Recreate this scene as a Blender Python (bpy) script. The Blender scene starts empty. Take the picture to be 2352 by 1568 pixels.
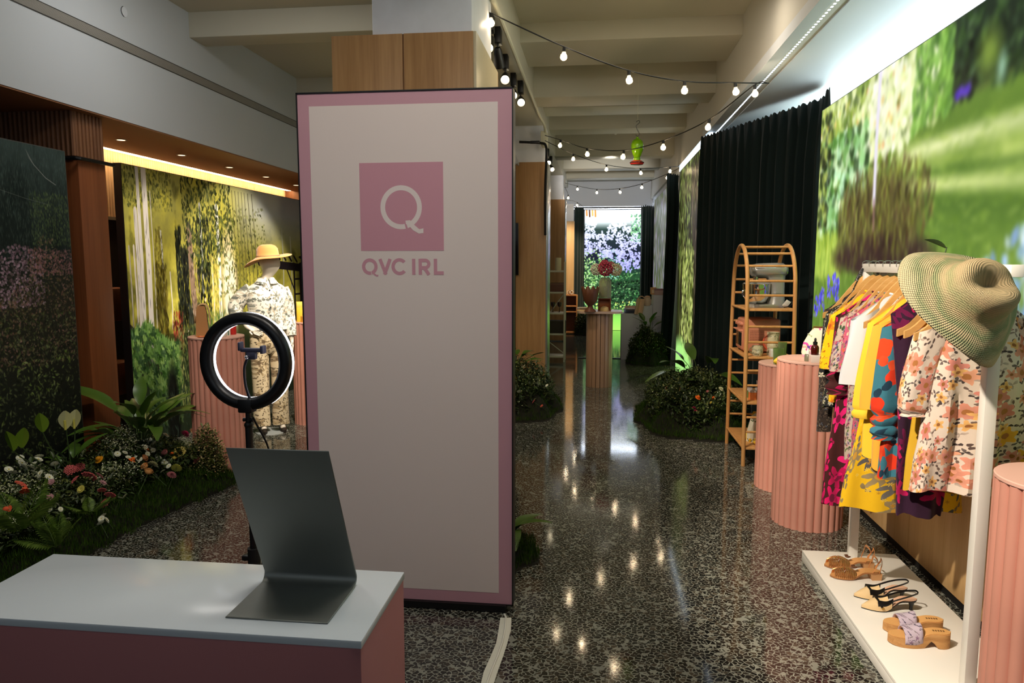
import bpy, bmesh, math, random
import numpy as np
from mathutils import Vector, Matrix, Euler, noise
random.seed(7); rng = np.random.default_rng(7)
sc = bpy.context.scene
COL = sc.collection
PI = math.pi

# ------------------------------------------------------------------ camera
W, H, F, EYE = 2352, 1568, 1641.0, 1.65
_p = math.atan(182 / F); _y = math.atan(196 / F * math.cos(_p))
FWD = Vector((-math.sin(_y) * math.cos(_p), math.cos(_y) * math.cos(_p), -math.sin(_p)))
RGT = Vector((math.cos(_y), math.sin(_y), 0)); UPV = RGT.cross(FWD)
CAM = Vector((0, 0, EYE))
cd = bpy.data.cameras.new('camera'); cam = bpy.data.objects.new('camera', cd); COL.objects.link(cam)
cd.sensor_fit = 'HORIZONTAL'; cd.sensor_width = 36; cd.lens = F / W * 36; cd.clip_start = .02; cd.clip_end = 100
m = Matrix((RGT, UPV, -FWD)).transposed().to_4x4(); m.translation = CAM
cam.matrix_world = m
sc.camera = cam

# ------------------------------------------------------------------ world, lights, exposure
sc.view_settings.view_transform = 'Standard'; sc.view_settings.look = 'None'
sc.view_settings.exposure = 0.0; sc.view_settings.gamma = 1.0
sc.view_settings.use_curve_mapping = False
sc.cycles.sample_clamp_indirect = 4.0
sc.cycles.sample_clamp_direct = 0.0
sc.cycles.max_bounces = 8; sc.cycles.diffuse_bounces = 4
wd = bpy.data.worlds.new('world'); sc.world = wd; wd.use_nodes = True
wd.node_tree.nodes['Background'].inputs[0].default_value = (.50, .60, .74, 1)
wd.node_tree.nodes['Background'].inputs[1].default_value = .07

def srgb(c):
    return tuple(((v / 255) / 12.92 if v / 255 <= .04045 else ((v / 255 + .055) / 1.055) ** 2.4) for v in c)

def light(kind, name, loc, target, energy, col, size=.1, spot=40, blend=.6, sizey=None):
    d = bpy.data.lights.new(name, kind); d.energy = energy; d.color = col
    if kind == 'SPOT': d.spot_size = math.radians(spot); d.spot_blend = blend; d.shadow_soft_size = size
    elif kind == 'AREA':
        d.size = size
        if sizey: d.shape = 'RECTANGLE'; d.size_y = sizey
    else: d.shadow_soft_size = size
    o = bpy.data.objects.new(name, d); COL.objects.link(o); o.location = loc
    o.rotation_euler = (Vector(target) - Vector(loc)).to_track_quat('-Z', 'Y').to_euler()
    return o
WARM = (1, .80, .56); WARM2 = (1, .87, .70); COOL = (.82, .92, 1)
# track spots, ceiling lamps and two added fills (the visible lamp bodies are built further down)
light('SPOT', 'rack_spot', (-.95, 1.3, 3.35), (1.42, 3.2, .95), 760, WARM2, .04, 42, .35)
light('SPOT', 'shelf_spot', (-.75, 3.4, 3.35), (1.38, 5.6, .95), 420, WARM2, .04, 34, .5)
light('SPOT', 'mannequin_spot', (-1.75, 4.5, 3.7), (-3.05, 6.6, 1.25), 520, WARM2, .05, 36, .5)
light('SPOT', 'mural_spot', (-1.45, 6.9, 3.15), (-3.92, 7.5, 1.02), 330, WARM2, .06, 53, .3)
light('SPOT', 'mural_spot', (-1.75, 4.9, 3.1), (-3.92, 6.3, 1.1), 190, WARM2, .06, 44, .4)
light('SPOT', 'plinth_spot', (-1.6, 3.2, 3.7), (-2.85, 5.2, .85), 160, WARM2, .05, 20, .6)
light('SPOT', 'table_spot', (-.8, 8.0, 3.35), (.0, 9.5, .9), 70, WARM, .05, 30, .6)
light('SPOT', 'step_spot', (-.8, 9.6, 3.35), (.8, 12.2, .95), 800, WARM2, .05, 26, .6)
light('SPOT', 'far_column_spot', (-.2, 15.2, 3.3), (-.8, 17, 1.3), 300, WARM, .05, 50, .6)
light('SPOT', 'bed_spot', (-.95, 5.6, 3.35), (.9, 7.5, .1), 110, WARM, .05, 44, .6)
light('SPOT', 'left_bed_spot', (-1.7, 2.2, 3.7), (-3.0, 4.4, .2), 80, WARM2, .05, 40, .7)
light('SPOT', 'corridor_spot', (-.85, 6.4, 3.35), (-1.0, 8.2, .5), 90, WARM, .05, 50, .6)
light('SPOT', 'header_fill', (.2, 12.2, 3.3), (.1, 17.4, 3.3), 190, (1, .97, .96), .1, 46, .7)  # added fill that brightens the far header wall, not a known fixture
light('AREA', 'ceiling_lamp', (-.75, 1.55, 3.75), (-.85, 3.0, .8), 86, (1, .93, .84), 1.6, sizey=.8)
light('AREA', 'cool_wall_fill', (-1.2, -2.6, 3.0), (-3.0, 6, 3.4), 14, COOL, 4.0, sizey=1.4)  # added unseen fill behind the camera, cools the left wall
light('AREA', 'corridor_lamp', (.4, 5.2, 3.5), (.4, 6.0, 0), 14, WARM2, 1.2, sizey=.3)
light('AREA', 'left_bay_lamp', (-2.4, 4.6, 3.74), (-2.7, 5.2, 0), 16, (1, .96, .9), 1.0, sizey=.4)

# ------------------------------------------------------------------ pixel helpers (design time: where a ray of the photo meets a plane)
def ray(x, y): return (FWD * F + RGT * (x - W / 2) + UPV * (H / 2 - y))
def atx(x, y, X): d = ray(x, y); return CAM + d * (X / d.x)
def aty(x, y, Y): d = ray(x, y); return CAM + d * (Y / d.y)
def atz(x, y, Z): d = ray(x, y); return CAM + d * ((Z - EYE) / d.z)
def atplane(x, y, p, n): d = ray(x, y); n = Vector(n); return CAM + d * ((Vector(p) - CAM).dot(n) / d.dot(n))

# ------------------------------------------------------------------ materials
class NT:
    def __init__(s, name):
        s.m = bpy.data.materials.new(name); s.m.use_nodes = True; s.t = s.m.node_tree
        s.b = s.t.nodes['Principled BSDF']; s.out = s.t.nodes['Material Output']
    def n(s, typ, **kw):
        nd = s.t.nodes.new(typ)
        for k, v in kw.items(): setattr(nd, k, v)
        return nd
    def l(s, a, b): s.t.links.new(a, b)
    def setv(s, sock, v):
        if hasattr(v, 'links') or isinstance(v, bpy.types.NodeSocket): s.l(v, sock)
        else: sock.default_value = v
    def math(s, op, a, b=0.0, c=None, clamp=False):
        nd = s.n('ShaderNodeMath', operation=op, use_clamp=clamp)
        s.setv(nd.inputs[0], a); s.setv(nd.inputs[1], b)
        if c is not None: s.setv(nd.inputs[2], c)
        return nd.outputs[0]
    def vmath(s, op, a, b=(0, 0, 0)):
        nd = s.n('ShaderNodeVectorMath', operation=op); s.setv(nd.inputs[0], a); s.setv(nd.inputs[1], b)
        return nd.outputs['Value'] if op in ('LENGTH', 'DOT_PRODUCT') else nd.outputs[0]
    def mix(s, f, a, b):
        nd = s.n('ShaderNodeMix', data_type='RGBA'); s.setv(nd.inputs[0], f)
        for sk, v in ((nd.inputs[6], a), (nd.inputs[7], b)):
            if isinstance(v, tuple): sk.default_value = (*srgb(v), 1)
            else: s.l(v, sk)
        return nd.outputs[2]
    def ramp(s, f, stops, const=False):
        nd = s.n('ShaderNodeValToRGB'); e = nd.color_ramp
        if const: e.interpolation = 'CONSTANT'
        while len(e.elements) < len(stops): e.elements.new(.5)
        for el, (p, c) in zip(e.elements, stops): el.position = p; el.color = (*srgb(c), 1)
        s.setv(nd.inputs[0], f); return nd.outputs[0]
    def obj(s): return s.n('ShaderNodeTexCoord').outputs['Object']
    def map(s, v, scale=(1, 1, 1), rot=(0, 0, 0), loc=(0, 0, 0)):
        nd = s.n('ShaderNodeMapping'); s.l(v, nd.inputs[0]); nd.inputs['Scale'].default_value = scale
        nd.inputs['Rotation'].default_value = rot; nd.inputs['Location'].default_value = loc; return nd.outputs[0]
    def noise(s, v, scale=5, detail=3, rough=.5, dist=0):
        nd = s.n('ShaderNodeTexNoise'); s.l(v, nd.inputs['Vector']); nd.inputs['Scale'].default_value = scale
        nd.inputs['Detail'].default_value = detail; nd.inputs['Roughness'].default_value = rough; nd.inputs['Distortion'].default_value = dist
        return nd.outputs[0]
    def bump(s, h, strength=.3, dist=.01):
        nd = s.n('ShaderNodeBump'); s.setv(nd.inputs['Height'], h); nd.inputs['Strength'].default_value = strength
        nd.inputs['Distance'].default_value = dist; s.l(nd.outputs[0], s.b.inputs['Normal'])
    def col(s, c):
        if isinstance(c, tuple): s.b.inputs['Base Color'].default_value = (*srgb(c), 1)
        else: s.l(c, s.b.inputs['Base Color'])

MATS = {}
def M(name, col=(200, 200, 200), rough=.5, metal=0., spec=.5, var=0., vscale=6, bump=0., bscale=60, emit=0., trans=0., ior=1.45, alpha=1., sheen=0., coat=0.):
    if name in MATS: return MATS[name]
    t = NT(name); b = t.b
    b.inputs['Roughness'].default_value = rough; b.inputs['Metallic'].default_value = metal
    b.inputs['Specular IOR Level'].default_value = spec
    b.inputs['IOR'].default_value = ior; b.inputs['Transmission Weight'].default_value = trans
    b.inputs['Sheen Weight'].default_value = sheen; b.inputs['Coat Weight'].default_value = coat
    if var:
        o = t.obj(); f = t.noise(o, vscale, 4)
        c2 = tuple(max(0, min(255, v * (1 - var))) for v in col); c1 = tuple(min(255, v * (1 + var * .6)) for v in col)
        t.col(t.ramp(f, [(.3, c2), (.7, c1)]))
    else: t.col(col)
    if bump: t.bump(t.noise(t.obj(), bscale, 3), bump, .01)
    if emit:
        b.inputs['Emission Color'].default_value = (*srgb(col), 1); b.inputs['Emission Strength'].default_value = emit
    MATS[name] = t.m; return t.m

def wood(name, c1, c2, axis='z', scale=14, stretch=.05, rough=.45, spec=.4):
    if name in MATS: return MATS[name]
    t = NT(name); o = t.obj(); rd = t.n('ShaderNodeObjectInfo').outputs['Random']
    off = t.n('ShaderNodeCombineXYZ'); t.l(t.math('MULTIPLY', rd, 31.), off.inputs[0]); t.l(t.math('MULTIPLY', rd, 17.), off.inputs[1])
    v = t.vmath('ADD', o, off.outputs[0])
    st = {'x': (stretch, 1, 1), 'y': (1, stretch, 1), 'z': (1, 1, stretch)}[axis]
    v = t.map(v, st)
    f = t.noise(v, scale, 5, .6, .4); g = t.noise(v, scale * 7, 2)
    f = t.math('ADD', t.math('MULTIPLY', f, .72), t.math('MULTIPLY', g, .28))
    t.col(t.ramp(f, [(.36, c1), (.64, c2)])); t.b.inputs['Roughness'].default_value = rough
    t.b.inputs['Specular IOR Level'].default_value = spec
    t.bump(f, .12, .004); MATS[name] = t.m; return t.m

def leafmat(name, cols, rough=.45, spec=.4, trans=0.):
    """colours vary from leaf to leaf (random per mesh island)"""
    if name in MATS: return MATS[name]
    t = NT(name); r = t.n('ShaderNodeNewGeometry').outputs['Random Per Island']
    k = len(cols) - 1
    t.col(t.ramp(r, [(i / k, c) for i, c in enumerate(cols)])); t.b.inputs['Roughness'].default_value = rough
    t.b.inputs['Specular IOR Level'].default_value = spec
    MATS[name] = t.m; return t.m

def emis(name, col, strength):
    if name in MATS: return MATS[name]
    t = NT(name); e = t.n('ShaderNodeEmission'); e.inputs[0].default_value = (*srgb(col), 1); e.inputs[1].default_value = strength
    t.l(e.outputs[0], t.out.inputs[0]); MATS[name] = t.m; return t.m

def thin(name, col, clear=.75, rough=.05):
    """thin clear or tinted glass wall"""
    if name in MATS: return MATS[name]
    t = NT(name); tr = t.n('ShaderNodeBsdfTransparent'); tr.inputs[0].default_value = (*srgb(col), 1); mx = t.n('ShaderNodeMixShader')
    lw = t.n('ShaderNodeLayerWeight'); lw.inputs[0].default_value = .25
    t.l(t.math('SUBTRACT', clear, t.math('MULTIPLY', lw.outputs['Facing'], clear * .7)), mx.inputs[0])
    t.col(col); t.b.inputs['Roughness'].default_value = rough; t.b.inputs['Specular IOR Level'].default_value = .8
    t.l(t.b.outputs[0], mx.inputs[1]); t.l(tr.outputs[0], mx.inputs[2]); t.l(mx.outputs[0], t.out.inputs[0]); MATS[name] = t.m; return t.m

def cells(t, v2, scale, randomness=.9, feature='F1'):
    vo = t.n('ShaderNodeTexVoronoi', voronoi_dimensions='2D', feature=feature)
    vv = t.map(v2, (scale, scale, scale)); t.l(vv, vo.inputs['Vector']); vo.inputs['Scale'].default_value = 1
    vo.inputs['Randomness'].default_value = randomness
    return vv, vo

def flower_layer(t, v2, scale, petals, size, depth=.3, prob=1.0, sharp=1., randomness=.8, elong=1.):
    """mask, core mask, per-flower random value of printed flowers (or leaves: petals=2)"""
    vv, vo = cells(t, v2, scale, randomness)
    d = t.vmath('SUBTRACT', vv, vo.outputs['Position'])
    sx = t.n('ShaderNodeSeparateXYZ'); t.l(d, sx.inputs[0])
    sc_ = t.n('ShaderNodeSeparateColor'); t.l(vo.outputs['Color'], sc_.inputs[0])
    ang = t.math('ADD', t.math('ARCTAN2', sx.outputs[1], sx.outputs[0]), t.math('MULTIPLY', sc_.outputs[0], 6.283))
    r = vo.outputs['Distance']
    c = t.math('COSINE', t.math('MULTIPLY', ang, float(petals)))
    if sharp != 1.: c = t.math('SUBTRACT', t.math('MULTIPLY', t.math('POWER', t.math('ABSOLUTE', t.math('COSINE', t.math('MULTIPLY', ang, petals / 2.))), sharp), 2.), 1.)
    R = t.math('MULTIPLY', t.math('ADD', t.math('MULTIPLY', c, depth), 1 - depth), size)
    mask = t.math('LESS_THAN', r, R)
    if prob < 1: mask = t.math('MULTIPLY', mask, t.math('LESS_THAN', sc_.outputs[1], prob))
    core = t.math('MULTIPLY', mask, t.math('LESS_THAN', r, size * .28))
    return mask, core, sc_.outputs[2], t.math('DIVIDE', r, size)

def print_mat(name, base, layers, rough=.8, src='obj'):
    """printed cloth; layers: (scale, petals, size, depth, prob, sharp, petal colours, core colour)"""
    if name in MATS: return MATS[name]
    t = NT(name); o = t.obj(); s = t.n('ShaderNodeSeparateXYZ'); t.l(o, s.inputs[0])
    cb = t.n('ShaderNodeCombineXYZ')
    a = t.math('ADD', s.outputs[0], t.math('MULTIPLY', s.outputs[1], .7))
    t.l(a, cb.inputs[0]); t.l(s.outputs[2], cb.inputs[1]); v = cb.outputs[0]
    nz = t.n('ShaderNodeTexNoise'); t.l(o, nz.inputs[0]); nz.inputs['Scale'].default_value = 25; nz.inputs['Detail'].default_value = 2
    wob = t.vmath('SCALE', t.vmath('SUBTRACT', nz.outputs['Color'], (.5, .5, .5)))
    wob.node.inputs['Scale'].default_value = .02
    if src == 'cloth':                       # unfolded cloth coordinates stored on the mesh
        at = t.n('ShaderNodeAttribute'); at.attribute_name = 'cloth'; v = at.outputs['Vector']
    v = t.vmath('ADD', v, wob)
    c = t.mix(0., base, base)
    for k, (scale, pet, size, dep, prob, sharp, pc, cc) in enumerate(layers):
        vk = t.map(v, loc=(k * 3.17, k * 1.71, 0))
        mk, core, rnd, rr = flower_layer(t, vk, scale, pet, size, dep, prob, sharp)
        n = len(pc)
        pcol = t.ramp(rnd, [(i / n, q) for i, q in enumerate(pc)], True) if n > 1 else t.mix(0., pc[0], pc[0])
        if n > 1:
            sh = t.n('ShaderNodeHueSaturation'); t.l(pcol, sh.inputs['Color']); t.l(t.math('ADD', t.math('MULTIPLY', rr, .35), .75), sh.inputs['Value']); pcol = sh.outputs[0]
        c = t.mix(mk, c, pcol)
        if cc: c = t.mix(core, c, cc)
    t.col(c); t.b.inputs['Roughness'].default_value = rough; t.b.inputs['Specular IOR Level'].default_value = .2
    t.b.inputs['Sheen Weight'].default_value = .1
    t.bump(t.noise(o, 60, 3), .25, .004)
    MATS[name] = t.m; return t.m

# ------------------------------------------------------------------ mesh builder
class MB:
    def __init__(s): s.b = bmesh.new()
    def _x(s, vs, mat):
        if mat is not None: bmesh.ops.transform(s.b, matrix=mat, verts=vs)
        return vs
    def box(s, lo, hi, bevel=0., mat=None, seg=2):
        r = bmesh.ops.create_cube(s.b, size=1)['verts']
        c = [(a + b) / 2 for a, b in zip(lo, hi)]; d = [max(abs(b - a), 1e-5) for a, b in zip(lo, hi)]
        for v in r: v.co = Vector((v.co.x * d[0] + c[0], v.co.y * d[1] + c[1], v.co.z * d[2] + c[2]))
        if bevel:
            es = list({e for v in r for e in v.link_edges})
            r2 = bmesh.ops.bevel(s.b, geom=es, offset=min(bevel, min(d) * .49), segments=seg, affect='EDGES', profile=.5)
            r = list({v for v in r2['verts']} | {v for v in r if v.is_valid})
        s._x(r, mat); return s
    def grid(s, rows, close_u=False, cap0=False, cap1=False):
        """loft: rows of equal-length point lists"""
        vr = [[s.b.verts.new(p) for p in row] for row in rows]
        n = len(rows[0])
        for a, b in zip(vr, vr[1:]):
            for i in range(n if close_u else n - 1):
                j = (i + 1) % n
                try: s.b.faces.new((a[i], a[j], b[j], b[i]))
                except ValueError: pass
        if cap0 and n > 2: s.b.faces.new(list(reversed(vr[0])))
        if cap1 and n > 2: s.b.faces.new(vr[-1])
        return s
    def lathe(s, prof, seg=24, o=(0, 0, 0), mat=None, sx=1., sy=1., wob=None):
        rows = []
        for r, z in prof:
            row = []
            for i in range(seg):
                a = 2 * PI * i / seg; k = 1 if wob is None else wob(a, r, z)
                p = Vector((r * k * math.cos(a) * sx, r * k * math.sin(a) * sy, z))
                if mat is not None: p = mat @ p
                row.append(p + Vector(o))
            rows.append(row)
        return s.grid(rows, True, prof[0][0] > 1e-4 and False, False)
    def cyl(s, a, b, r, r2=None, seg=12, caps=True):
        a = Vector(a); b = Vector(b); r2 = r if r2 is None else r2
        z = (b - a).normalized(); x = z.orthogonal().normalized(); y = z.cross(x)
        ring = lambda c, q: [c + x * (q * math.cos(2 * PI * i / seg)) + y * (q * math.sin(2 * PI * i / seg)) for i in range(seg)]
        return s.grid([ring(a, r), ring(b, r2)], True, caps, caps)
    def tube(s, pts, r, seg=8, caps=True, flat=1.):
        pts = [Vector(p) for p in pts]; n = len(pts); rows = []; x = None
        for i, p in enumerate(pts):
            z = (pts[min(i + 1, n - 1)] - pts[max(i - 1, 0)]).normalized()
            if x is None: x = z.orthogonal().normalized()
            x = (x - z * x.dot(z)).normalized(); y = z.cross(x)
            q = r[i] if isinstance(r, (list, tuple)) else r
            rows.append([p + x * (q * math.cos(2 * PI * k / seg)) + y * (q * flat * math.sin(2 * PI * k / seg)) for k in range(seg)])
        return s.grid(rows, True, caps, caps)
    def strip(s, pts, side, w, th=.002):
        """flat band along pts; side: direction across"""
        rows = []
        sd = Vector(side).normalized(); n = len(pts); pts = [Vector(p) for p in pts]
        for i, p in enumerate(pts):
            z = (pts[min(i + 1, n - 1)] - pts[max(i - 1, 0)]).normalized(); nn = z.cross(sd).normalized() * th / 2
            ww = (w[i] if isinstance(w, (list, tuple)) else w) / 2
            rows.append([p + sd * ww + nn, p - sd * ww + nn, p - sd * ww - nn, p + sd * ww - nn])
        return s.grid(rows, True, True, True)
    def ball(s, c, r, sx=1, sy=1, sz=1, u=12, v=8, mat=None):
        rr = bmesh.ops.create_uvsphere(s.b, u_segments=u, v_segments=v, radius=r)['verts']
        for q in rr: q.co = Vector((q.co.x * sx, q.co.y * sy, q.co.z * sz))
        s._x(rr, mat)
        for q in rr: q.co += Vector(c)
        return s
    def prism(s, poly, z0, z1, mat=None):
        """extruded xy polygon"""
        a = [Vector((p[0], p[1], z0)) for p in poly]; b = [Vector((p[0], p[1], z1)) for p in poly]
        if mat is not None: a = [mat @ p for p in a]; b = [mat @ p for p in b]
        return s.grid([a, b], True, True, True)
    def quad(s, *ps): s.b.faces.new([s.b.verts.new(p) for p in ps]); return s
    def mesh(s, name, mat, smooth=True, angle=40):
        me = bpy.data.meshes.new(name)
        bmesh.ops.recalc_face_normals(s.b, faces=s.b.faces[:])
        if smooth:
            lim = math.radians(angle)
            for f in s.b.faces: f.smooth = True
            for e in s.b.edges:
                if len(e.link_faces) == 2 and e.calc_face_angle(0) > lim: e.smooth = False
        s.b.to_mesh(me); s.b.free()
        if mat is not None: me.materials.append(mat)
        return me
    def build(s, name, mat, parent=None, smooth=True, angle=40, loc=None):
        return put(name, s.mesh(name, mat, smooth, angle), parent, loc)

def cloth(me, co):
    a = me.attributes.new('cloth', 'FLOAT_VECTOR', 'POINT'); a.data.foreach_set('vector', np.array(co, np.float32).ravel()); return me
def put(name, me, parent=None, loc=None, rot=None, scale=None):
    o = bpy.data.objects.new(name, me); COL.objects.link(o)
    if parent is not None: o.parent = parent
    if loc is not None: o.location = loc
    if rot is not None: o.rotation_euler = rot
    if scale is not None: o.scale = (scale,) * 3 if isinstance(scale, (int, float)) else scale
    return o
def tag(o, label, cat, group=None, kind=None):
    o['label'] = label
    if cat: o['category'] = cat
    if group: o['group'] = group
    if kind: o['kind'] = kind
    return o
def thing(name, label, cat, loc=(0, 0, 0), rz=0, group=None):
    o = put(name, None, None, loc, (0, 0, rz)); return tag(o, label, cat, group)
def struct(o, label=None):
    o['kind'] = 'structure'
    if label: o['label'] = label
    return o
def stuff(o): o['kind'] = 'stuff'; return o
def dup(root, loc=None, rot=None, label=None, group=None, scale=None):
    r = root.copy(); COL.objects.link(r)
    if loc is not None: r.location = loc
    if rot is not None: r.rotation_euler = rot
    if label: r['label'] = label
    if group: r['group'] = group
    if scale is not None: r.scale = (scale,) * 3
    for ch in list(root.children):
        c = ch.copy(); COL.objects.link(c); c.parent = r
        for g in list(ch.children):
            d = g.copy(); COL.objects.link(d); d.parent = c
    return r

def R3(rx=0, ry=0, rz=0): return Euler((rx, ry, rz)).to_matrix().to_4x4()
def T3(*p): return Matrix.Translation(Vector(p))
def bez(p0, p1, p2, n=8):
    p0, p1, p2 = Vector(p0), Vector(p1), Vector(p2)
    return [p0 * (1 - t) ** 2 + p1 * 2 * t * (1 - t) + p2 * t * t for t in [i / n for i in range(n + 1)]]
def spline(pts, n=6):
    """catmull-rom through pts"""
    P = [Vector(p) for p in pts]; P = [P[0] * 2 - P[1]] + P + [P[-1] * 2 - P[-2]]; out = []
    for i in range(1, len(P) - 2):
        a, b, c, d = P[i - 1:i + 3]
        for k in range(n):
            t = k / n
            out.append(.5 * ((2 * b) + (c - a) * t + (2 * a - 5 * b + 4 * c - d) * t * t + (3 * b - a - 3 * c + d) * t ** 3))
    out.append(P[-2]); return out
# ------------------------------------------------------------------ pictures shown on the screens and printed walls (drawn here in numpy)
class Canvas:
    def __init__(s, w, h, seed=1):
        s.w, s.h = w, h; s.r = np.random.default_rng(seed)
        s.a = np.zeros((h, w, 3), np.float32)
        s.X, s.Y = np.meshgrid((np.arange(w) + .5) / w, (np.arange(h) + .5) / h)     # u right, v up
    def fill(s, c): s.a[:] = np.array(c, np.float32) / 255
    def nz(s, sx, sy, octs=4):
        out = np.zeros((s.h, s.w), np.float32); amp = 1; tot = 0
        for o in range(octs):
            gx, gy = max(2, int(sx * 2 ** o)), max(2, int(sy * 2 ** o))
            g = s.r.random((gy + 1, gx + 1)).astype(np.float32)
            fx = s.X * gx; fy = s.Y * gy; ix = np.minimum(fx.astype(int), gx - 1); iy = np.minimum(fy.astype(int), gy - 1)
            tx = fx - ix; ty = fy - iy; tx = tx * tx * (3 - 2 * tx); ty = ty * ty * (3 - 2 * ty)
            out += amp * ((g[iy, ix] * (1 - tx) + g[iy, ix + 1] * tx) * (1 - ty) + (g[iy + 1, ix] * (1 - tx) + g[iy + 1, ix + 1] * tx) * ty)
            tot += amp; amp *= .55
        return out / tot
    def mixin(s, mask, c):
        c = np.array(c, np.float32) / 255 if not isinstance(c, np.ndarray) else c
        s.a += (c - s.a) * np.clip(mask, 0, 1)[..., None]
    def grad(s, stops):
        """vertical colour gradient by v"""
        v = s.Y.ravel(); cs = np.array([c for _, c in stops], np.float32) / 255; ps = [p for p, _ in stops]
        s.a[:] = np.stack([np.interp(v, ps, cs[:, k]) for k in range(3)], 1).reshape(s.h, s.w, 3)
    def blob(s, u, v, ru, rv, c, soft=.5, alpha=1., rag=0., ragn=12):
        d = np.sqrt(((s.X - u) / ru) ** 2 + ((s.Y - v) / rv) ** 2)
        if rag: d = d + (s.nz(ragn, ragn * s.h / s.w) - .5) * rag
        s.mixin(np.clip((1 - d) / soft, 0, 1) * alpha, c)
    def ell(s, x, y, L, Wd, ang, c, alpha=1., soft=1.2):
        """one stamped leaf or petal; pixel units"""
        R = int(max(L, Wd)) + 2; x0, x1 = max(0, int(x) - R), min(s.w, int(x) + R + 1); y0, y1 = max(0, int(y) - R), min(s.h, int(y) + R + 1)
        if x1 <= x0 or y1 <= y0: return
        yy, xx = np.mgrid[y0:y1, x0:x1]; dx = xx - x; dy = yy - y; ca, sa = math.cos(ang), math.sin(ang)
        p = (dx * ca + dy * sa) / L; q = (-dx * sa + dy * ca) / (Wd * np.clip(1.15 - np.abs(p) ** 1.5, .05, 2))
        m = np.clip((1 - np.sqrt(p * p + q * q)) * min(L, Wd) / soft, 0, 1) * alpha
        s.a[y0:y1, x0:x1] += (np.array(c, np.float32) / 255 - s.a[y0:y1, x0:x1]) * m[..., None]
    def leaves(s, n, reg, L, Wd, ang, cols, alpha=.9, where=None, jit=14):
        r = s.r
        for _ in range(n):
            u = r.uniform(reg[0], reg[2]); v = r.uniform(reg[1], reg[3])
            if where is not None and not where(u, v): continue
            c = np.array(cols[r.integers(len(cols))]) + r.normal(0, jit)
            k = r.uniform(.6, 1.3)
            s.ell(u * s.w, v * s.h, L * k, Wd * k, r.uniform(*ang), np.clip(c, 0, 255), alpha * r.uniform(.6, 1))
    def line(s, pts, wd, c, alpha=1.):
        for (u0, v0), (u1, v1) in zip(pts, pts[1:]):
            x0, y0, x1, y1 = u0 * s.w, v0 * s.h, u1 * s.w, v1 * s.h; L = math.hypot(x1 - x0, y1 - y0) / 2 + wd
            bx0, bx1 = max(0, int(min(x0, x1) - wd - 1)), min(s.w, int(max(x0, x1) + wd + 2)); by0, by1 = max(0, int(min(y0, y1) - wd - 1)), min(s.h, int(max(y0, y1) + wd + 2))
            if bx1 <= bx0 or by1 <= by0: continue
            yy, xx = np.mgrid[by0:by1, bx0:bx1]; vx, vy = x1 - x0, y1 - y0; q = max(vx * vx + vy * vy, 1e-6)
            t = np.clip(((xx - x0) * vx + (yy - y0) * vy) / q, 0, 1); d = np.hypot(xx - x0 - t * vx, yy - y0 - t * vy)
            m = np.clip(wd / 2 - d + .5, 0, 1) * alpha
            s.a[by0:by1, bx0:bx1] += (np.array(c, np.float32) / 255 - s.a[by0:by1, bx0:bx1]) * m[..., None]
    def blur(s, k):
        for ax in (0, 1):
            p = np.pad(s.a, [(k, k) if i == ax else (0, 0) for i in range(3)], mode='edge'); c = np.cumsum(p, ax)
            z = np.zeros_like(np.take(c, [0], ax)); c = np.concatenate([z, c], ax)
            n = s.a.shape[ax]; s.a = (np.take(c, range(2 * k + 1, n + 2 * k + 1), ax) - np.take(c, range(0, n), ax)) / (2 * k + 1)
    def image(s, name):
        im = bpy.data.images.new(name, s.w, s.h, alpha=False)
        px = np.ones((s.h, s.w, 4), np.float32); px[..., :3] = np.clip(s.a, 0, 1)
        im.pixels.foreach_set(px.ravel()); im.update(); return im

def screen_mat(name, im, glow, rough=.4, base=0.):
    """a screen gives off its picture; a printed wall (glow 0) only reflects it"""
    t = NT(name); tx = t.n('ShaderNodeTexImage'); tx.image = im; tx.extension = 'EXTEND'
    t.l(t.n('ShaderNodeTexCoord').outputs['UV'], tx.inputs[0]); t.b.inputs['Roughness'].default_value = rough
    if glow:
        t.l(tx.outputs[0], t.b.inputs['Emission Color']); t.b.inputs['Emission Strength'].default_value = glow
        t.b.inputs['Base Color'].default_value = (.01, .01, .01, 1); t.b.inputs['Specular IOR Level'].default_value = .03
    else: t.l(tx.outputs[0], t.b.inputs['Base Color']); t.b.inputs['Specular IOR Level'].default_value = .15
    return t.m

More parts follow.
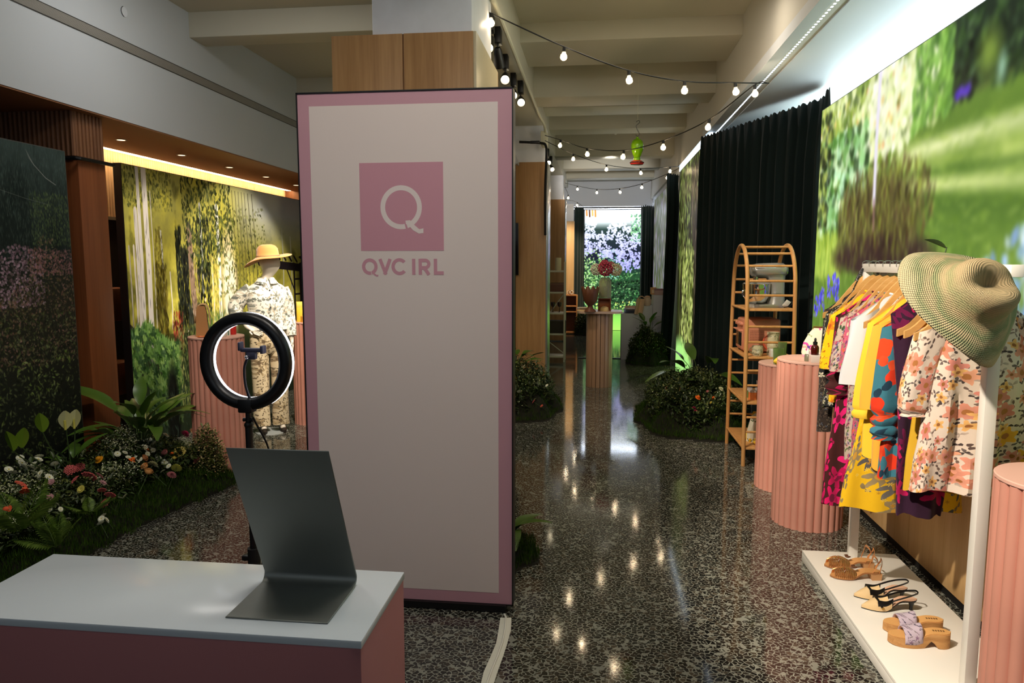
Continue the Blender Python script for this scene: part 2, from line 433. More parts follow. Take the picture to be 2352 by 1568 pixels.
def paint_meadow():
    c = Canvas(1100, 590, 3)                     # big screen beside the rail: u 0 = far end
    nz, nf = c.nz(7, 5), c.nz(60, 40); X, Y = c.X, c.Y
    lin = lambda u: np.interp(u, [0, .08, .3, .46, .58, .72, 1], [.50, .51, .66, .775, .795, .80, .80])   # upper border of the lawn
    c.fill((104, 136, 50)); c.mixin(nf * .8, (78, 110, 42)); c.mixin(np.clip((nz - .45) * 3, 0, 1) * .6, (128, 156, 62))
    band = lambda c0, k, w: np.clip(1 - np.abs(Y - c0 - k * (X - .5)) / w, 0, 1)
    m = np.clip((X - .34) * 7, 0, 1)
    c.mixin(band(.67, -.08, .10) * m * np.clip(nz * 2.2 - .3, 0, 1), (214, 228, 126)); c.mixin(band(.715, -.02, .035) * m * .9, (246, 248, 190))
    c.mixin(band(.62, -.14, .03) * m * .9, (232, 240, 160)); c.mixin(band(.655, -.12, .022) * m * .7, (74, 108, 40))
    c.mixin(band(.57, -.16, .045) * m * .55, (66, 98, 36)); c.mixin(band(.755, .0, .02) * np.clip((X - .5) * 7, 0, 1) * .6, (96, 128, 48))
    c.mixin(np.clip((X - .56) * 4, 0, 1) * np.clip((Y - .38) * 6, 0, 1) * .45, (78, 112, 38))
    up = lambda u, v: v > np.interp(u, [0, .08, .3, .46, .58, .72, 1], [.50, .51, .66, .775, .795, .80, .80])
    above = np.clip((Y - lin(X)) * 30, 0, 1)
    c.mixin(above, (150, 165, 80)); dk = above * np.clip((X - .50) * 14, 0, 1); c.mixin(dk, (26, 40, 24))
    c.leaves(700, (.5, .76, 1, 1), 11, 6, (0, 3.1), [(38, 60, 34), (20, 32, 20), (58, 84, 42)], .8, lambda u, v: up(u, v) and u > .52)
    c.blob(.645, .885, .040, .085, (122, 146, 58), .8, .9, .5); c.blob(.675, .835, .016, .055, (150, 190, 160), .8, .9, .6)
    c.leaves(40, (.57, .81, .605, .83), 6, 5, (0, 3), [(92, 60, 190), (70, 40, 160)], .8)
    c.leaves(2400, (.0, .48, .53, 1.), 15, 8, (.8, 2.2), [(240, 246, 200), (204, 222, 130), (168, 190, 78), (110, 140, 56), (226, 238, 170), (64, 84, 40)], .75, lambda u, v: up(u, v - .02))
    c.leaves(420, (.26, .74, .52, 1.), 14, 9, (.8, 2.2), [(250, 250, 226), (244, 246, 206), (226, 236, 170)], .8, up)
    c.leaves(420, (.44, .74, .56, 1.), 13, 6, (1.2, 2.0), [(150, 200, 90), (110, 160, 60), (70, 110, 46)], .7, up)
    c.leaves(80, (.0, .5, .42, .98), 9, 7, (0, 3), [(235, 190, 90), (225, 140, 70), (240, 220, 120)], .55, up)
    c.leaves(560, (.02, .52, .27, .86), 17, 12, (.4, 2.4), [(190, 232, 190), (140, 196, 120), (214, 240, 190), (90, 140, 60), (40, 66, 32)], .85, lambda u, v: abs(v - .70) < .18)
    c.leaves(120, (.0, .55, .07, .98), 14, 11, (0, 3), [(26, 34, 20), (50, 60, 26), (180, 196, 90)], .7)
    c.leaves(2600, (.0, .0, 1., .46), 22, 2.2, (1.2, 1.9), [(132, 164, 62), (100, 136, 46), (160, 186, 84), (80, 112, 40)], .5)
    c.leaves(1300, (.3, .42, 1., .76), 13, 2.6, (-.2, .3), [(140, 172, 62), (104, 138, 46), (180, 202, 96)], .3, lambda u, v: not up(u, v))
    c.leaves(500, (.0, .36, .16, .52), 20, 4, (1.2, 1.9), [(190, 210, 90), (160, 190, 70)], .5)
    c.blob(.32, .545, .205, .155, (88, 80, 42), .3, 1, .5, 16); c.blob(.325, .435, .225, .085, (56, 38, 36), .3, 1, .35, 14)
    c.leaves(900, (.12, .46, .53, .74), 20, 2.8, (1.1, 2.0), [(120, 122, 54), (88, 66, 42), (150, 158, 66), (56, 48, 30)], .8, lambda u, v: ((u - .33) / .2) ** 2 + ((v - .58) / .15) ** 2 < 1)
    c.leaves(160, (.14, .38, .52, .48), 20, 2.8, (1.1, 2.0), [(110, 112, 50), (60, 44, 38)], .7)
    c.line([(.308, 1), (.306, .80), (.309, .60)], 15, (226, 220, 234)); c.line([(.309, .61), (.313, .52)], 8, (150, 110, 110), .8)
    c.leaves(330, (.60, .22, 1, .50), 15, 7, (.9, 2.2), [(168, 200, 240), (150, 184, 236), (206, 224, 248), (130, 160, 220)], .85, lambda u, v: v < .36 + (u - .60) * .95 and v > .2)
    c.blur(4); c.blur(3)
    for (u, v) in ((.10, .33), (.128, .345), (.037, .275), (.06, .29), (.145, .33), (.02, .25)):
        c.leaves(22, (u - .012, v - .05, u + .012, v + .03), 9, 4.5, (1.0, 2.1), [(98, 92, 230), (122, 118, 246), (70, 66, 200)], .95)
    c.blur(1)
    return c
def paint_weeping():
    c = Canvas(980, 1240, 5); c.grad([(0, (12, 16, 14)), (.3, (26, 31, 25)), (.60, (46, 46, 38)), (.72, (34, 45, 42)), (1, (64, 80, 78))])
    c.mixin(np.clip(c.nz(14, 8) * 2.2 - .8, 0, 1) * (c.Y > .70) * .7, (22, 32, 30))
    r = c.r
    for _ in range(3600):
        u, v = r.uniform(.4, 1), r.uniform(.70, 1); g = .5 + .9 * noise.noise(Vector((u * 7, v * 4, 2.)))
        if g < .25: continue
        c.ell(u * 980, v * 1240, r.uniform(6, 20), 1.5, r.uniform(1.3, 1.8), [(96, 118, 108), (72, 92, 82), (112, 130, 122), (46, 62, 56)][r.integers(4)], .55 * min(1, g))
    c.leaves(900, (.82, .74, 1, .88), 7, 2, (1.3, 1.9), [(104, 124, 76), (80, 100, 62)], .7)
    for k in range(6): c.line([(.82 + .002 * k, .985 - .004 * k), (.85, .95), (.90, .92), (.945, .905)], 2.4, (150, 154, 150), .35)
    c.line([(.66, .88), (.80, .86), (.90, .85)], 2, (110, 118, 112), .7)
    c.leaves(1700, (.45, .58, .86, .74), 6, 4, (0, 3), [(160, 128, 150), (190, 160, 178), (120, 94, 108), (90, 78, 76)], .85, lambda u, v: v < .745 - .25 * abs(u - .76))
    c.leaves(2600, (.55, .42, 1, .775), 7, 3, (0, 3.1), [(104, 104, 66), (78, 76, 50), (128, 102, 80), (54, 58, 40), (146, 108, 98)], .75, lambda u, v: v < .60 + .17 * math.exp(-((u - .88) / .11) ** 2))
    c.leaves(500, (.8, .66, 1, .73), 6, 3, (0, 3), [(170, 120, 124), (150, 104, 100)], .6)
    c.leaves(3000, (.4, .05, 1, .56), 9, 3, (0, 3.1), [(70, 86, 46), (50, 62, 38), (100, 116, 64), (24, 30, 22), (130, 148, 92), (20, 26, 22)], .6)
    c.leaves(420, (.5, .16, 1, .45), 9, 3, (0, 3.1), [(128, 156, 74), (150, 170, 94), (110, 138, 60)], .8, lambda u, v: noise.noise(Vector((u * 9, v * 9, 5.))) > .05)
    c.mixin(np.clip((.30 - c.Y) * 4, 0, 1) * .55, (10, 13, 12))
    return c
def paint_birches():
    c = Canvas(1200, 640, 9)
    c.grad([(0, (22, 28, 22)), (.22, (48, 58, 38)), (.45, (96, 96, 34)), (.7, (148, 142, 56)), (1, (172, 170, 90))])
    c.mixin(np.clip(c.nz(16, 10) * 2.6 - .9, 0, 1) * (c.Y > .4), (196, 188, 66)); c.mixin(np.clip(c.nz(22, 14) * 3 - 1.8, 0, 1) * (c.Y > .3) * .8, (60, 62, 26))
    c.mixin(np.clip((c.X - .58) * 5, 0, 1) * np.clip((c.Y - .70) * 5, 0, 1) * .9, (188, 194, 200))
    c.blob(.60, .56, .055, .30, (246, 226, 196), .5, 1, .3)
    c.leaves(500, (0, .86, .3, 1.), 8, 4, (0, 3), [(62, 70, 40), (90, 96, 46), (150, 150, 70)], .7)
    for u, v0, v1, wd, col in [(.105, .36, 1, 24, (214, 208, 204)), (.145, .32, 1, 32, (226, 220, 214)), (.082, .34, .84, 28, (204, 198, 192)), (.060, .38, .72, 14, (206, 196, 186)), (.03, .4, .72, 10, (170, 160, 150)), (.175, .3, .92, 6, (200, 194, 180)), (.225, .5, .78, 10, (196, 196, 190)), (.268, .42, .63, 8, (196, 190, 170)), (.545, .4, .9, 18, (226, 224, 220)), (.51, .40, .62, 8, (200, 196, 186)), (.455, .55, .9, 12, (186, 186, 180)), (.90, .5, .84, 6, (190, 190, 160)), (.94, .5, .8, 6, (190, 190, 160))]:
        c.line([(u, v0), (u + .004, (v0 + v1) / 2), (u, v1)], wd, col)
        for _ in range(int(wd / 2)): c.ell((u + c.r.uniform(-.4, .4) * wd / 1200) * 1200, c.r.uniform(v0, v1) * 640, c.r.uniform(8, 30), 1.4, 1.57, (50, 46, 42), .8)
    c.leaves(700, (.17, .5, .28, .8), 7, 3, (1, 2.2), [(96, 84, 26), (120, 104, 30), (70, 62, 26)], .6, lambda u, v: abs(u - .21) < .06 * (1.1 - v))
    for u0, u1, v0, v1, col in [(.185, .245, .28, .66, (86, 78, 26)), (.31, .345, .30, .80, (30, 36, 26)), (.345, .385, .30, .72, (26, 30, 24)), (.43, .50, .22, .84, (28, 34, 26)), (.375, .44, .24, .5, (46, 52, 44))]:
        c.leaves(420, (u0, v0, u1, v1), 12, 4, (1.2, 2.0), [col, tuple(int(q * 1.4) for q in col), tuple(int(q * .7) for q in col)], .85)
    c.line([(.395, .80), (.40, .60), (.415, .42), (.435, .30)], 30, (132, 108, 88)); c.leaves(160, (.39, .3, .44, .7), 9, 3, (1.2, 2), [(90, 74, 62), (170, 150, 130), (60, 50, 44)], .7)
    c.leaves(900, (.36, .62, .62, 1.), 9, 3.6, (.6, 2.5), [(44, 54, 30), (62, 76, 40), (84, 98, 50), (30, 38, 26)], .85, lambda u, v: v > .62 + .9 * abs(u - .47) or v > .9)
    c.leaves(260, (.52, .5, .64, .86), 8, 3.4, (.6, 2.5), [(80, 96, 40), (110, 120, 50), (52, 62, 32)], .85)
    for k in range(7):
        u = .63 + k * .018; c.line([(u, .98), (u + .012, .7), (u + .008 + k * .002, .36)], 3, (70, 66, 52), .9)
    c.leaves(520, (.62, .42, .80, .92), 6, 3, (.6, 2.5), [(92, 96, 44), (60, 68, 36), (130, 136, 60)], .8)
    c.leaves(160, (.27, .32, .335, .48), 8, 4, (1, 2.2), [(150, 52, 44), (196, 90, 60), (90, 36, 30)], .85); c.leaves(200, (.5, .4, .55, .7), 9, 4, (1, 2), [(230, 200, 90), (240, 220, 120)], .5)
    # arbour
    k = (40, 34, 38); c.line([(.765, .672), (1.1, .624)], 26, k)
    for q in range(12): c.line([(.775 + q * .028, .70 - q * .004), (.76 + q * .028, .728 - q * .004)], 8, k)
    for u in (.795, .825, .955, .985, 1.05): c.line([(u, .66), (u, .1)], 10, k)
    for v in (.58, .5, .42, .34, .26): c.line([(.955, v), (.985, v)], 6, k)
    c.line([(.80, .58), (.85, .66)], 6, k); c.line([(.955, .52), (.92, .63)], 6, k)
    # lower hedge
    c.mixin(np.clip((.42 - c.Y) * 8, 0, 1) * .8, (42, 54, 36))
    c.line([(.0, .45), (.10, .38)], 16, (54, 40, 36))
    for _ in range(520):
        u = c.r.uniform(0, .30); v = c.r.uniform(.06, .41 + .05 * math.sin(u * 18)); g = .45 + v * 1.5
        col = np.array([(98, 142, 66), (74, 114, 56), (126, 164, 82), (52, 84, 48)][c.r.integers(4)]) * g
        for a in (.2, 1.1, 2.0, 2.9, -.5): c.ell(u * 1200 + 11 * math.cos(a), v * 640 + 9 * math.sin(a), 14, 4.5, a, np.clip(col + c.r.normal(0, 12), 0, 255), .9)
    c.leaves(700, (.30, .1, .42, .42), 9, 3, (.8, 2.3), [(96, 116, 52), (130, 140, 70), (60, 80, 44), (150, 150, 90)], .8)
    c.leaves(800, (.42, .24, .62, .46), 12, 2.2, (1.0, 2.1), [(84, 118, 56), (60, 92, 48), (120, 148, 74)], .8)
    c.leaves(90, (.36, .2, .6, .4), 4, 3, (0, 3), [(96, 92, 160), (190, 110, 120), (220, 210, 200)], .9)
    c.line([(.465, .50), (.455, .40), (.45, .3)], 4, (130, 140, 80)); c.ell(558, 330, 7, 6, 0, (220, 190, 160))
    c.blob(.25, .1, .045, .24, (12, 14, 12), .4, .9, .4)
    c.leaves(300, (.0, .0, .5, .2), 16, 3, (.6, 2.5), [(52, 74, 60), (36, 52, 44), (74, 96, 84)], .5)
    up = np.interp(np.linspace(0, 1, c.w), [0, .066, .238, .323, .367, .562, .659, .697, .764, .924, 1], [.012, .131, .381, .476, .524, .714, .786, .821, .881, .981, .999])
    c.a = np.clip((c.a - .05) * 1.16, 0, 1); g = c.a.mean(2, keepdims=True); c.a = g + (c.a - g) * .82; c.a = c.a[:, np.clip((up * c.w).astype(int), 0, c.w - 1)]      # the mural is stretched: denser detail towards its far end
    return c
def paint_bark():
    c = Canvas(420, 640, 13); c.fill((56, 62, 34))
    c.mixin(np.clip(c.nz(18, 3) * 2.4 - .7, 0, 1), (52, 50, 38)); c.mixin(np.clip(c.nz(26, 4) * 3 - 1.7, 0, 1), (150, 168, 70))
    c.leaves(900, (0, .5, 1, 1), 14, 3.2, (1.2, 1.95), [(120, 144, 60), (84, 110, 42), (170, 188, 96), (46, 56, 28)], .8, lambda u, v: u < .55 or v > .8)
    c.leaves(900, (.45, .1, .95, .95), 26, 5, (1.35, 1.8), [(60, 50, 44), (84, 72, 60), (40, 36, 32), (112, 98, 74)], .8, lambda u, v: .55 + .1 * math.sin(v * 5) < u < .92)
    c.leaves(600, (.2, .1, .6, .6), 12, 5, (1, 2.1), [(150, 164, 76), (180, 190, 100), (104, 120, 56)], .8)
    c.blob(.25, .03, .55, .16, (150, 220, 110), .4, .9, .2)
    for _ in range(420):
        u = c.r.normal(.86, .06); c.ell(u * 420, c.r.uniform(.05, .42) * 640, c.r.uniform(12, 30), 2.4, c.r.uniform(1.45, 1.7), [(235, 245, 255), (190, 215, 235), (150, 180, 190)][c.r.integers(3)], .8)
    c.a = np.clip((c.a - .10) * 1.35, 0, 1); g = c.a.mean(2, keepdims=True); c.a = g + (c.a - g) * .72
    c.leaves(220, (.8, .35, 1, .6), 9, 6, (0, 3), [(140, 128, 220), (110, 96, 200), (170, 200, 240)], .8)
    return c
def paint_lilac():
    c = Canvas(420, 900, 17); c.grad([(0, (150, 220, 90)), (.12, (120, 190, 80)), (.2, (30, 54, 34)), (.45, (34, 66, 40)), (.6, (16, 20, 40)), (.84, (40, 60, 56)), (.91, (236, 246, 248)), (1, (244, 252, 255))])
    c.leaves(800, (0, .18, 1, .6), 10, 5, (0, 3), [(54, 110, 62), (90, 150, 84), (34, 74, 44), (140, 190, 120)], .8)
    c.leaves(300, (0, .3, .4, .68), 10, 5, (0, 3), [(170, 214, 130), (214, 238, 180), (130, 180, 90)], .8)
    c.leaves(220, (.28, .42, .6, .68), 9, 4, (0, 3), [(110, 170, 150), (140, 200, 190), (70, 120, 100)], .85)
    c.leaves(300, (.4, .2, 1, .42), 10, 6, (0, 3), [(14, 26, 18), (24, 44, 28)], .8)
    c.leaves(160, (0, .12, 1, .24), 10, 5, (0, 3), [(200, 240, 120), (150, 220, 100), (240, 230, 120)], .8)
    for _ in range(150):
        u, v = c.r.uniform(0, 1), c.r.uniform(.50, .90)
        if v < .62 - .25 * (u - .2) * 0 and u < .45: continue
        k = (v - .5) / .4; base = np.array((150, 150, 216)) * (1 - k) + np.array((222, 228, 246)) * k
        for _ in range(9): c.ell(u * 420 + c.r.normal(0, 11), v * 900 + c.r.normal(0, 12), c.r.uniform(6, 10), 7, c.r.uniform(0, 3), np.clip(base + c.r.normal(0, 10), 0, 255), .85)
    c.leaves(170, (.8, .74, 1, .96), 10, 5, (0, 3), [(110, 180, 120), (160, 210, 160), (60, 120, 80)], .8)
    for k in range(4): c.line([(.03 + .05 * k, .995), (.035 + .05 * k, .955 - .008 * (k % 2))], 12, [(196, 130, 60), (90, 56, 40), (226, 170, 90), (206, 140, 60)][k])
    c.blur(1); return c

def screen(name, p0, p1, z0, z1, depth, nrm, im_mat, frame_mat, label, cat, bottom_frame=True):
    """flat picture wall from p0 to p1 (plan), picture u runs p0 -> p1; nrm: unit normal towards the viewer"""
    nx = Vector((nrm[0], nrm[1], 0)); a = Vector((*p0, 0)); b = Vector((*p1, 0)); d = (b - a).normalized()
    t = thing(name, label, cat)
    q = MB(); rows = []
    for zz in (z0, z1): rows.append([a - nx * depth + Vector((0, 0, zz)), a - nx * .002 + Vector((0, 0, zz)), b - nx * .002 + Vector((0, 0, zz)), b - nx * depth + Vector((0, 0, zz))])
    q.grid(rows, True, True, True); q.build('frame', frame_mat, t, False)
    me = bpy.data.meshes.new('picture'); e = .006
    me.from_pydata([a + d * e + Vector((0, 0, z0 + e)), b - d * e + Vector((0, 0, z0 + e)), b - d * e + Vector((0, 0, z1 - e)), a + d * e + Vector((0, 0, z1 - e))], [], [(0, 1, 2, 3)])
    uv = me.uv_layers.new(name='UVMap')
    for i, w in enumerate(((0, 0), (1, 0), (1, 1), (0, 1))): uv.data[i].uv = w
    me.materials.append(im_mat); put('picture', me, t)
    return t
# ------------------------------------------------------------------ structure
CEIL = 3.79
m_white = M('white_paint', (206, 203, 194), .6, bump=.04, bscale=120)
m_ceil = M('ceiling_paint', (198, 194, 176), .6, bump=.03, bscale=90)
m_cool = M('cool_white_paint', (214, 219, 226), .55)
m_colwhite = M('column_plaster', (236, 238, 244), .55, var=.03, vscale=5, bump=.12, bscale=30)
oak = wood('oak_veneer', (168, 124, 78), (196, 152, 102), 'z', 16, .04)
oak2 = wood('oak_wainscot', (206, 164, 108), (224, 186, 132), 'z', 12, .04)
redwood = wood('red_wood', (120, 66, 34), (146, 84, 46), 'z', 12, .03)
slatwood = wood('slat_wood', (112, 72, 46), (136, 92, 60), 'z', 12, .05)
brownceil = M('brown_ceiling', (150, 104, 72), .6)
black = M('black_satin', (14, 14, 15), .4); blackm = M('black_matte', (12, 12, 12), .7)
steel = M('brushed_steel', (136, 139, 134), .5, .72)

def terrazzo():
    t = NT('terrazzo'); o = t.obj(); s = t.n('ShaderNodeSeparateXYZ'); t.l(o, s.inputs[0])
    cb = t.n('ShaderNodeCombineXYZ'); t.l(s.outputs[0], cb.inputs[0]); t.l(s.outputs[1], cb.inputs[1]); v = cb.outputs[0]
    nz = t.n('ShaderNodeTexNoise'); t.l(v, nz.inputs[0]); nz.inputs['Scale'].default_value = 22
    v = t.vmath('ADD', v, t.vmath('MULTIPLY', t.vmath('SUBTRACT', nz.outputs['Color'], (.5, .5, .5)), (.012, .012, 0)))
    def chips(scale, edge, keep, rot, off):
        vv = t.map(v, (scale, scale * 1.12, 1), (0, 0, rot), (off, off * 2, 0))
        a = t.n('ShaderNodeTexVoronoi', voronoi_dimensions='2D', feature='DISTANCE_TO_EDGE'); t.l(vv, a.inputs[0]); a.inputs['Scale'].default_value = 1
        b = t.n('ShaderNodeTexVoronoi', voronoi_dimensions='2D', feature='F1'); t.l(vv, b.inputs[0]); b.inputs['Scale'].default_value = 1
        sp = t.n('ShaderNodeSeparateColor'); t.l(b.outputs['Color'], sp.inputs[0])
        k = t.math('MULTIPLY', t.math('GREATER_THAN', a.outputs['Distance'], edge), t.math('LESS_THAN', sp.outputs[0], keep))
        return k, sp.outputs[1]
    k1, r1 = chips(44, .105, .86, .5, 0.); k2, r2 = chips(96, .13, .40, 1.9, 3.3)
    base = t.ramp(t.noise(o, 3, 4), [(.3, (126, 127, 117)), (.7, (144, 145, 133))])
    c = t.mix(k2, base, t.ramp(r2, [(0, (22, 21, 20)), (.75, (46, 42, 37)), (1, (92, 82, 68))]))
    c = t.mix(k1, c, t.ramp(r1, [(0, (24, 24, 22)), (.7, (42, 39, 35)), (1, (78, 70, 58))]))
    t.col(c); t.b.inputs['Roughness'].default_value = .13; t.b.inputs['Specular IOR Level'].default_value = .55
    t.l(t.math('ADD', t.math('MULTIPLY', t.noise(o, 6, 3), .08), .04), t.b.inputs['Roughness'])
    return t.m
struct(MB().box((-6, -3, -.1), (3, 19, 0)).build('floor', terrazzo()), 'polished terrazzo floor with dark angular chips')

ceiling = struct(MB().box((-6, -3, CEIL), (3, 19, CEIL + .1)).build('ceiling', m_ceil), 'painted white ceiling crossed by deep beams')
for y0, y1, z in [(3.3, 4.2, 3.62), (6.68, 7.5, 3.62), (8.1, 8.6, 3.45), (9.46, 10.0, 3.62), (10.66, 11.1, 3.56), (12.26, 12.7, 3.41), (15, 15.4, 3.55), (16.5, 16.9, 3.53)]:
    MB().box((-.74, y0, z), (1.24, y1, CEIL + .02), .015).build('beam', m_ceil, ceiling)
MB().box((-3.56, 6.06, 3.58), (-1.2, 6.33, CEIL + .02), .01).build('beam', m_ceil, ceiling)
MB().box((-1.25, -2, 3.42), (-.72, 18, CEIL + .02), .01).build('girder', m_ceil, ceiling)

struct(MB().box((1.235, -2.5, 3.13), (1.45, 18, CEIL + .02)).build('wall_right', m_white), 'white upper wall above the screens on the corridor side')
soff = struct(MB().box((1.402, -2.5, 3.122), (2.6, 8.9, 3.19)).box((1.22, -2.5, 3.11), (1.30, 8.9, 3.19)).build('trim_1', m_cool), 'white soffit above the large meadow screen')
MB().box((1.30, -2.5, 3.135), (1.402, 8.9, 3.19)).build('light_track', M('track_grey', (130, 126, 108), .5), soff)
q = MB()
for i in range(98): q.box((1.333, 3.6 + i * .052, 3.128), (1.345, 3.6 + i * .052 + .018, 3.1345))
stuff(q.build('light_dot', emis('led_dots', (226, 238, 255), 9), soff, False))
struct(MB().box((2.46, -2.5, 0), (2.6, 9, 3.2)).build('wall_back', m_cool), 'white wall behind the large screen')
# oak wainscot under the big screen
wl = struct(MB().box((1.80, -.8, 0), (1.86, 5.98, .78)).build('wall_right', M('wainscot_core', (40, 30, 22), .7)), 'low oak panelled wall below the large screen')
ys = [-.75, .45, 1.35, 2.35, 3.2, 4.05, 5.0, 5.98]
for a, b in zip(ys, ys[1:]): MB().box((1.73, a + .002, .05), (1.80, b - .002, .79), .002).build('oak_panel', oak2, wl)
struct(MB().box((1.745, -.8, 0), (1.80, 5.98, .05)).build('baseboard_right', blackm), 'recessed black plinth under the oak wainscot')

# left bulkhead, dropped brown ceiling, cove
wl = struct(MB().box((-3.75, -1, 2.70), (-3.53, 8.3, CEIL + .02)).build('wall_left', M('bulkhead_paint', (196, 202, 208), .55)), 'white bulkhead wall over the left screens')
struct(MB().box((-4.47, -1, 2.69), (-3.535, 10.3, 2.76)).build('ceiling_lowered', brownceil), 'brown lowered ceiling with small downlights')
struct(MB().box((-3.53, 8.30, 2.2), (-1.25, 8.42, CEIL + .02)).build('wall_far', m_white), 'white far wall of the left bay')
wb = struct(MB().box((-4.75, -1, 0), (-4.62, 10.4, 2.95)).build('wall_left', M('dark_wall', (44, 34, 28), .6)), 'dark wall with wooden slats at the back of the left alcove')
q = MB()
for i in range(150): q.cyl((-4.62, 4.85 + i * .0365, 2.08), (-4.62, 4.85 + i * .0365, 2.80), .0165, seg=6, caps=False)
stuff(q.build('slat', wood('cove_slat', (206, 170, 128), (224, 190, 150), 'z', 10, .05), wb))
MB().box((-4.63, 4.85, 2.05), (-4.59, 10.3, 2.08)).build('slat_rail', M('pale_metal', (150, 140, 124), .4), wb)
MB().box((-4.60, 4.98, 1.12), (-4.30, 6.2, 1.42), .02).build('wooden_niche', redwood, wb); MB().box((-4.60, 4.98, .44), (-4.30, 6.2, .74), .02).build('wooden_niche', redwood, wb)
struct(MB().box((-4.75, 10.3, 0), (-1.3, 10.42, 2.95)).build('wall_far', slatwood), 'wooden end wall of the left alcove')
cv = struct(MB().box((-4.64, -1, 2.80), (-4.40, 10.3, 2.84)).build('trim_2', brownceil), 'cove recess over the slatted wall')
tag(MB().box((-4.56, 4.9, 2.695), (-4.478, 10.25, 2.715)).build('cove_light', emis('cove_led', (255, 216, 164), 16)), 'long warm cove light strip along the slatted wood wall', 'light strip')
# wood-clad pillar
pl = struct(MB().box((-4.6, 4.69, 0), (-3.60, 4.97, 2.37), .004).build('pillar', redwood), 'red wood clad pillar with slatted capital')
MB().box((-4.6, 4.69, 2.37), (-3.62, 4.97, 2.69)).build('capital', M('capital_core', (60, 36, 24), .7), pl)
sme = MB().cyl((0, 0, 2.385), (0, 0, 2.69), .0165, seg=8, caps=False).mesh('slat', slatwood)
for i in range(26): put('slat', sme, pl, (-3.622 - i * .0355, 4.685, 0))
for i in range(8): put('slat', sme, pl, (-3.615, 4.70 + i * .0365, 0))
MB().tube([(-4.6, 4.665, 2.365), (-3.59, 4.665, 2.365), (-3.575, 4.675, 2.365), (-3.575, 5.03, 2.365)], .014, 8).build('black_rail', black, pl)

# columns of the corridor
def column(x0, x1, y0, y1, zt, cx0, cx1, cy0, cy1, label, side):
    c = struct(MB().box((cx0, cy0, 0), (cx1, cy1, 3.44), .01).build('column', m_colwhite), label)
    xm = (x0 + x1) / 2
    for a, b in ((x0, xm - .004), (xm + .004, x1 - .018)): MB().box((a, y0, .02), (b, y0 + .03, zt), .002).build('oak_panel', oak, c)
    MB().box((x0, y1 - .02, .02), (x1, y1, zt)).build('oak_panel', oak, c)
    MB().box((x1 - .018, y0 + .004, .02), (x1, y1 - .02, zt), .002).build('side_panel', side, c)
    MB().box((x0, y0 + .03, .02), (x0 + .018, y1 - .02, zt), .002).build('side_panel', oak, c)
    MB().box((xm - .004, y0 + .012, .02), (xm + .004, y0 + .03, zt)).build('joint', M('joint_brown', (120, 80, 44), .6), c)
    return c
cream = M('cream_laminate', (214, 200, 166), .35); glossy = M('silver_laminate', (176, 178, 174), .22, .55)
column(-1.565, -.705, 4.2, 5.12, 2.965, -1.33, -.735, 4.24, 5.0, 'white column wrapped in oak panels behind the pink sign', cream)
column(-1.50, -.66, 9.5, 10.12, 2.95, -1.36, -.70, 9.54, 10.05, 'second oak clad column, with the black screen on it', glossy)
column(-1.40, -.66, 14.9, 15.5, 2.93, -1.30, -.72, 14.94, 15.4, 'third oak clad column, behind the white shelf', glossy)
pt = struct(MB().box((-1.6, 16.9, 0), (-.545, 17.1, 2.60)).build('oak_partition', oak2), 'warmly lit oak partition at the corridor end')
MB().box((-1.6, 16.89, 2.60), (-.56, 17.1, 3.0)).build('partition_top', m_cool, pt)

# corridor end
struct(MB().box((-1.7, 17.42, 2.97), (1.3, 17.5, CEIL + .02)).build('wall_end', m_cool), 'white header wall over the far screen')
struct(MB().box((-1.7, 18.0, 0), (1.6, 18.1, 3.2)).build('wall_end', M('end_wall_dark', (60, 60, 62), .6)), 'end wall behind the far screen')
struct(MB().box((1.28, 8.95, 0), (1.40, 18, 3.14)).build('wall_right', m_cool), 'corridor wall behind the tree bark screen')
tag(MB().box((-.62, 17.44, 2.915), (1.20, 17.49, 2.955)).build('light_bar', emis('end_led', (226, 238, 255), 22)), 'white light bar over the lilac screen', 'light strip')
struct(MB().box((-.31, 12.30, 0), (.52, 12.36, .012)).build('threshold', black), 'thin black threshold strip across the floor')

# ------------------------------------------------------------------ screens
frame_b = M('screen_edge', (18, 18, 19), .45); frame_s = M('screen_edge_grey', (90, 92, 92), .4, .6)
screen('video_screen', (1.73, 6.0), (1.73, 2.2), .80, 2.83, .07, (-1, 0), screen_mat('meadow_picture', paint_meadow().image('meadow'), 1.15), frame_s, 'large bright screen showing a sunlit lawn with a staked bush', 'screen')
screen('video_screen', (-3.48, 2.6), (-3.48, 4.42), .0, 2.375, .06, (1, 0), screen_mat('weeping_picture', paint_weeping().image('weeping'), 0, .7), frame_s, 'dark printed panel of a weeping tree and flowering shrub left of the red wood pillar', 'panel')
screen('garden_mural', (-3.92, 5.6), (-3.92, 9.4), .0, 2.467, .07, (1, 0), screen_mat('birch_picture', paint_birches().image('birches'), .0, .7), black, 'garden mural of birch trunks and a dark arbour behind the mannequin', 'mural')
screen('video_screen', (1.25, 11.45), (1.25, 8.4), .0, 3.05, .03, (-1, 0), screen_mat('bark_picture', paint_bark().image('bark'), 1.25), frame_b, 'tall screen showing mossy tree bark between two dark curtains', 'screen')
screen('video_screen', (1.25, 16.4), (1.25, 12.6), .0, 3.02, .03, (-1, 0), screen_mat('lavender_picture', (lambda c: (c.fill((90, 100, 70)), c.leaves(700, (0, 0, 1, 1), 14, 3, (1.3, 1.8), [(150, 140, 110), (180, 160, 220), (90, 100, 60), (210, 200, 235)], .8), c)[-1])(Canvas(300, 300, 21)).image('lavender'), .8), frame_b, 'farther narrow screen of pale bark and lavender beyond the second curtain', 'screen')
screen('video_screen', (-.32, 17.5), (1.07, 17.5), .0, 2.9, .05, (0, -1), screen_mat('lilac_picture', paint_lilac().image('lilac'), 1.7), frame_b, 'bright screen of white and lilac blossom at the corridor end', 'screen')
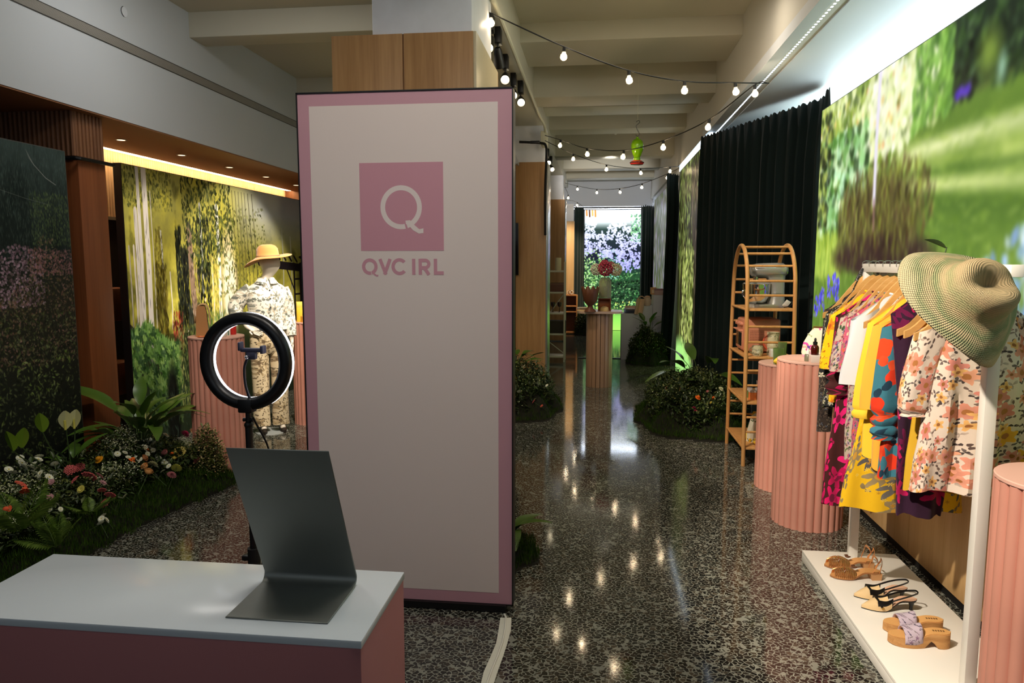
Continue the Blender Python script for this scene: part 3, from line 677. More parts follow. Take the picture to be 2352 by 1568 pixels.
tag(MB().box((2.08, 1.9, 2.80), (2.18, 7.6, 2.84)).build('light_bar', emis('big_led', (222, 242, 238), 20)), 'white light bar hidden behind the top of the lawn screen', 'light strip')
tag(MB().box((1.252, 8.5, 3.055), (1.279, 11.6, 3.125)).build('light_bar', emis('lit_ledge_glow', (222, 240, 255), 4)), 'white glowing band standing for the lit ledge above the tree bark screen', 'light strip')  # emission stands in for the lit underside of the ledge

# ------------------------------------------------------------------ curtains
velvet = M('green_black_velvet', (16, 28, 27), .9, sheen=.08, spec=.2)
velvet2 = M('dark_green_velvet', (24, 42, 38), .8, sheen=.4, spec=.2)
def curtain(path, z0, z1, amp, pitch, mat, label, flare=0., seed=0):
    pts = spline([(a, b, 0) for a, b in path], 24); L = [0]
    for a, b in zip(pts, pts[1:]): L.append(L[-1] + (b - a).length)
    r = random.Random(seed); n = int(L[-1] / pitch * 9); rows = []
    ph = [r.uniform(-.8, .8) for _ in range(n)]
    ts = [L[-1] * i / n for i in range(n + 1)]
    def at(s):
        for i in range(len(L) - 1):
            if L[i + 1] >= s or i == len(L) - 2:
                k = (s - L[i]) / max(L[i + 1] - L[i], 1e-6); p = pts[i].lerp(pts[i + 1], k); d = (pts[i + 1] - pts[i]).normalized(); return p, Vector((d.y, -d.x, 0))
    for j in range(13):
        v = j / 12; z = z1 + (z0 - z1) * v; row = []
        for i, s in enumerate(ts):
            p, nn = at(s); g = s / pitch * 2 * PI + 1.1 * math.sin(s * 2.3 + seed) + .5 * math.sin(s * 6.1)
            a = amp * (.35 + .65 * min(1, v * 6)) * (1 + .4 * math.sin(s * 1.7 + seed))
            if j == 0: a *= .6
            q = p + nn * (a * math.sin(g + .25 * v * math.sin(s * 3)) + a * .3 * math.sin(2.3 * g) + flare * v * v)
            row.append((q.x, q.y, z + (.012 * math.sin(g * 2) if j == 0 else 0)))
        rows.append(row)
    o = MB().grid(rows).build('curtain', mat); 
    md = o.modifiers.new('thickness', 'SOLIDIFY'); md.thickness = .006
    return tag(o, label, 'curtain')
curtain([(1.86, 6.30), (1.92, 6.62), (1.70, 7.2), (1.42, 7.9), (1.16, 8.52)], .003, 3.06, .035, .135, velvet, 'long dark curtain between the lawn screen and the arched shelf', 0, 1)
curtain([(1.28, 11.85), (1.16, 11.72), (1.06, 11.64)], .006, 3.03, .03, .11, velvet, 'dark curtain hanging at the far edge of the bark screen', .10, 2)
curtain([(1.30, 17.1), (1.16, 16.8), (.98, 16.9)], .006, 2.93, .03, .10, velvet2, 'short green curtain at the right of the lilac screen', 0, 3)
curtain([(-.55, 17.2), (-.33, 17.2)], .006, 2.93, .03, .09, velvet2, 'narrow green curtain at the left of the lilac screen', 0, 4)
curtain([(1.02, 17.3), (1.18, 17.35)], .006, 2.9, .02, .08, velvet2, 'narrow green curtain half hidden in the far corner', 0, 5)
tag(MB().cyl((-.62, 17.25, 2.93), (1.22, 17.25, 2.93), .018).box((-.52, 17.24, 2.94), (-.50, 17.43, 2.99)).box((1.10, 17.24, 2.94), (1.12, 17.43, 2.99)).build('curtain_rod', black), 'black rod across the top of the lilac screen', 'rod')
# ------------------------------------------------------------------ pink sign
pinkp = M('pink_print', (196, 148, 160), .5); creamp = M('cream_print', (226, 212, 206), .5)
pinklogo = M('pink_logo_print', (202, 146, 160), .5)
sg = thing('display_sign', 'tall freestanding pink bordered sign with square logo in front of oak column', 'sign', (-.872, 3.21, 0))
def sgbox(x0, x1, z0, z1, y0, y1, nm, mt): return MB().box((x0 + .872, y0, z0), (x1 + .872, y1, z1)).build(nm, mt, sg, False)
sgbox(-1.367, -.378, .035, 2.411, .004, .075, 'core', M('sign_back', (150, 120, 126), .6))
for a in ((-1.369, -1.364, .03, 2.413), (-.381, -.375, .03, 2.413)): sgbox(a[0], a[1], a[2], a[3], -.006, .08, 'frame_edge', black)
for a in ((-1.369, -.375, 2.408, 2.413), (-1.369, -.375, .03, .036)): sgbox(a[0], a[1], a[2], a[3], -.006, .08, 'frame_edge', black)
sgbox(-1.364, -.381, .036, 2.407, 0, .004, 'border_print', pinkp)
sgbox(-1.310, -.444, .090, 2.352, -.0012, .0, 'face_print', creamp)
LX0, LX1, LZ0, LZ1 = -1.080 + .872, -.692 + .872, 1.702, 2.097
MB().box((LX0, -.0022, LZ0), (LX1, -.0012, LZ1)).build('logo_square', pinklogo, sg, False)
sgbox(-.95, -.41, .005, .035, -.02, .06, 'foot', black); sgbox(-1.33, -.95, .005, .035, -.02, .06, 'foot', black)
def flat_ring(name, cx, cz, rx, rz, w, a0, a1, y, mt, n=48):
    q = MB(); ro, ri = [], []
    for i in range(n + 1):
        a = math.radians(a0 + (a1 - a0) * i / n)
        ro.append((cx + rx * math.cos(a), y, cz + rz * math.sin(a))); ri.append((cx + (rx - w) * math.cos(a), y, cz + (rz - w) * math.sin(a)))
    q.grid([ro, ri]); return q
def flat_poly(q, pts, y): q.b.faces.new([q.b.verts.new((px, y, pz)) for px, pz in pts]); return q
def qletter(cx, cz, R, w, y, mt, name='letter', tail=1.):
    q = flat_ring(name, cx, cz, R, R * 1.02, w, -72, 282, y, mt)
    p = [(cx + R * .20, cz - R * .62), (cx + R * .42, cz - R * .60), (cx + R * .60, cz - R * .80), (cx + R * .86, cz - R * 1.02), (cx + R * 1.06, cz - R * .98), (cx + R * 1.06, cz - R * 1.20), (cx + R * .84, cz - R * 1.23), (cx + R * .55, cz - R * 1.06), (cx + R * .36, cz - R * .84), (cx + R * .22, cz - R * .78)]
    for a in range(1, len(p) // 2):
        i, j = a - 1, a; flat_poly(q, [p[i], p[j], p[len(p) - 1 - j], p[len(p) - 1 - i]], y - .0004)
    return q.build(name, mt, sg, False)
kx = 1.387 / 3.21 * 0 + (LX1 - LX0) / 470.                       # metres per zoomed pixel of the logo
lx = lambda u: LX0 + (u - 409) * kx; lz = lambda v: LZ1 - (v - 765) * (LZ1 - LZ0) / 497
qletter(lx(642), lz(1016), 117 * kx, 27 * kx, -.0028, M('cream_logo_print', (230, 216, 212), .5), 'logo_ring')
Y2 = -.0018; TW = 19 * kx
qletter(lx(457), lz(1353), 45 * kx, TW, Y2, pinklogo)
BARY = Y2
def bar(q, a, b, w):
    a = Vector((lx(a[0]), 0, lz(a[1]))); b = Vector((lx(b[0]), 0, lz(b[1]))); d = (b - a).normalized(); n = Vector((d.z, 0, -d.x)) * w / 2; global BARY; BARY -= .00012
    flat_poly(q, [((a + n).x, (a + n).z), ((b + n).x, (b + n).z), ((b - n).x, (b - n).z), ((a - n).x, (a - n).z)], BARY)
q = MB(); bar(q, (516, 1309), (549, 1398), TW); bar(q, (574, 1309), (541, 1398), TW); q.build('letter', pinklogo, sg, False)
flat_ring('letter', lx(627), lz(1353), 46 * kx, 47 * kx, TW, 40, 320, Y2, pinklogo).build('letter', pinklogo, sg, False)
q = MB(); bar(q, (708, 1308), (708, 1399), TW); q.build('letter', pinklogo, sg, False)
q = flat_ring('letter', lx(772), lz(1338), 31 * kx, 30 * kx, TW, -90, 90, Y2, pinklogo, 20)
bar(q, (745, 1308), (745, 1399), TW); bar(q, (745, 1317), (774, 1317), TW); bar(q, (745, 1359), (774, 1359), TW); bar(q, (770, 1362), (794, 1399), TW); q.build('letter', pinklogo, sg, False)
q = MB(); bar(q, (831, 1308), (831, 1399), TW); bar(q, (824, 1389), (877, 1389), TW); q.build('letter', pinklogo, sg, False)

# ------------------------------------------------------------------ pink block with white top, steel stand
bk = thing('display_plinth', 'pink block plinth with glossy white top, nearest to the camera', 'plinth', (-.8, 1.27, 0))
MB().box((-.402, -.138, 0), (.402, .138, .985), .002).build('body', M('pink_block', (172, 112, 114), .5), bk)
MB().box((-.404, -.140, .985), (.404, .140, 1.0), .002).build('top', M('white_gloss', (212, 220, 226), .18), bk)
st = thing('tablet_stand', 'bent brushed steel stand on the white topped pink plinth', 'stand', (-.573, 1.26, 1.0))
prof = [(-.082, .0015), (.060, .0015)] + [(.060 + .018 * math.sin(a), .0195 - .018 * math.cos(a)) for a in [math.radians(k) for k in (20, 40, 60, 80, 95)]]
prof += [(.060 - .125 * k / 4 + .012, .03 + (.283) * k / 4) for k in range(1, 5)]
rows = []; th = .003
pv = [Vector((p[0], p[1])) for p in prof]
for i, p in enumerate(pv):
    d = (pv[min(i + 1, len(pv) - 1)] - pv[max(i - 1, 0)]).normalized(); n = Vector((-d.y, d.x)) * th / 2
    rows.append([(-.098, p.x + n.x, p.y + n.y), (.098, p.x + n.x, p.y + n.y), (.098, p.x - n.x, p.y - n.y), (-.098, p.x - n.x, p.y - n.y)])
MB().grid(rows, True, True, True).build('bent_sheet', steel, st, True, 60)
o = st.children[0]; md = o.modifiers.new('round', 'BEVEL'); md.width = .0012; md.segments = 1

# ------------------------------------------------------------------ ring light
rl = thing('ring_light', 'black ring light with phone holder on a tripod behind the pink plinth', 'ring light', (-1.035, 2.0, 0))
zc = 1.357; RO, RI = .147, .110
yw = math.radians(-4)
ringM = T3(0, 0, zc) @ R3(0, 0, yw) @ R3(math.radians(90), 0, 0)     # ring plane upright, lit side away from the camera
def ringprof(pr, mt, nm):
    rows = []
    for i in range(49):
        a = 2 * PI * i / 48; rows.append([ringM @ Vector((r * math.cos(a), r * math.sin(a), z)) for r, z in pr])
    return MB().grid([list(c) for c in zip(*rows)] and rows).build(nm, mt, rl)
ringprof([(RI, .004), (RI + .003, .014), (RI + .012, .020), (RO - .012, .020), (RO - .003, .014), (RO, .004), (RO, -.004), (RI, -.004), (RI, .004)], M('ring_shell', (16, 16, 18), .35), 'shell')
ringprof([(RI + .001, -.004), (RI + .001, -.018), (RI + .006, -.024), (RO - .006, -.024), (RO - .001, -.018), (RO - .001, -.004)], emis('ring_glow', (246, 246, 255), 4), 'diffuser')
MB().box((-.022, -.022, zc - RO - .006), (.022, .014, zc - RI - .001), .004).build('bracket', black, rl)
q = MB(); q.cyl((0, 0, zc - RO - .035), (0, 0, zc - RO - .004), .008); q.cyl((-.016, 0, zc - RO - .03), (.016, 0, zc - RO - .03), .006); q.ball((0, 0, zc - RO - .046), .013); q.build('ball_head', black, rl)
MB().tube(spline([(.006, 0, zc - RI), (-.002, -.005, zc - .07), (.0, -.012, zc - .02), (.012, -.014, zc + .012)], 6), .0042, 8).build('gooseneck', M('gooseneck_grey', (34, 34, 44), .4), rl)
q = MB(); q.box((-.005, -.024, zc + .030), (.062, -.006, zc + .042), .003, R3(0, math.radians(4), 0) if 0 else None); q.box((-.010, -.030, zc + .034), (-.002, -.004, zc + .060), .003); q.box((.058, -.030, zc + .026), (.068, -.004, zc + .050), .003); q.box((.010, -.024, zc + .008), (.042, -.006, zc + .034), .006)
hold = q.build('phone_holder', M('holder_plastic', (62, 62, 84), .4), rl)
MB().ball((.016, -.026, zc + .016), .006).build('knob', M('knob_chrome', (220, 220, 228), .15, 1.), hold)
MB().cyl((0, 0, .03), (0, 0, zc - RO - .05), .011).build('pole', black, rl)
MB().cyl((0, 0, .70), (0, 0, .78), .019).build('collar', blackm, rl)
MB().box((-.034, -.014, .742), (-.010, .014, .758), .003).build('clamp_lever', black, rl)
for k in range(3):
    a = 2 * PI * k / 3 + .5
    lg = MB().tube([(.012 * math.cos(a), .012 * math.sin(a), .42), (.28 * math.cos(a), .28 * math.sin(a), .012)], .008).build('leg', black, rl)
    MB().ball((.28 * math.cos(a), .28 * math.sin(a), .012), .012).build('rubber_foot', blackm, lg)
MB().tube(spline([(.02, -.01, zc - RO - .02), (.05, .03, zc - .30), (.03, .02, zc - .5), (.014, 0, .62)], 6), .003, 6).build('power_lead', black, rl)

# ------------------------------------------------------------------ fluted pedestals
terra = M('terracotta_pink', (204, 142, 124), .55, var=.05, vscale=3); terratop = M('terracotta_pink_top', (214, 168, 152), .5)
def pedestal(x, y, h, r, label, n=34, mt=terra, mtop=terratop):
    t = thing('fluted_pedestal', label, 'pedestal', (x, y, 0), 0, 'pink fluted pedestals')
    fr = r * math.sin(PI / n) * 1.02; rc = r - fr
    MB().cyl((0, 0, 0), (0, 0, h - .014), rc - .002, seg=32).build('core', mt, t)
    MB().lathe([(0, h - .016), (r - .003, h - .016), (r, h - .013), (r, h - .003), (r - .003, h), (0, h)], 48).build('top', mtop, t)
    me = MB().cyl((0, 0, 0), (0, 0, h - .016), fr, seg=14, caps=False).mesh('flute', mt)
    for i in range(n):
        a = 2 * PI * (i + .5) / n; put('flute', me, t, (rc * math.cos(a), rc * math.sin(a), .0))
    return t
pedestal(1.352, 4.625, 1.05, .214, 'tall pink fluted pedestal carrying the dropper bottle, beside the clothes rail', 27)
pedestal(1.372, 5.345, .925, .19, 'shorter pink fluted pedestal with the lemon, beside the arched shelf', 24)
pedestal(1.497, 2.40, .965, .20, 'pink fluted pedestal with nothing visible on it, in front of the clothes rail', 25)
pedestal(-2.925, 5.20, 1.085, .205, 'pink fluted pedestal with the tan bag, seen behind the ring light', 27)
pedestal(-2.905, 7.02, 1.05, .20, 'pink fluted pedestal with the yellow box, behind the mannequin', 26)
# slatted pillar table of the corridor
tb = thing('pillar_table', 'round slatted pillar table with a thin stone top in the corridor', 'table', (.04, 9.55, 0))
tm = M('table_slat', (168, 132, 104), .3, spec=.6)
MB().cyl((0, 0, 0), (0, 0, .985), .155, seg=24).build('core', M('table_core', (14, 12, 10), .8), tb)
me = MB().box((-.0, -.0245, .0), (.022, .0245, .985), .002).mesh('slat', tm)
for i in range(19): put('slat', me, tb, (.152 * math.cos(2 * PI * i / 19), .152 * math.sin(2 * PI * i / 19), 0), (0, 0, 2 * PI * i / 19))
MB().prism([(.30 * math.copysign(abs(math.cos(a)) ** .55, math.cos(a)), .24 * math.copysign(abs(math.sin(a)) ** .55, math.sin(a))) for a in [2 * PI * i / 40 for i in range(40)]], .985, 1.012).build('table_top', M('stone_top', (206, 178, 160), .35), tb)

# ------------------------------------------------------------------ clothes rail
rk = thing('clothes_rail', 'white square tube clothes rail with white base board', 'clothes rail', (1.395, 3.3, 0))
wm = M('white_powder_coat', (236, 232, 224), .35)
MB().box((-.245, -.66, .045), (.245, .68, .062), .002).build('base_board', M('white_board', (240, 236, 228), .4), rk)
for a in (-.245, .20): MB().box((a, -.66, .002), (a + .045, .68, .045), .002).build('base_rail', wm, rk)
for yy in (-.60, .62): MB().box((-.021, yy - .021, .062), (.021, yy + .021, 1.60), .002).build('post', wm, rk)
MB().box((-.0205, -.72, 1.60), (.0205, .64, 1.642), .002).build('hanging_bar', wm, rk)

# ------------------------------------------------------------------ arched shelf
sw = wood('shelf_wood', (190, 132, 72), (214, 160, 100), 'z', 14, .06)
sh = thing('arched_shelf', 'arched bentwood shelf unit with rungs in front of the dark curtain', 'shelf', (1.20, 5.86, 0))
SD, SWd = .74, .37                                 # along y, along x
def archpts():
    pts = [(0, .0), (.02, .5), (.045, 1.0), (.065, 1.30)]
    top = []
    for i in range(13):
        a = PI - PI * i / 12; top.append((SD / 2 + (SD / 2 - .075) * math.cos(a), 1.42 + .37 * math.sin(a)))
    return pts + top + [(SD - p[0], p[1]) for p in reversed(pts)]
AP = archpts()
def edge_y(z, far):
    ps = AP[:10] if not far else list(reversed(AP[-10:]))
    for (y0, z0), (y1, z1) in zip(ps, ps[1:]):
        if z0 <= z <= z1: return y0 + (y1 - y0) * (z - z0) / (z1 - z0)
    return ps[-1][0]
for x in (0, SWd): MB().tube(spline([(x, p[0], p[1]) for p in AP], 3), .0165, 10).build('arch_frame', sw, sh)
for z in (1.775, 1.72, 1.62, 1.50, 1.385, 1.135, 1.01, .78, .66, .40, .28):
    for far in (0, 1):
        y = edge_y(z, far)
        MB().cyl((0, y, z), (SWd, y, z), .0095, seg=8).build('rung', sw, sh)
for z in (1.27, .885, .515, .145):
    y0, y1 = edge_y(z, 0), edge_y(z, 1)
    MB().box((.004, y0, z - .011), (SWd - .004, y1, z + .007), .003).build('shelf_board', sw, sh)
    for x in (0, SWd): MB().cyl((x, y0, z), (x, y1, z), .011, seg=8).build('shelf_rail', sw, sh)

# ------------------------------------------------------------------ white corridor shelf, stepped plinth, cabinet, TV
ws = thing('bookshelf', 'white metal bookshelf with crossed braces behind the second oak column', 'shelf', (-.53, 11.8, 0))
wmf = M('white_metal', (206, 196, 176), .4)
for x in (-.50, 0):
    for y in (0, .32): MB().box((x - .013, y - .013, 0), (x + .013, y + .013, 1.655), .002).build('post', wmf, ws)
for z in (1.50, 1.15, .805, .46, .085): MB().box((-.50, 0, z - .014), (0, .32, z + .014), .002).build('shelf_board', wmf, ws)
for a, b in (((-.5, .33, .47), (0, .33, 1.15)), ((0, .33, .09), (-.5, .33, .47))): MB().tube([a, b], .009, 6).build('brace', wmf, ws)
tag(MB().lathe([(0, 0), (.048, 0), (.05, .006), (.05, .205), (.044, .21), (.02, .206), (0, .204)], 20).build('pillar_candle', M('candle_wax', (226, 212, 170), .5, spec=.3), loc=(-.645, 11.93, 1.514)), 'thick ivory pillar candle on top of the white bookshelf', 'candle')
q = MB().box((-.12, -.1, 0), (.12, .1, .14), .008); o = q.build('storage_box', M('brown_box', (112, 72, 56), .6), loc=(-.66, 11.97, 1.166)); tag(o, 'reddish brown box on the second shelf of the white bookshelf', 'box'); MB().box((-.122, -.102, .11), (.122, .102, .14), .004).build('lid', M('brown_box_lid', (126, 86, 68), .6), o)
o = MB().box((-.15, -.11, 0), (.15, .11, .20), .01).build('storage_basket', M('dark_basket', (58, 50, 40), .8, bump=.3, bscale=120), loc=(-.66, 11.95, .476)); tag(o, 'dark square basket on a lower shelf of the white bookshelf', 'basket')
MB().box((-.155, -.115, .19), (.155, .115, .205), .004).build('rim', M('basket_rim', (72, 62, 48), .8), o)
for k, x in enumerate((-.73, -.62)):
    o = MB().lathe([(0, 0), (.03, 0), (.006, .008), (.005, .08), (.03, .10), (.038, .14), (.034, .165), (.032, .165), (.036, .14), (.028, .105), (0, .09)], 14).build('goblet', M('brown_glass', (60, 36, 28), .15, spec=.7), loc=(x, 11.96, .821)); tag(o, ['dark goblet on the white bookshelf, the one nearer the column', 'dark goblet on the white bookshelf, beside the post'][k], 'goblet')
sp = thing('stepped_plinth', 'white stepped plinth with homeware at the right of the corridor', 'plinth', (.42, 12.2, 0))
spm = M('plinth_white', (200, 202, 206), .5)
for x0, x1, z in ((0, .341, .787), (.345, .516, .915), (.52, .72, 1.098)): MB().box((x0, 0, 0), (x1, .4, z), .003).build('step', spm, sp)
pink2 = M('pale_goods', (226, 196, 176), .6)
for k in range(5):
    o = MB().lathe([(0, 0), (.08, 0), (.13, .012), (.135, .016), (.13, .016), (.08, .006), (0, .006)], 20).build('plate', M('plate_grey' if k < 3 else 'plate_cream', (112, 112, 112) if k < 3 else (226, 200, 168), .4), loc=(.585, 12.38, .789 + k * .015)); tag(o, ['lowest', 'second from the bottom', 'middle grey', 'lower cream', 'topmost cream'][k] + ' plate in the stack on the lowest step of the white plinth', 'plate', 'plates on the stepped plinth')
o = MB().box((-.10, -.07, 0), (.10, .07, .028), .004).build('boxed_set', pink2, loc=(.58, 12.38, .87)); tag(o, 'flat cream box on top of the plate stack on the stepped plinth', 'box'); MB().box((-.08, -.05, .028), (.08, .05, .036), .002).build('label_card', M('tan_card', (206, 150, 96), .6), o)
ap = thing('folded_apron', 'peach fabric apron draped over the middle step of the white plinth', 'apron', (.715, 12.19, .78))
MB().grid([[(-.05 - .04 * v + .14 * u, -.03 * math.sin(u * 9) - .02, .26 - .26 * v) for u in [i / 8 for i in range(9)]] for v in [j / 6 for j in range(7)]]).build('cloth', M('apron_cloth', (232, 196, 160), .8), ap); MB().tube(bez((-.03, -.03, .26), (.02, -.06, .34), (.08, -.02, .27), 8), .009).build('strap', M('apron_strap', (206, 160, 130), .8), ap)
o = MB().lathe([(0, 0), (.05, 0), (.065, .03), (.07, .09), (.05, .13), (.055, .15), (.05, .15), (.045, .13), (0, .125)], 18).build('ceramic_jar', M('jar_cream', (214, 190, 164), .4), loc=(.852, 12.32, .917)); tag(o, 'rounded cream jar on the middle step of the white plinth', 'jar'); MB().lathe([(0, .15), (.05, .15), (.03, .165), (0, .17)], 14).build('lid', M('jar_lid', (196, 150, 110), .5), o)
o = MB().box((-.07, -.06, 0), (.07, .06, .10), .006).build('gift_box', M('gift_box_pattern', (190, 160, 150), .5), loc=(1.04, 12.36, 1.10)); tag(o, 'patterned pale box on the top step of the white plinth', 'box'); MB().box((-.072, -.062, .075), (.072, .062, .105), .004).build('lid', M('gift_lid', (150, 110, 112), .5), o)
o = MB().box((-.05, -.05, 0), (.05, .05, .12), .006).build('candle_box', M('candle_box_tan', (216, 160, 100), .5), loc=(.99, 12.52, 1.10) if 0 else (.965, 12.53, 1.10)); tag(o, 'tan box behind the patterned box on the top step', 'box'); MB().box((-.03, -.0505, .02), (.03, -.05, .08)).build('front_label', M('label_cream', (236, 214, 180), .5), o)
cb = thing('side_cabinet', 'small warm wood cabinet with open bays at the corridor end', 'cabinet', (-.86, 17.45, 0) if 0 else (-.80, 16.45, 0))
cw = wood('cabinet_wood', (176, 116, 66), (200, 140, 86), 'z', 12, .05)
for x in (0, .33): MB().box((x, 0, 0), (x + .03, .3, .90), .003).build('side_panel', cw, cb)
for z in (0.02, .50, .63, .88): MB().box((.03, 0, z), (.33, .3, z + .03), .003).build('shelf_board', cw, cb)
MB().box((.03, .27, .05), (.33, .29, .88)).build('back_panel', M('cabinet_back', (96, 58, 34), .6), cb)
o = thing('wire_bowl', 'looped white and bronze wire bowl on the wooden cabinet', 'bowl', (-.60, 16.6, .91))
for k in range(6):
    a = k * 1.05; MB().tube([(.05 * math.cos(a) + .035 * math.cos(b), .05 * math.sin(a) + .01 * math.cos(b), .05 + .04 * math.sin(b)) for b in [2 * PI * i / 12 for i in range(13)]], .005, 6).build('loop', M('wire_white' if k % 2 else 'wire_bronze', (230, 226, 220) if k % 2 else (120, 80, 50), .4), o)
MB().cyl((0, 0, 0), (0, 0, .008), .05).build('foot', M('wire_bronze2', (120, 80, 50), .4), o)
tv = thing('wall_monitor', 'thin black wall monitor mounted on the second oak column', 'monitor', (-1.09, 9.47, 1.48))
MB().box((-.45, -.02, 0), (.055, .0, .685), .003).build('case', black, tv); MB().box((-.44, -.0215, .01), (.045, -.0205, .675)).build('screen_glass', M('dark_glass', (8, 9, 12), .08), tv); MB().box((-.3, .0, .25), (-.1, .03, .45)).build('bracket', blackm, tv)
# ------------------------------------------------------------------ clothes on the rail
C = dict
PR = {}
PR['paisley'] = print_mat('brown_paisley', (58, 48, 42), [(46, 3, .42, .5, .8, 1, [(120, 104, 90), (86, 96, 110), (30, 26, 26)], None), (80, 2, .45, .7, .7, 1, [(150, 134, 112), (34, 30, 30), (96, 80, 70)], None)], src='cloth')
PR['blackcream'] = print_mat('black_cream_floral', (38, 38, 40), [(22, 5, .45, .35, .8, 1, [(226, 216, 190), (150, 150, 110), (196, 188, 160)], (120, 110, 70)), (40, 2, .48, .7, .7, 1, [(110, 116, 76), (196, 190, 170), (80, 90, 110)], None)], src='cloth')
PR['yelloworange'] = print_mat('yellow_orange_floral', (250, 200, 20), [(14, 6, .46, .25, .75, 1, [(246, 140, 30), (240, 170, 110), (250, 214, 60)], (190, 90, 30)), (34, 2, .4, .7, .5, 1, [(200, 110, 20), (250, 160, 60)], None)], src='cloth')
PR['magenta'] = print_mat('magenta_brown_floral', (70, 30, 30), [(7.5, 5, .56, .32, .9, 1, [(222, 20, 104), (232, 34, 120), (196, 16, 88)], (120, 16, 60)), (17, 2, .42, .6, .35, 1, [(222, 20, 104), (180, 16, 84)], None)], src='cloth')
PR['greenpurple'] = print_mat('green_purple_floral', (196, 176, 160), [(26, 2, .5, .65, .9, 1, [(96, 120, 70), (130, 76, 110), (70, 90, 60), (190, 90, 110)], None), (40, 5, .45, .4, .7, 1, [(176, 70, 100), (110, 90, 150), (60, 60, 50)], (40, 40, 40))], src='cloth')
PR['pinkmulti'] = print_mat('pink_multicolour_print', (196, 90, 120), [(30, 2, .5, .6, .9, 1, [(70, 110, 130), (230, 110, 60), (120, 60, 110), (236, 200, 170)], None), (52, 4, .45, .4, .7, 1, [(60, 60, 90), (230, 120, 130), (110, 140, 90)], None)], src='cloth')
PR['white'] = M('white_jersey', (222, 224, 230), .85, sheen=.2, bump=.05, bscale=30)
PR['gauze'] = print_mat('yellow_gauze_print', (240, 190, 28), [(6.5, 7, .46, .3, .75, 1, [(120, 116, 110), (160, 140, 100), (96, 92, 92)], (200, 150, 60)), (15, 2, .46, .62, .55, 1, [(110, 106, 104), (150, 130, 90)], None), (30, 6, .3, .4, .3, 1, [(250, 214, 90), (210, 150, 40)], None)], src='cloth')
PR['yellow'] = M('bright_yellow_cotton', (250, 206, 52), .8, sheen=.2, bump=.05, bscale=24)
PR['mango'] = M('mango_jersey', (246, 180, 58), .85, sheen=.2, bump=.05, bscale=24)
PR['tealred'] = print_mat('teal_red_print', (60, 120, 138), [(5.5, 3, .62, .35, .95, 1, [(232, 74, 34), (226, 60, 30)], (60, 120, 138)), (11, 2, .5, .5, .5, 1, [(232, 80, 40), (44, 96, 116), (30, 60, 80)], None)], src='cloth')
PR['olive'] = M('mustard_lining', (214, 168, 40), .85)
PR['darkpink'] = print_mat('navy_magenta_print', (52, 24, 48), [(9, 5, .5, .35, .8, 1, [(190, 20, 90), (110, 20, 70)], None)], src='cloth')
PR['peach'] = print_mat('cream_peach_floral', (226, 208, 192), [(26, 3, .46, .6, .75, 1, [(150, 130, 120), (110, 96, 92), (190, 170, 156)], None), (36, 2, .48, .68, .66, 1, [(96, 78, 72), (120, 98, 88), (76, 64, 62)], None), (12.5, 6, .47, .2, .74, 1, [(222, 146, 120), (230, 164, 132), (214, 136, 122), (238, 178, 60), (224, 150, 126)], (170, 110, 60)), (19, 5, .42, .24, .5, 1, [(226, 156, 130), (216, 142, 128), (234, 180, 110)], (150, 96, 50))], src='cloth')
hangwood = wood('hanger_wood', (206, 152, 84), (226, 176, 108), 'x', 18, .08, .35)
wire = M('hook_chrome', (190, 190, 190), .2, 1.)

def hanger(y, what, tilt=0.):
    t = thing('clothes_hanger', 'wooden hanger carrying the ' + what, 'hanger', (1.395, y, 1.545), tilt, 'wooden hangers on the white rail')
    rows = []
    for i in range(21):
        x = -.215 + .43 * i / 20; k = abs(x) / .215
        z = .022 - .185 * (.15 * k + .85 * (k * k * (3 - 2 * k))) - .01 * k; h = .021 - .007 * k; th = .007
        y0 = -.02 * k * k
        rows.append([(x, y0 - th, z - h), (x, y0 - th, z + h), (x, y0 + th, z + h), (x, y0 + th, z - h)])
    MB().grid(rows, True, True, True).build('shoulder_bar', hangwood, t, True, 50)
    hk = [(0, 0, .03), (0, 0, .052), (.016, 0, .066), (.025, 0, .088), (.021, 0, .106), (.0, 0, .1125), (-.021, 0, .106), (-.0255, 0, .094), (-.0245, 0, .084)]
    MB().tube(spline(hk, 4), .0016, 6).build('hook', wire, t)
    return t

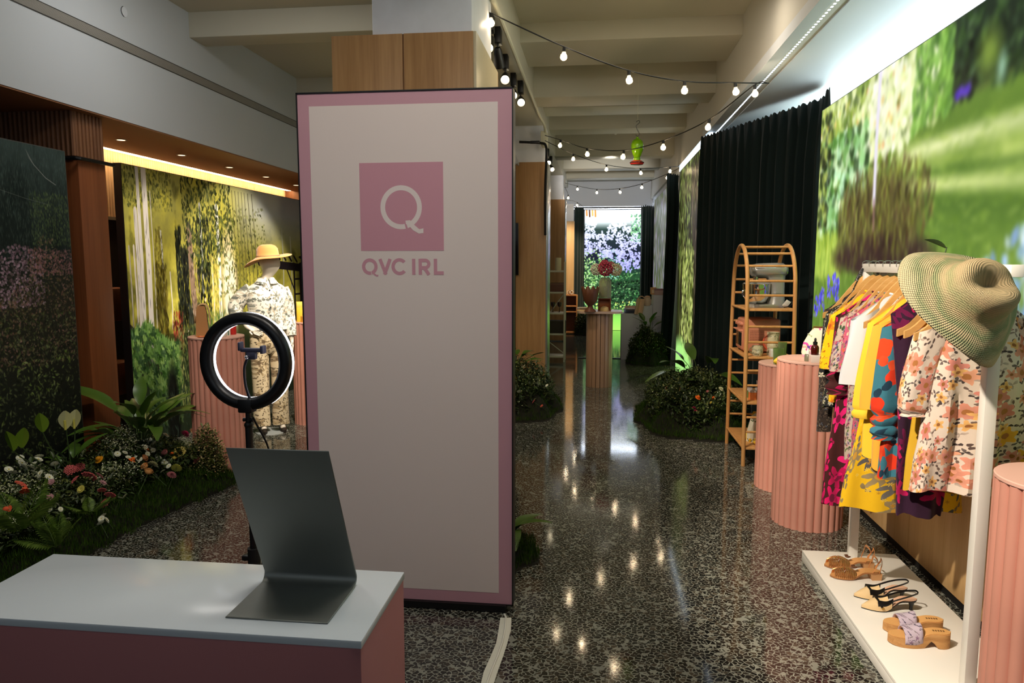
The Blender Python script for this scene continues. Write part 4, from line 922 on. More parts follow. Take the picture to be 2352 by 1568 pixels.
def garment(y, mat, label, hem, ws=.212, wh=.225, dh=.028, fold=.009, nf=9, neck=.075, sl_end=None, sl_out=.032, sl_r=(.055, .05), ruche=0, seed=0, xc=1.395, tilt=0., cat='shirt', stop=1.505, cuffmat=None, name='blouse', collar=True, droop=.0):
    """cloth hung over a hanger; z measured from the floor"""
    r = random.Random(seed); t = thing(name, label, cat, (xc, y, hem), tilt, 'clothes on the white rail'); off = r.uniform(0, 5)
    slope = .80; n = 56; rows = []; cl = []; ph = r.uniform(0, 6)
    ztop = lambda x: stop + .07 * (1 - min(1, abs(x) / neck)) * -.6 if abs(x) < neck else stop - slope * (abs(x) - neck)
    for j in range(25):
        v = j / 24; row = []
        for i in range(n):
            a = 2 * PI * i / n; ca, sa = math.cos(a), math.sin(a)
            w = (ws + (wh - ws) * v ** 1.2 - .018 * math.sin(PI * min(1, v * 1.25)))
            d = .012 + (dh - .012) * min(1, v * 3)
            x = w * math.copysign(abs(ca) ** .75, ca); yy = d * math.copysign(abs(sa) ** .8, sa)
            f = fold * min(1, .15 + v * 1.3)
            yy += f * math.sin(nf * x / .2 + ph + 1.3 * math.sin(3 * v + ph)) + f * .5 * math.sin(2.3 * nf * x / .2 + 2 * ph)
            x += f * .5 * math.sin(5 * v + ph)
            zt = ztop(x if j == 0 else w * ca)
            z = zt + (hem - zt) * v + (.008 * math.sin(4 * a + ph) + droop * ca) * v
            row.append((x, yy, z - hem)); cl.append((off - w * 1.15 * (math.copysign(1 - abs(ca), 1) if 0 else (a / PI * 2 - 1)), z, 0))
        rows.append(row)
    me = MB().grid(rows, True).mesh('body', mat); cloth(me, cl); o = put('body', me, t)
    if collar:
        nb = MB().tube([(neck * 1.0 * math.cos(a), .016 * math.sin(a) - .004, stop - hem + .004 - .03 * (1 - abs(math.cos(a))) ) for a in [2 * PI * i / 24 for i in range(25)]], .006, 6).build('neckband', cuffmat or mat, t); cloth(nb.data, [(off + v.co.x, v.co.z + hem, 0) for v in nb.data.vertices])
    if sl_end is not None:
        for sgn in (-1, 1):
            x0 = sgn * (ws - .035); z0 = stop - slope * (ws - .03 - neck) - .055; L = z0 - sl_end; srow = []; scl = []; m = 30 if ruche else 16
            for j in range(m + 1):
                v = j / m; rr = sl_r[0] + (sl_r[1] - sl_r[0]) * v
                if ruche and v > 1 - ruche: rr *= .86 + .16 * math.sin((v - 1 + ruche) / ruche * 6 * PI)
                cx = x0 + sgn * sl_out * math.sin(v * 1.5); cz = z0 - L * v
                srow.append([(cx + rr * math.cos(a) * (1 + .10 * math.sin(3 * a + ph + 4 * v)), -.008 + rr * .5 * math.sin(a) * (1 + .14 * math.sin(4 * a + ph)), cz + sgn * rr * .5 * math.cos(a) * (1 - v) * -1 + .05 * (1 - v) ** 3 - hem) for a in [2 * PI * i / 18 for i in range(18)]])
                scl += [(off + 2 + rr * 2 * PI * i / 18, cz + sgn, 0) for i in range(18)]
            me = MB().grid(srow, True).mesh('sleeve', mat); cloth(me, scl); s = put('sleeve', me, t)
            if cuffmat: MB().tube([(x0 + sgn * sl_out + sl_r[1] * 1.02 * math.cos(a), -.008 + sl_r[1] * .66 * math.sin(a), sl_end - hem) for a in [2 * PI * i / 18 for i in range(19)]], .006, 6).build('cuff', cuffmat, s)
    return t
G = [  # y, material, what, kwargs
    (3.93, 'paisley', 'dark brown paisley blouse', C(xc=1.408, ws=.20, hem=.92, sl_end=.75, sl_r=(.05, .036), sl_out=.03, seed=1)),
    (3.835, 'blackcream', 'black and cream floral blouse', C(xc=1.405, hem=.90, sl_end=1.06, sl_r=(.055, .05), seed=2)),
    (3.755, 'yelloworange', 'yellow and orange floral top', C(xc=1.40, hem=.95, sl_end=1.115, sl_r=(.055, .065), seed=3)),
    (3.66, 'magenta', 'brown dress with big magenta flowers', C(hem=.44, sl_end=1.0, sl_r=(.06, .062), ruche=.45, xc=1.40, wh=.26, dh=.034, fold=.012, nf=6, seed=4, cat='dress', name='dress')),
    (3.575, 'greenpurple', 'green and purple floral dress', C(wh=.185, hem=.70, sl_end=1.13, sl_r=(.055, .075), seed=5, cat='dress', name='dress')),
    (3.50, 'pinkmulti', 'pink multicolour print dress', C(wh=.18, hem=.72, sl_end=1.15, sl_r=(.05, .055), seed=6, cat='dress', name='dress')),
    (3.435, 'white', 'plain white tee', C(wh=.195, hem=.93, sl_end=1.09, sl_r=(.06, .062), fold=.006, seed=7, cat='t-shirt', name='tee_shirt')),
    (3.345, 'gauze', 'yellow gauze dress with grey flowers', C(hem=.53, ws=.185, wh=.27, dh=.032, fold=.012, nf=5, seed=8, cat='dress', name='dress', stop=1.47)),
    (3.255, 'yellow', 'bright yellow blouse with puffed cuffs', C(hem=.80, sl_end=.97, sl_r=(.055, .062), ruche=.12, seed=9, name='blouse')),
    (3.165, 'mango', 'plain mango orange tee', C(hem=.77, sl_end=1.03, sl_r=(.065, .062), fold=.008, wh=.215, dh=.04, seed=10, cat='t-shirt', name='tee_shirt')),
    (3.07, 'tealred', 'teal and red bold print blouse', C(hem=.76, sl_end=.92, sl_r=(.06, .056), ruche=.32, seed=11, name='blouse')),
    (2.99, 'darkpink', 'dark navy and magenta dress', C(hem=.63, ws=.15, wh=.085, seed=12, cat='dress', name='dress', xc=1.31)),
    (2.925, 'olive', 'mustard yellow top peeping out below the peach floral blouse', C(hem=.755, ws=.19, wh=.20, seed=13, name='top', cat='top', xc=1.42)),
    (2.835, 'peach', 'cream blouse with peach and yellow flowers, nearest on the rail', C(hem=.785, ws=.205, wh=.225, dh=.05, fold=.016, nf=7, sl_end=1.07, sl_r=(.066, .058), sl_out=.06, ruche=.08, seed=14, name='blouse', xc=1.425)),
]
for y, mk, what, kw in G:
    garment(y, PR[mk], what[0].upper() * 0 + what + ' on a wooden hanger', **kw)
    hanger(y, what.split(',')[0])
# bag strap looped over the far end of the bar
tw = print_mat('black_white_tweed', (26, 26, 28), [(120, 2, .45, .6, .7, 1, [(220, 218, 210), (150, 150, 150)], None)])
hb = thing('shoulder_bag', 'small bag on a black and white speckled strap at the far end of the rail', 'bag', (1.40, 3.935, 1.05))
MB().strip(spline([(-.12, .0, .28), (-.10, .0, .38), (-.06, 0, .49), (-.02, 0, .575), (.008, 0, .602), (.035, 0, .59), (.055, 0, .53), (.085, 0, .40), (.10, 0, .28)], 5), (0, 1, 0), .034, .004).build('strap', tw, hb)
MB().box((-.14, -.03, 0), (.13, .03, .28), .02).build('bag_body', black, hb); MB().box((-.02, -.034, .20), (.02, -.028, .235), .004).build('clasp', M('brass', (190, 150, 80), .3, 1.), hb)

# straw hat on the near end of the rail
def straw():
    t = NT('crochet_straw'); o = t.obj(); s = t.n('ShaderNodeSeparateXYZ'); t.l(o, s.inputs[0])
    r = t.math('SQRT', t.math('ADD', t.math('MULTIPLY', s.outputs[0], s.outputs[0]), t.math('MULTIPLY', s.outputs[1], s.outputs[1])))
    p = t.math('SUBTRACT', r, t.math('MULTIPLY', s.outputs[2], .9))                       # path length from the rim
    ring = t.math('SINE', t.math('MULTIPLY', p, 780.)); an = t.math('ARCTAN2', s.outputs[1], s.outputs[0])
    st_ = t.math('SINE', t.math('ADD', t.math('MULTIPLY', an, 150.), t.math('MULTIPLY', t.math('FLOOR', t.math('MULTIPLY', p, 124.)), 1.6)))
    h = t.math('ADD', t.math('MULTIPLY', ring, .5), t.math('MULTIPLY', st_, .5))
    nz = t.noise(o, 9, 3); f = t.math('ADD', t.math('MULTIPLY', t.math('SUBTRACT', p, -.17), 2.5), t.math('MULTIPLY', t.math('SUBTRACT', nz, .5), .35))
    c = t.ramp(f, [(0, (222, 196, 150)), (.46, (216, 190, 146)), (.56, (184, 180, 132)), (.64, (216, 190, 146)), (.74, (160, 168, 122)), (.80, (212, 190, 148)), (.90, (158, 164, 122)), (1, (206, 194, 154))])
    g = t.n('ShaderNodeHueSaturation'); t.l(c, g.inputs['Color']); t.l(t.math('ADD', t.math('MULTIPLY', h, .26), .86), g.inputs['Value'])
    t.col(g.outputs[0]); t.b.inputs['Roughness'].default_value = .8; t.b.inputs['Specular IOR Level'].default_value = .2
    t.bump(h, .8, .004); return t.m
strawm = straw()
axis = Vector((.352, -.78, .53)).normalized()
hm = axis.to_track_quat('Z', 'Y').to_matrix().to_4x4()
ht = thing('straw_hat', 'crocheted straw hat with green bands hung on the near end of the clothes rail', 'hat', (1.215, 2.52, 1.532)); ht.scale = (1., 1., .95); ht.rotation_euler = hm.to_euler()
prof = [(.222, -.016), (.212, -.004), (.19, .006), (.168, .013), (.150, .020), (.137, .030), (.128, .048), (.122, .070), (.116, .092), (.106, .112), (.086, .127), (.058, .133), (.028, .131), (.0, .129)]
rows = []
for r, z in prof:
    row = []
    for i in range(72):
        a = 2 * PI * i / 72; k = max(0, (r - .135) / .09)
        zz = z + k * (.030 * math.sin(2 * a + .6) + .016 * math.sin(3 * a + 1.2)) - k * k * .02
        rr = r * (1 + .05 * k * math.sin(3 * a + .4))
        x, y = rr * math.cos(a), rr * math.sin(a) * (1.0 if z < .03 else .86)
        if z > .06:                                           # pinched crown
            w = min(1, (z - .06) / .06); zz -= .05 * w * math.exp(-(y / .034) ** 2) * math.exp(-((x - .0) / .10) ** 2)
        row.append((x, y, zz))
    rows.append(row)
o = MB().grid(rows, True).build('woven_straw', strawm, ht, True, 80); md = o.modifiers.new('sub', 'SUBSURF'); md.levels = 1; md.render_levels = 1
md = o.modifiers.new('thick', 'SOLIDIFY'); md.thickness = .005
# vine sprig behind the bar
vs = thing('vine_sprig', 'thin green vine sprig rising among the hangers behind the bar', 'plant', (1.52, 3.30, .02))
vg = leafmat('vine_leaf', [(40, 70, 34), (70, 110, 50)])
MB().tube(spline([(.0, 0, 1.38), (-.02, 0, 1.44), (-.03, .0, 1.50), (-.022, 0, 1.58), (-.035, 0, 1.64), (-.028, 0, 1.695)], 6), .0028, 5).build('stem', M('vine_stem', (60, 80, 40), .6), vs)
def leaf_mesh(name, mat, L, Wd, bend=.5, fold=.15, n=6, wav=0., petiole=0.):
    q = MB(); rows = []
    for i in range(n + 1):
        v = i / n; w = Wd * (math.sin(PI * min(1, v * .93 + .04)) ** .8) * (1 - .25 * v)
        z = -bend * L * v * v; x = L * v * (1 - .12 * bend * v)
        rows.append([(x, -w, z + fold * w + wav * math.sin(v * 9)), (x, 0, z), (x, w, z + fold * w - wav * math.sin(v * 9 + 1))])
    q.grid(rows); return q.mesh(name, mat)
lm_v = leaf_mesh('leaf', vg, .06, .017, .3)
for (x, y, z, rz, ry) in [(-.03, 0, 1.50, 2.8, -.2), (-.022, 0, 1.56, .2, -.3), (-.03, 0, 1.60, 3.0, -.6), (-.035, 0, 1.645, .3, .1), (-.03, 0, 1.69, 2.6, -.7), (-.02, 0, 1.46, .5, .3)]:
    put('leaf', lm_v, vs, (x, y, z), (.5, ry, rz), 1.5)

# ------------------------------------------------------------------ shoes on the base board
BZ = .062
def sole_outline(L, Wb, Wh, pt=.0, n=20):
    """half widths along the length (0 toe .. 1 heel)"""
    out = []
    for i in range(n + 1):
        v = i / n
        if v < .34: k = math.sin(PI / 2 * (v / .34) ** (.55 + pt)); w = Wb * k
        elif v < .66: k = (v - .34) / .32; w = Wb + (Wh - Wb - .004) * (3 * k * k - 2 * k ** 3)
        else: k = (v - .66) / .34; w = (Wh - .004 + .004 * min(1, k * 3)) * math.sqrt(max(0, 1 - max(0, (k - .45) / .55) ** 2))
        out.append((v * L, max(w, .001)))
    return out
def sole(q, out, zb, th, inset=0.):
    rows = []
    for x, w in out:
        z = zb(x); w = max(.0008, w - inset); rows.append([(x, -w, z), (x, -w, z + th), (x, w, z + th), (x, w, z)])
    return q.grid(rows, True, True, True)
SC = {}
def shoe(kind, loc, rz, label, mirror=1):
    L = .245
    names = {'gold': 'woven_sandal', 'sling': 'slingback_shoe', 'clog': 'cork_mule'}
    grp = {'gold': 'bronze woven sandals', 'sling': 'beige and black slingbacks', 'clog': 'cork soled mules'}[kind]
    t = thing(names[kind], label, 'shoe', loc, rz, grp)
    sm = lambda v: v * v * (3 - 2 * v)
    if kind == 'gold':
        zb = lambda x: .003 + .030 * sm(min(1, max(0, (x / L - .38) / .32)))
        ol = sole_outline(L, .040, .030)
        sole(MB(), ol, zb, .007).build('sole', M('tan_sole', (160, 106, 62), .5), t, True, 50)
        sole(MB(), ol, lambda x: zb(x) + .0072, .002, .002).build('insole', M('tan_insole', (206, 150, 92), .5), t, True, 50)
        MB().grid([[(x * L, y, 0) for x, y in ((.80, -.026), (.985, -.024), (.985, .024), (.80, .026))], [(x * L, y, .033) for x, y in ((.76, -.029), (1.0, -.024), (1.0, .024), (.76, .029))]], True, True, True).build('heel', M('stacked_heel', (196, 146, 98), .5), t, False)
        gm = M('bronze_leather', (226, 168, 110), .25, .8)
        for k in range(11):                                    # woven bands over the toes
            v = .07 + .036 * k; w = np.interp(v * L, [p[0] for p in ol], [p[1] for p in ol]); hgt = .020 + .030 * math.sin(PI * min(1, .18 + k / 14))
            pts = [(v * L + .012 * math.sin(a) * (1 if k > 4 else .4), -w * math.cos(a) * 1.02, zb(v * L) + .004 + hgt * math.sin(a)) for a in [PI * i / 10 for i in range(11)]]
            MB().strip(pts, (1, 0, 0), .0062, .002).build('woven_band', gm, t)
        MB().tube([(L * (.05 + .36 * i / 8), 0, .024 + .028 * math.sin(PI * min(1, .18 + i / 11))) for i in range(9)], .004, 6).build('toe_seam', gm, t)
        q = MB(); q.ball((L * .47, 0, .056), .010, 1.2, 1.2, .5); q.ball((L * .46, .011, .060), .007, 1.6, .6, .6); q.ball((L * .48, -.011, .060), .007, 1.6, .6, .6); q.build('knot', M('brown_knot', (96, 58, 34), .5), t)
        sl = M('tan_strap', (200, 132, 78), .45)
        MB().strip(spline([(L * .80, -.029, .042), (L * .86, -.036, .075), (L * .88, -.030, .105), (L * .86, .0, .116), (L * .88, .030, .105), (L * .86, .036, .075), (L * .80, .029, .042)], 4), (0, .1, 1), .009, .002).build('ankle_strap', sl, t)
        MB().strip(spline([(L * .93, -.029, .042), (L * 1.0, -.012, .085), (L * .99, .0, .105), (L * 1.0, .012, .085), (L * .93, .029, .042)], 4), (0, .3, 1), .010, .002).build('heel_strap', sl, t)
    elif kind == 'sling':
        zb = lambda x: .002 + .045 * sm(min(1, max(0, (x / L - .36) / .40)))
        ol = sole_outline(L, .037, .027, .35)
        sole(MB(), ol, zb, .005).build('sole', black, t, True, 50)
        sole(MB(), ol, lambda x: zb(x) + .0052, .002, .002).build('insole', M('nude_insole', (222, 176, 146), .5), t, True, 50)
        bm = M('beige_weave', (226, 194, 144), .65, bump=.2, bscale=300); rows = []
        for i in range(13):
            v = .004 + .50 * i / 12; w = np.interp(v * L, [p[0] for p in ol], [p[1] for p in ol]); top = .012 + .040 * min(1, v / .30)
            cut = 1 if v < .27 else max(.36, 1 - (v - .27) * 3.2)
            row = []
            for k in range(15):
                a = -1 + 2 * k / 14; th_ = PI / 2 * cut * abs(a) if 0 else 0
                ang = (PI * (k / 14)); y = -w * math.cos(ang) * 1.03; z = zb(v * L) + .003 + top * math.sin(ang) ** .8
                if v > .27: z = min(z, zb(v * L) + .003 + top * (.30 + .65 * abs(math.cos(ang)) ) * .85)
                row.append((v * L, y, z))
            rows.append(row)
        MB().grid(rows).build('upper', bm, t, True, 80)
        rows = []
        for i in range(9):
            v = .25 + .28 * i / 8; w = np.interp(v * L, [p[0] for p in ol], [p[1] for p in ol])
            rows.append([(v * L, -w * 1.0, zb(v * L) + .03), (v * L, -w * .8, zb(v * L) + .052 - .010 * i / 8), (v * L, -w * .72, zb(v * L) + .046 - .010 * i / 8), (v * L, -w * .86, zb(v * L) + .01)])
        for sgn in (-1, 1): MB().grid([[(p[0], -sgn * p[1], p[2]) for p in r] for r in rows], True, True, True).build('black_trim', black, t)
        for sgn in (-1, 1): MB().strip(spline([(L * .50, sgn * .030, .050), (L * .68, sgn * .030, .066), (L * .84, sgn * .026, .078), (L * .98, sgn * .014, .086), (L * 1.0, 0, .087)], 5), (0, .25 * sgn, 1), .008, .002).build('slingback_strap', black, t)
        MB().strip(spline([(L * .32, -.040, .020), (L * .27, -.022, .048), (L * .25, 0, .056), (L * .27, .022, .048), (L * .32, .040, .020)], 4), (1, 0, 0), .010, .003).build('cross_strap', black, t)
        MB().cyl((L * .325, -.0395, .020), (L * .325, -.043, .020), .006).build('button', M('brass', (190, 150, 80), .3, 1.), t)
        MB().lathe([(.009, 0), (.008, .008), (.008, .02), (.014, .036), (.022, .047)], 14, (L * .90, 0, 0), None, .9, 1.0).build('heel', black, t)
    else:
        zb = lambda x: .001 + .006 * max(0, 1 - x / L / .2) + .0 * x
        ol = sole_outline(L, .043, .033)
        rows = []
        for x, w in ol:
            v = x / L; bot = .006 * max(0, 1 - v / .18) + (.030 * math.exp(-((v - .66) / .07) ** 2)); top = .038 + .022 * sm(min(1, max(0, (v - .35) / .4)))
            rows.append([(x, -w, bot), (x, -w * 1.03, (bot + top) / 2), (x, -w, top), (x, w, top), (x, w * 1.03, (bot + top) / 2), (x, w, bot)])
        MB().grid(rows, True, True, True).build('cork_sole', wood('cork_layers', (176, 124, 70), (206, 156, 98), 'x', 60, .03, .7), t, True, 50)
        top = lambda x: .0385 + .022 * sm(min(1, max(0, (x / L - .35) / .4)))
        sole(MB(), ol, top, .003, .004).build('footbed', M('tan_footbed', (222, 168, 104), .5), t, True, 50)
        fm = print_mat('lilac_ditsy', (196, 180, 196), [(70, 2, .42, .6, .6, 1, [(90, 80, 100), (120, 110, 110), (150, 130, 150)], None), (40, 5, .36, .3, .4, 1, [(150, 120, 150), (110, 130, 130)], None)])
        rows = []
        for i in range(9):
            v = .22 + .29 * i / 8; w = np.interp(v * L, [p[0] for p in ol], [p[1] for p in ol]) * 1.05
            rows.append([(v * L + .02 * math.sin(a) * 0, -w * math.cos(a), top(v * L) - .022 + (.022 + .034 + .012 * i / 8) * math.sin(a) ** .7) for a in [PI * k / 14 for k in range(15)]])
        o = MB().grid(rows).build('fabric_band', fm, t, True, 80); md = o.modifiers.new('thick', 'SOLIDIFY'); md.thickness = .004
        q = MB()
        for k in range(5): q.box((L * .80 + .010 * k - .022, -.005 - .0 * k, top(L * .9) + .0032), (L * .80 + .010 * k - .016, .006, top(L * .9) + .0036))
        q.build('insole_stamp', M('stamp_brown', (110, 76, 40), .6), t, False)
    return t
def place(kind, px_t, label, rz):
    p = atz(px_t[0], px_t[1], BZ); shoe(kind, (p.x, p.y, BZ + .0005), rz, label)
place('gold', (1906, 1324), 'bronze woven sandal of the far pair on the rail base, in front', .02); place('gold', (1893, 1300), 'bronze woven sandal of the far pair on the rail base, behind its mate', .04)
place('sling', (1978, 1396), 'beige and black slingback shoe of the middle pair, in front', .04); place('sling', (1961, 1370), 'beige and black slingback shoe of the middle pair, behind its mate', .05)
place('clog', (2038, 1474), 'cork mule with lilac floral band of the nearest pair, in front', -.02); place('clog', (2027, 1446), 'cork mule with lilac floral band of the nearest pair, behind its mate', .0)
# ------------------------------------------------------------------ planting
stemm = M('flower_stem', (62, 84, 40), .6)
leafdark = leafmat('bed_leaves', [(26, 40, 18), (44, 64, 26), (64, 84, 36), (34, 48, 26), (86, 100, 48)])
leafolive = leafmat('bed_leaves_olive', [(70, 84, 34), (104, 112, 50), (50, 62, 28), (128, 128, 66)])
mossm = leafmat('moss_blades', [(34, 56, 12), (54, 80, 18), (24, 42, 12), (70, 96, 26)], .9, .1)
whitefill = leafmat('tiny_white_bloom', [(206, 206, 176), (176, 186, 130), (226, 226, 206)], .7)
soil = M('dark_soil', (26, 24, 14), .95, var=.4, vscale=20)

def scatter(n, place, size, kind, rnd):
    """one mesh of n little leaves; place() -> (point, normal-ish) ; numpy built"""
    V = []; Fc = []
    for k in range(n):
        p, up = place(); s = size * rnd.uniform(.6, 1.4); a = rnd.uniform(0, 2 * PI); t = rnd.uniform(-.2, 1.2) if kind != 'blade' else rnd.uniform(.9, 1.5)
        d = Vector((math.cos(a) * math.cos(t), math.sin(a) * math.cos(t), math.sin(t))); sd = Vector((-math.sin(a), math.cos(a), 0)); nn = d.cross(sd)
        b = len(V)
        if kind == 'leaf':
            V += [p, p + d * s * .5 + sd * s * .24 + nn * s * .06, p + d * s + nn * -s * .1, p + d * s * .5 - sd * s * .24 + nn * s * .06]; Fc += [(b, b + 1, b + 2, b + 3)]
        elif kind == 'blade':
            V += [p - sd * s * .05, p + sd * s * .05, p + d * s]; Fc += [(b, b + 1, b + 2)]
        else:                                   # tiny bloom: two crossed diamonds
            h = s * .5; V += [p + d * h, p + sd * h, p - d * h, p - sd * h, p + nn * h * .8 + d * h * .3]; Fc += [(b, b + 1, b + 4), (b + 1, b + 2, b + 4), (b + 2, b + 3, b + 4), (b + 3, b, b + 4)]
    me = bpy.data.meshes.new('leafy'); me.from_pydata(V, [], Fc); return me
def put_stuff(name, me, mat, label, parent=None):
    me.name = name; me.materials.append(mat); o = put(name, me, parent); o['kind'] = 'stuff'
    if parent is None: o['label'] = label; o['category'] = 'foliage' if 'moss' not in label else 'moss'
    return o

# ---- flower heads (unit size: radius 1), built once per kind
def petals(n, L, Wd, z, tilt, mb, r0=.12, curl=0.):
    for i in range(n):
        a = 2 * PI * i / n + z * 3; rows = []
        for j in range(4):
            v = j / 3; r = r0 + (L - r0) * v; w = Wd * (.5 + .5 * math.sin(PI * (.15 + .7 * v))); zz = z + math.sin(tilt) * (r - r0) + curl * v * v
            c, s = math.cos(a), math.sin(a); rr = r0 + (r - r0) * math.cos(tilt)
            rows.append([(rr * c - w * s, rr * s + w * c, zz - .03), (rr * c, rr * s, zz + .03), (rr * c + w * s, rr * s - w * c, zz - .03)])
        mb.grid(rows)
    return mb
def fmat(name, c, v=.12): return M(name, c, .6, var=v, vscale=60, spec=.2)
def heads(kind, colour, name):
    q = MB()
    if kind == 'daisy': petals(14, 1, .19, 0, .12, q); petals(12, .72, .17, .10, .35, q)
    elif kind == 'dahlia': petals(15, 1, .17, 0, .05, q); petals(13, .82, .17, .13, .35, q); petals(10, .60, .15, .24, .7, q); petals(7, .38, .12, .30, 1.1, q)
    elif kind == 'mum':
        for k in range(5): petals(16 - 2 * k, 1 - .15 * k, .10, .10 * k, .05 + .26 * k, q)
    elif kind == 'ranunculus':
        q.ball((0, 0, .3), .62, 1, 1, .85, 14, 8)
        for k in range(4): petals(6, .95 - .12 * k, .42, .05 + .14 * k, .55 + .25 * k, q, .2)
    elif kind == 'yarrow':
        rr = random.Random(3)
        for k in range(46):
            r = math.sqrt(k / 46.); a = k * 2.4; q.ball((r * math.cos(a), r * math.sin(a), .32 * (1 - r * r) + rr.uniform(-.04, .04)), .15, 1, 1, .7, 6, 4)
    elif kind == 'cone':
        q.ball((0, 0, .4), .55, 1, 1, .9, 10, 7); petals(12, .95, .2, .1, -.15, q, .4)
    return q.mesh('blossom', fmat(name, colour))
HEAD = {}
def flower(kind, colname, colour, p, r, tilt, label, group, stem_len=None, core=None):
    key = (kind, colname)
    if key not in HEAD: HEAD[key] = heads(kind, colour, colname.replace(' ', '_') + '_' + kind + '_petals')
    nm = {'daisy': 'daisy', 'dahlia': 'dahlia', 'mum': 'chrysanthemum', 'ranunculus': 'ranunculus', 'yarrow': 'yarrow', 'cone': 'marigold'}[kind]
    o = put(nm, HEAD[key], None, p, (tilt[0], tilt[1], random.uniform(0, 6)), r); tag(o, label, 'flower', group)
    if core:
        if 'core' not in HEAD: HEAD['core'] = MB().ball((0, 0, .10), .24, 1, 1, .6, 8, 5).mesh('flower_centre', fmat('daisy_centre_yellow', (190, 176, 70)))
        put('flower_centre', HEAD['core'], o)
    if 'stem' not in HEAD: HEAD['stem'] = MB().tube([(0, 0, 0), (.02, 0, -2), (.0, .1, -5)], .055, 5).mesh('stem', stemm)
    put('stem', HEAD['stem'], o)
    return o

# ---- left bed: mound rising from the floor edge (x -2.68) to the screens
def mound_l(x, y):
    e = -2.70 - .10 * math.sin(y * 2.1) - max(0, 3.2 - y) * .25; k = min(1, max(0, (e - x) / .72)); f = min(1, max(0, (5.12 - y) / .35))
    if x > e + .02: return -.02
    return (.03 + .30 * k ** .8) * (f ** .6) + .02 * math.sin(x * 31) * math.sin(y * 27) * (f > 0)
def mound_mesh(fn, x0, x1, y0, y1, nx, ny, name, mat, label, parent=None):
    rows = []
    for i in range(ny + 1):
        y = y0 + (y1 - y0) * i / ny; rows.append([(x, y, max(-.01, fn(x, y))) for x in [x0 + (x1 - x0) * j / nx for j in range(nx + 1)]])
    return MB().grid(rows).build(name, mat, parent)
bed = thing('flower_bed', 'mounded bed of dark foliage and moss in front of the printed garden panels', 'flower bed', (0, 0, 0))
mound_mesh(lambda x, y: mound_l(x + .07, y) - .004, -3.45, -2.5, 2.2, 5.3, 40, 80, 'soil', soil, '', bed)
def mound_front(y): return -2.70 - .10 * math.sin(y * 2.1) - max(0, 3.2 - y) * .25
def place_on(fn, x0, x1, y0, y1, h0, h1, rnd, cond=lambda x, y: True):
    def f():
        while True:
            x = rnd.uniform(x0, x1); y = rnd.uniform(y0, y1)
            if fn(x, y) > .01 and cond(x, y): return Vector((x, y, fn(x, y) + rnd.uniform(h0, h1))), None
    return f
r6 = random.Random(61)
put_stuff('moss', scatter(26000, place_on(mound_l, -3.2, -2.45, 2.3, 5.12, -.005, .02, r6, lambda x, y: x > mound_front(y) - .40 - .06 * math.sin(y * 9)), .034, 'blade', r6), mossm, 'moss', bed)
put_stuff('foliage', scatter(9000, place_on(mound_l, -3.44, -2.6, 2.3, 5.05, -.02, .12, r6, lambda x, y: x < mound_front(y) - .22), .045, 'leaf', r6), leafdark, 'foliage', bed)
put_stuff('filler_foliage', scatter(5200, place_on(mound_l, -3.40, -2.7, 2.3, 5.05, .02, .15, r6, lambda x, y: x < mound_front(y) - .24 and math.sin(x * 9 + 1) * math.sin(y * 6) > -.1), .022, 'leaf', r6), leafolive, 'foliage', bed)
put_stuff('filler_bloom', scatter(4200, place_on(mound_l, -3.40, -2.7, 2.3, 5.05, .05, .17, r6, lambda x, y: x < mound_front(y) - .24 and math.sin(x * 11) * math.sin(y * 7 + 1) > .15), .010, 'bloom', r6), whitefill, 'bloom', bed)
BP, BN = (-2.70, 0, .145), Vector((.36, 0, .72)).normalized()
def bedp(x, y, lift=.0): p = atplane(x, y, BP, BN); return p
DG = 'white button daisies in the left flower bed'
def fl(kind, cn, c, px, py, rpx, label, group=None, core=None, fn=bedp):
    p = fn(px, py); r = rpx * (p - CAM).length / F
    return flower(kind, cn, c, p, r, (random.uniform(.35, .95), random.uniform(.25, .7)), label, group, core=core)
ORD = ['first', 'second', 'third', 'fourth', 'fifth', 'sixth', 'seventh', 'eighth', 'ninth', 'tenth', 'eleventh', 'twelfth', 'thirteenth', 'fourteenth', 'fifteenth', 'sixteenth', 'seventeenth', 'eighteenth', 'nineteenth', 'twentieth', 'twenty first', 'twenty second']
def cluster(pts, lab, col, r0, r1):
    for k, (x, y) in enumerate(sorted(pts)): fl('daisy', 'white', col, x, y, random.uniform(r0, r1), lab % ORD[k], DG, True)
cluster([(46, 1051), (50, 1063), (55, 1072), (89, 1049), (88, 1055), (77, 1066), (70, 1073), (90, 1071), (20, 1078), (79, 1085), (92, 1087), (125, 1065), (122, 1086), (113, 1096), (29, 1085)], 'white button daisy, %s from the left in the cluster under the weeping tree panel', (226, 228, 206), 7, 9)
cluster([(233, 1191), (237, 1184), (245, 1194), (231, 1201)], 'white button daisy, %s from the left in the lone cluster at the moss edge', (226, 228, 206), 6.5, 7)
cluster([(88, 1145), (157, 1191), (139, 1169), (116, 1170), (276, 1143), (287, 1139), (130, 1158), (60, 1200), (96, 1212)], 'small white daisy, %s from the left of those scattered low among the ferns', (226, 228, 206), 5, 5.5)
cluster([(285, 1028), (270, 1042), (287, 1039), (276, 1035), (333, 1026), (348, 1021), (355, 1017), (345, 1028), (334, 1031), (351, 1034), (339, 1042), (320, 1054), (310, 1051), (378, 1061), (390, 1059), (387, 1070), (374, 1082), (342, 1010), (381, 999), (364, 1052), (295, 1050), (318, 1028)], 'white daisy, %s from the left in the cluster below the broad leaved plant', (230, 222, 196), 5.5, 7)
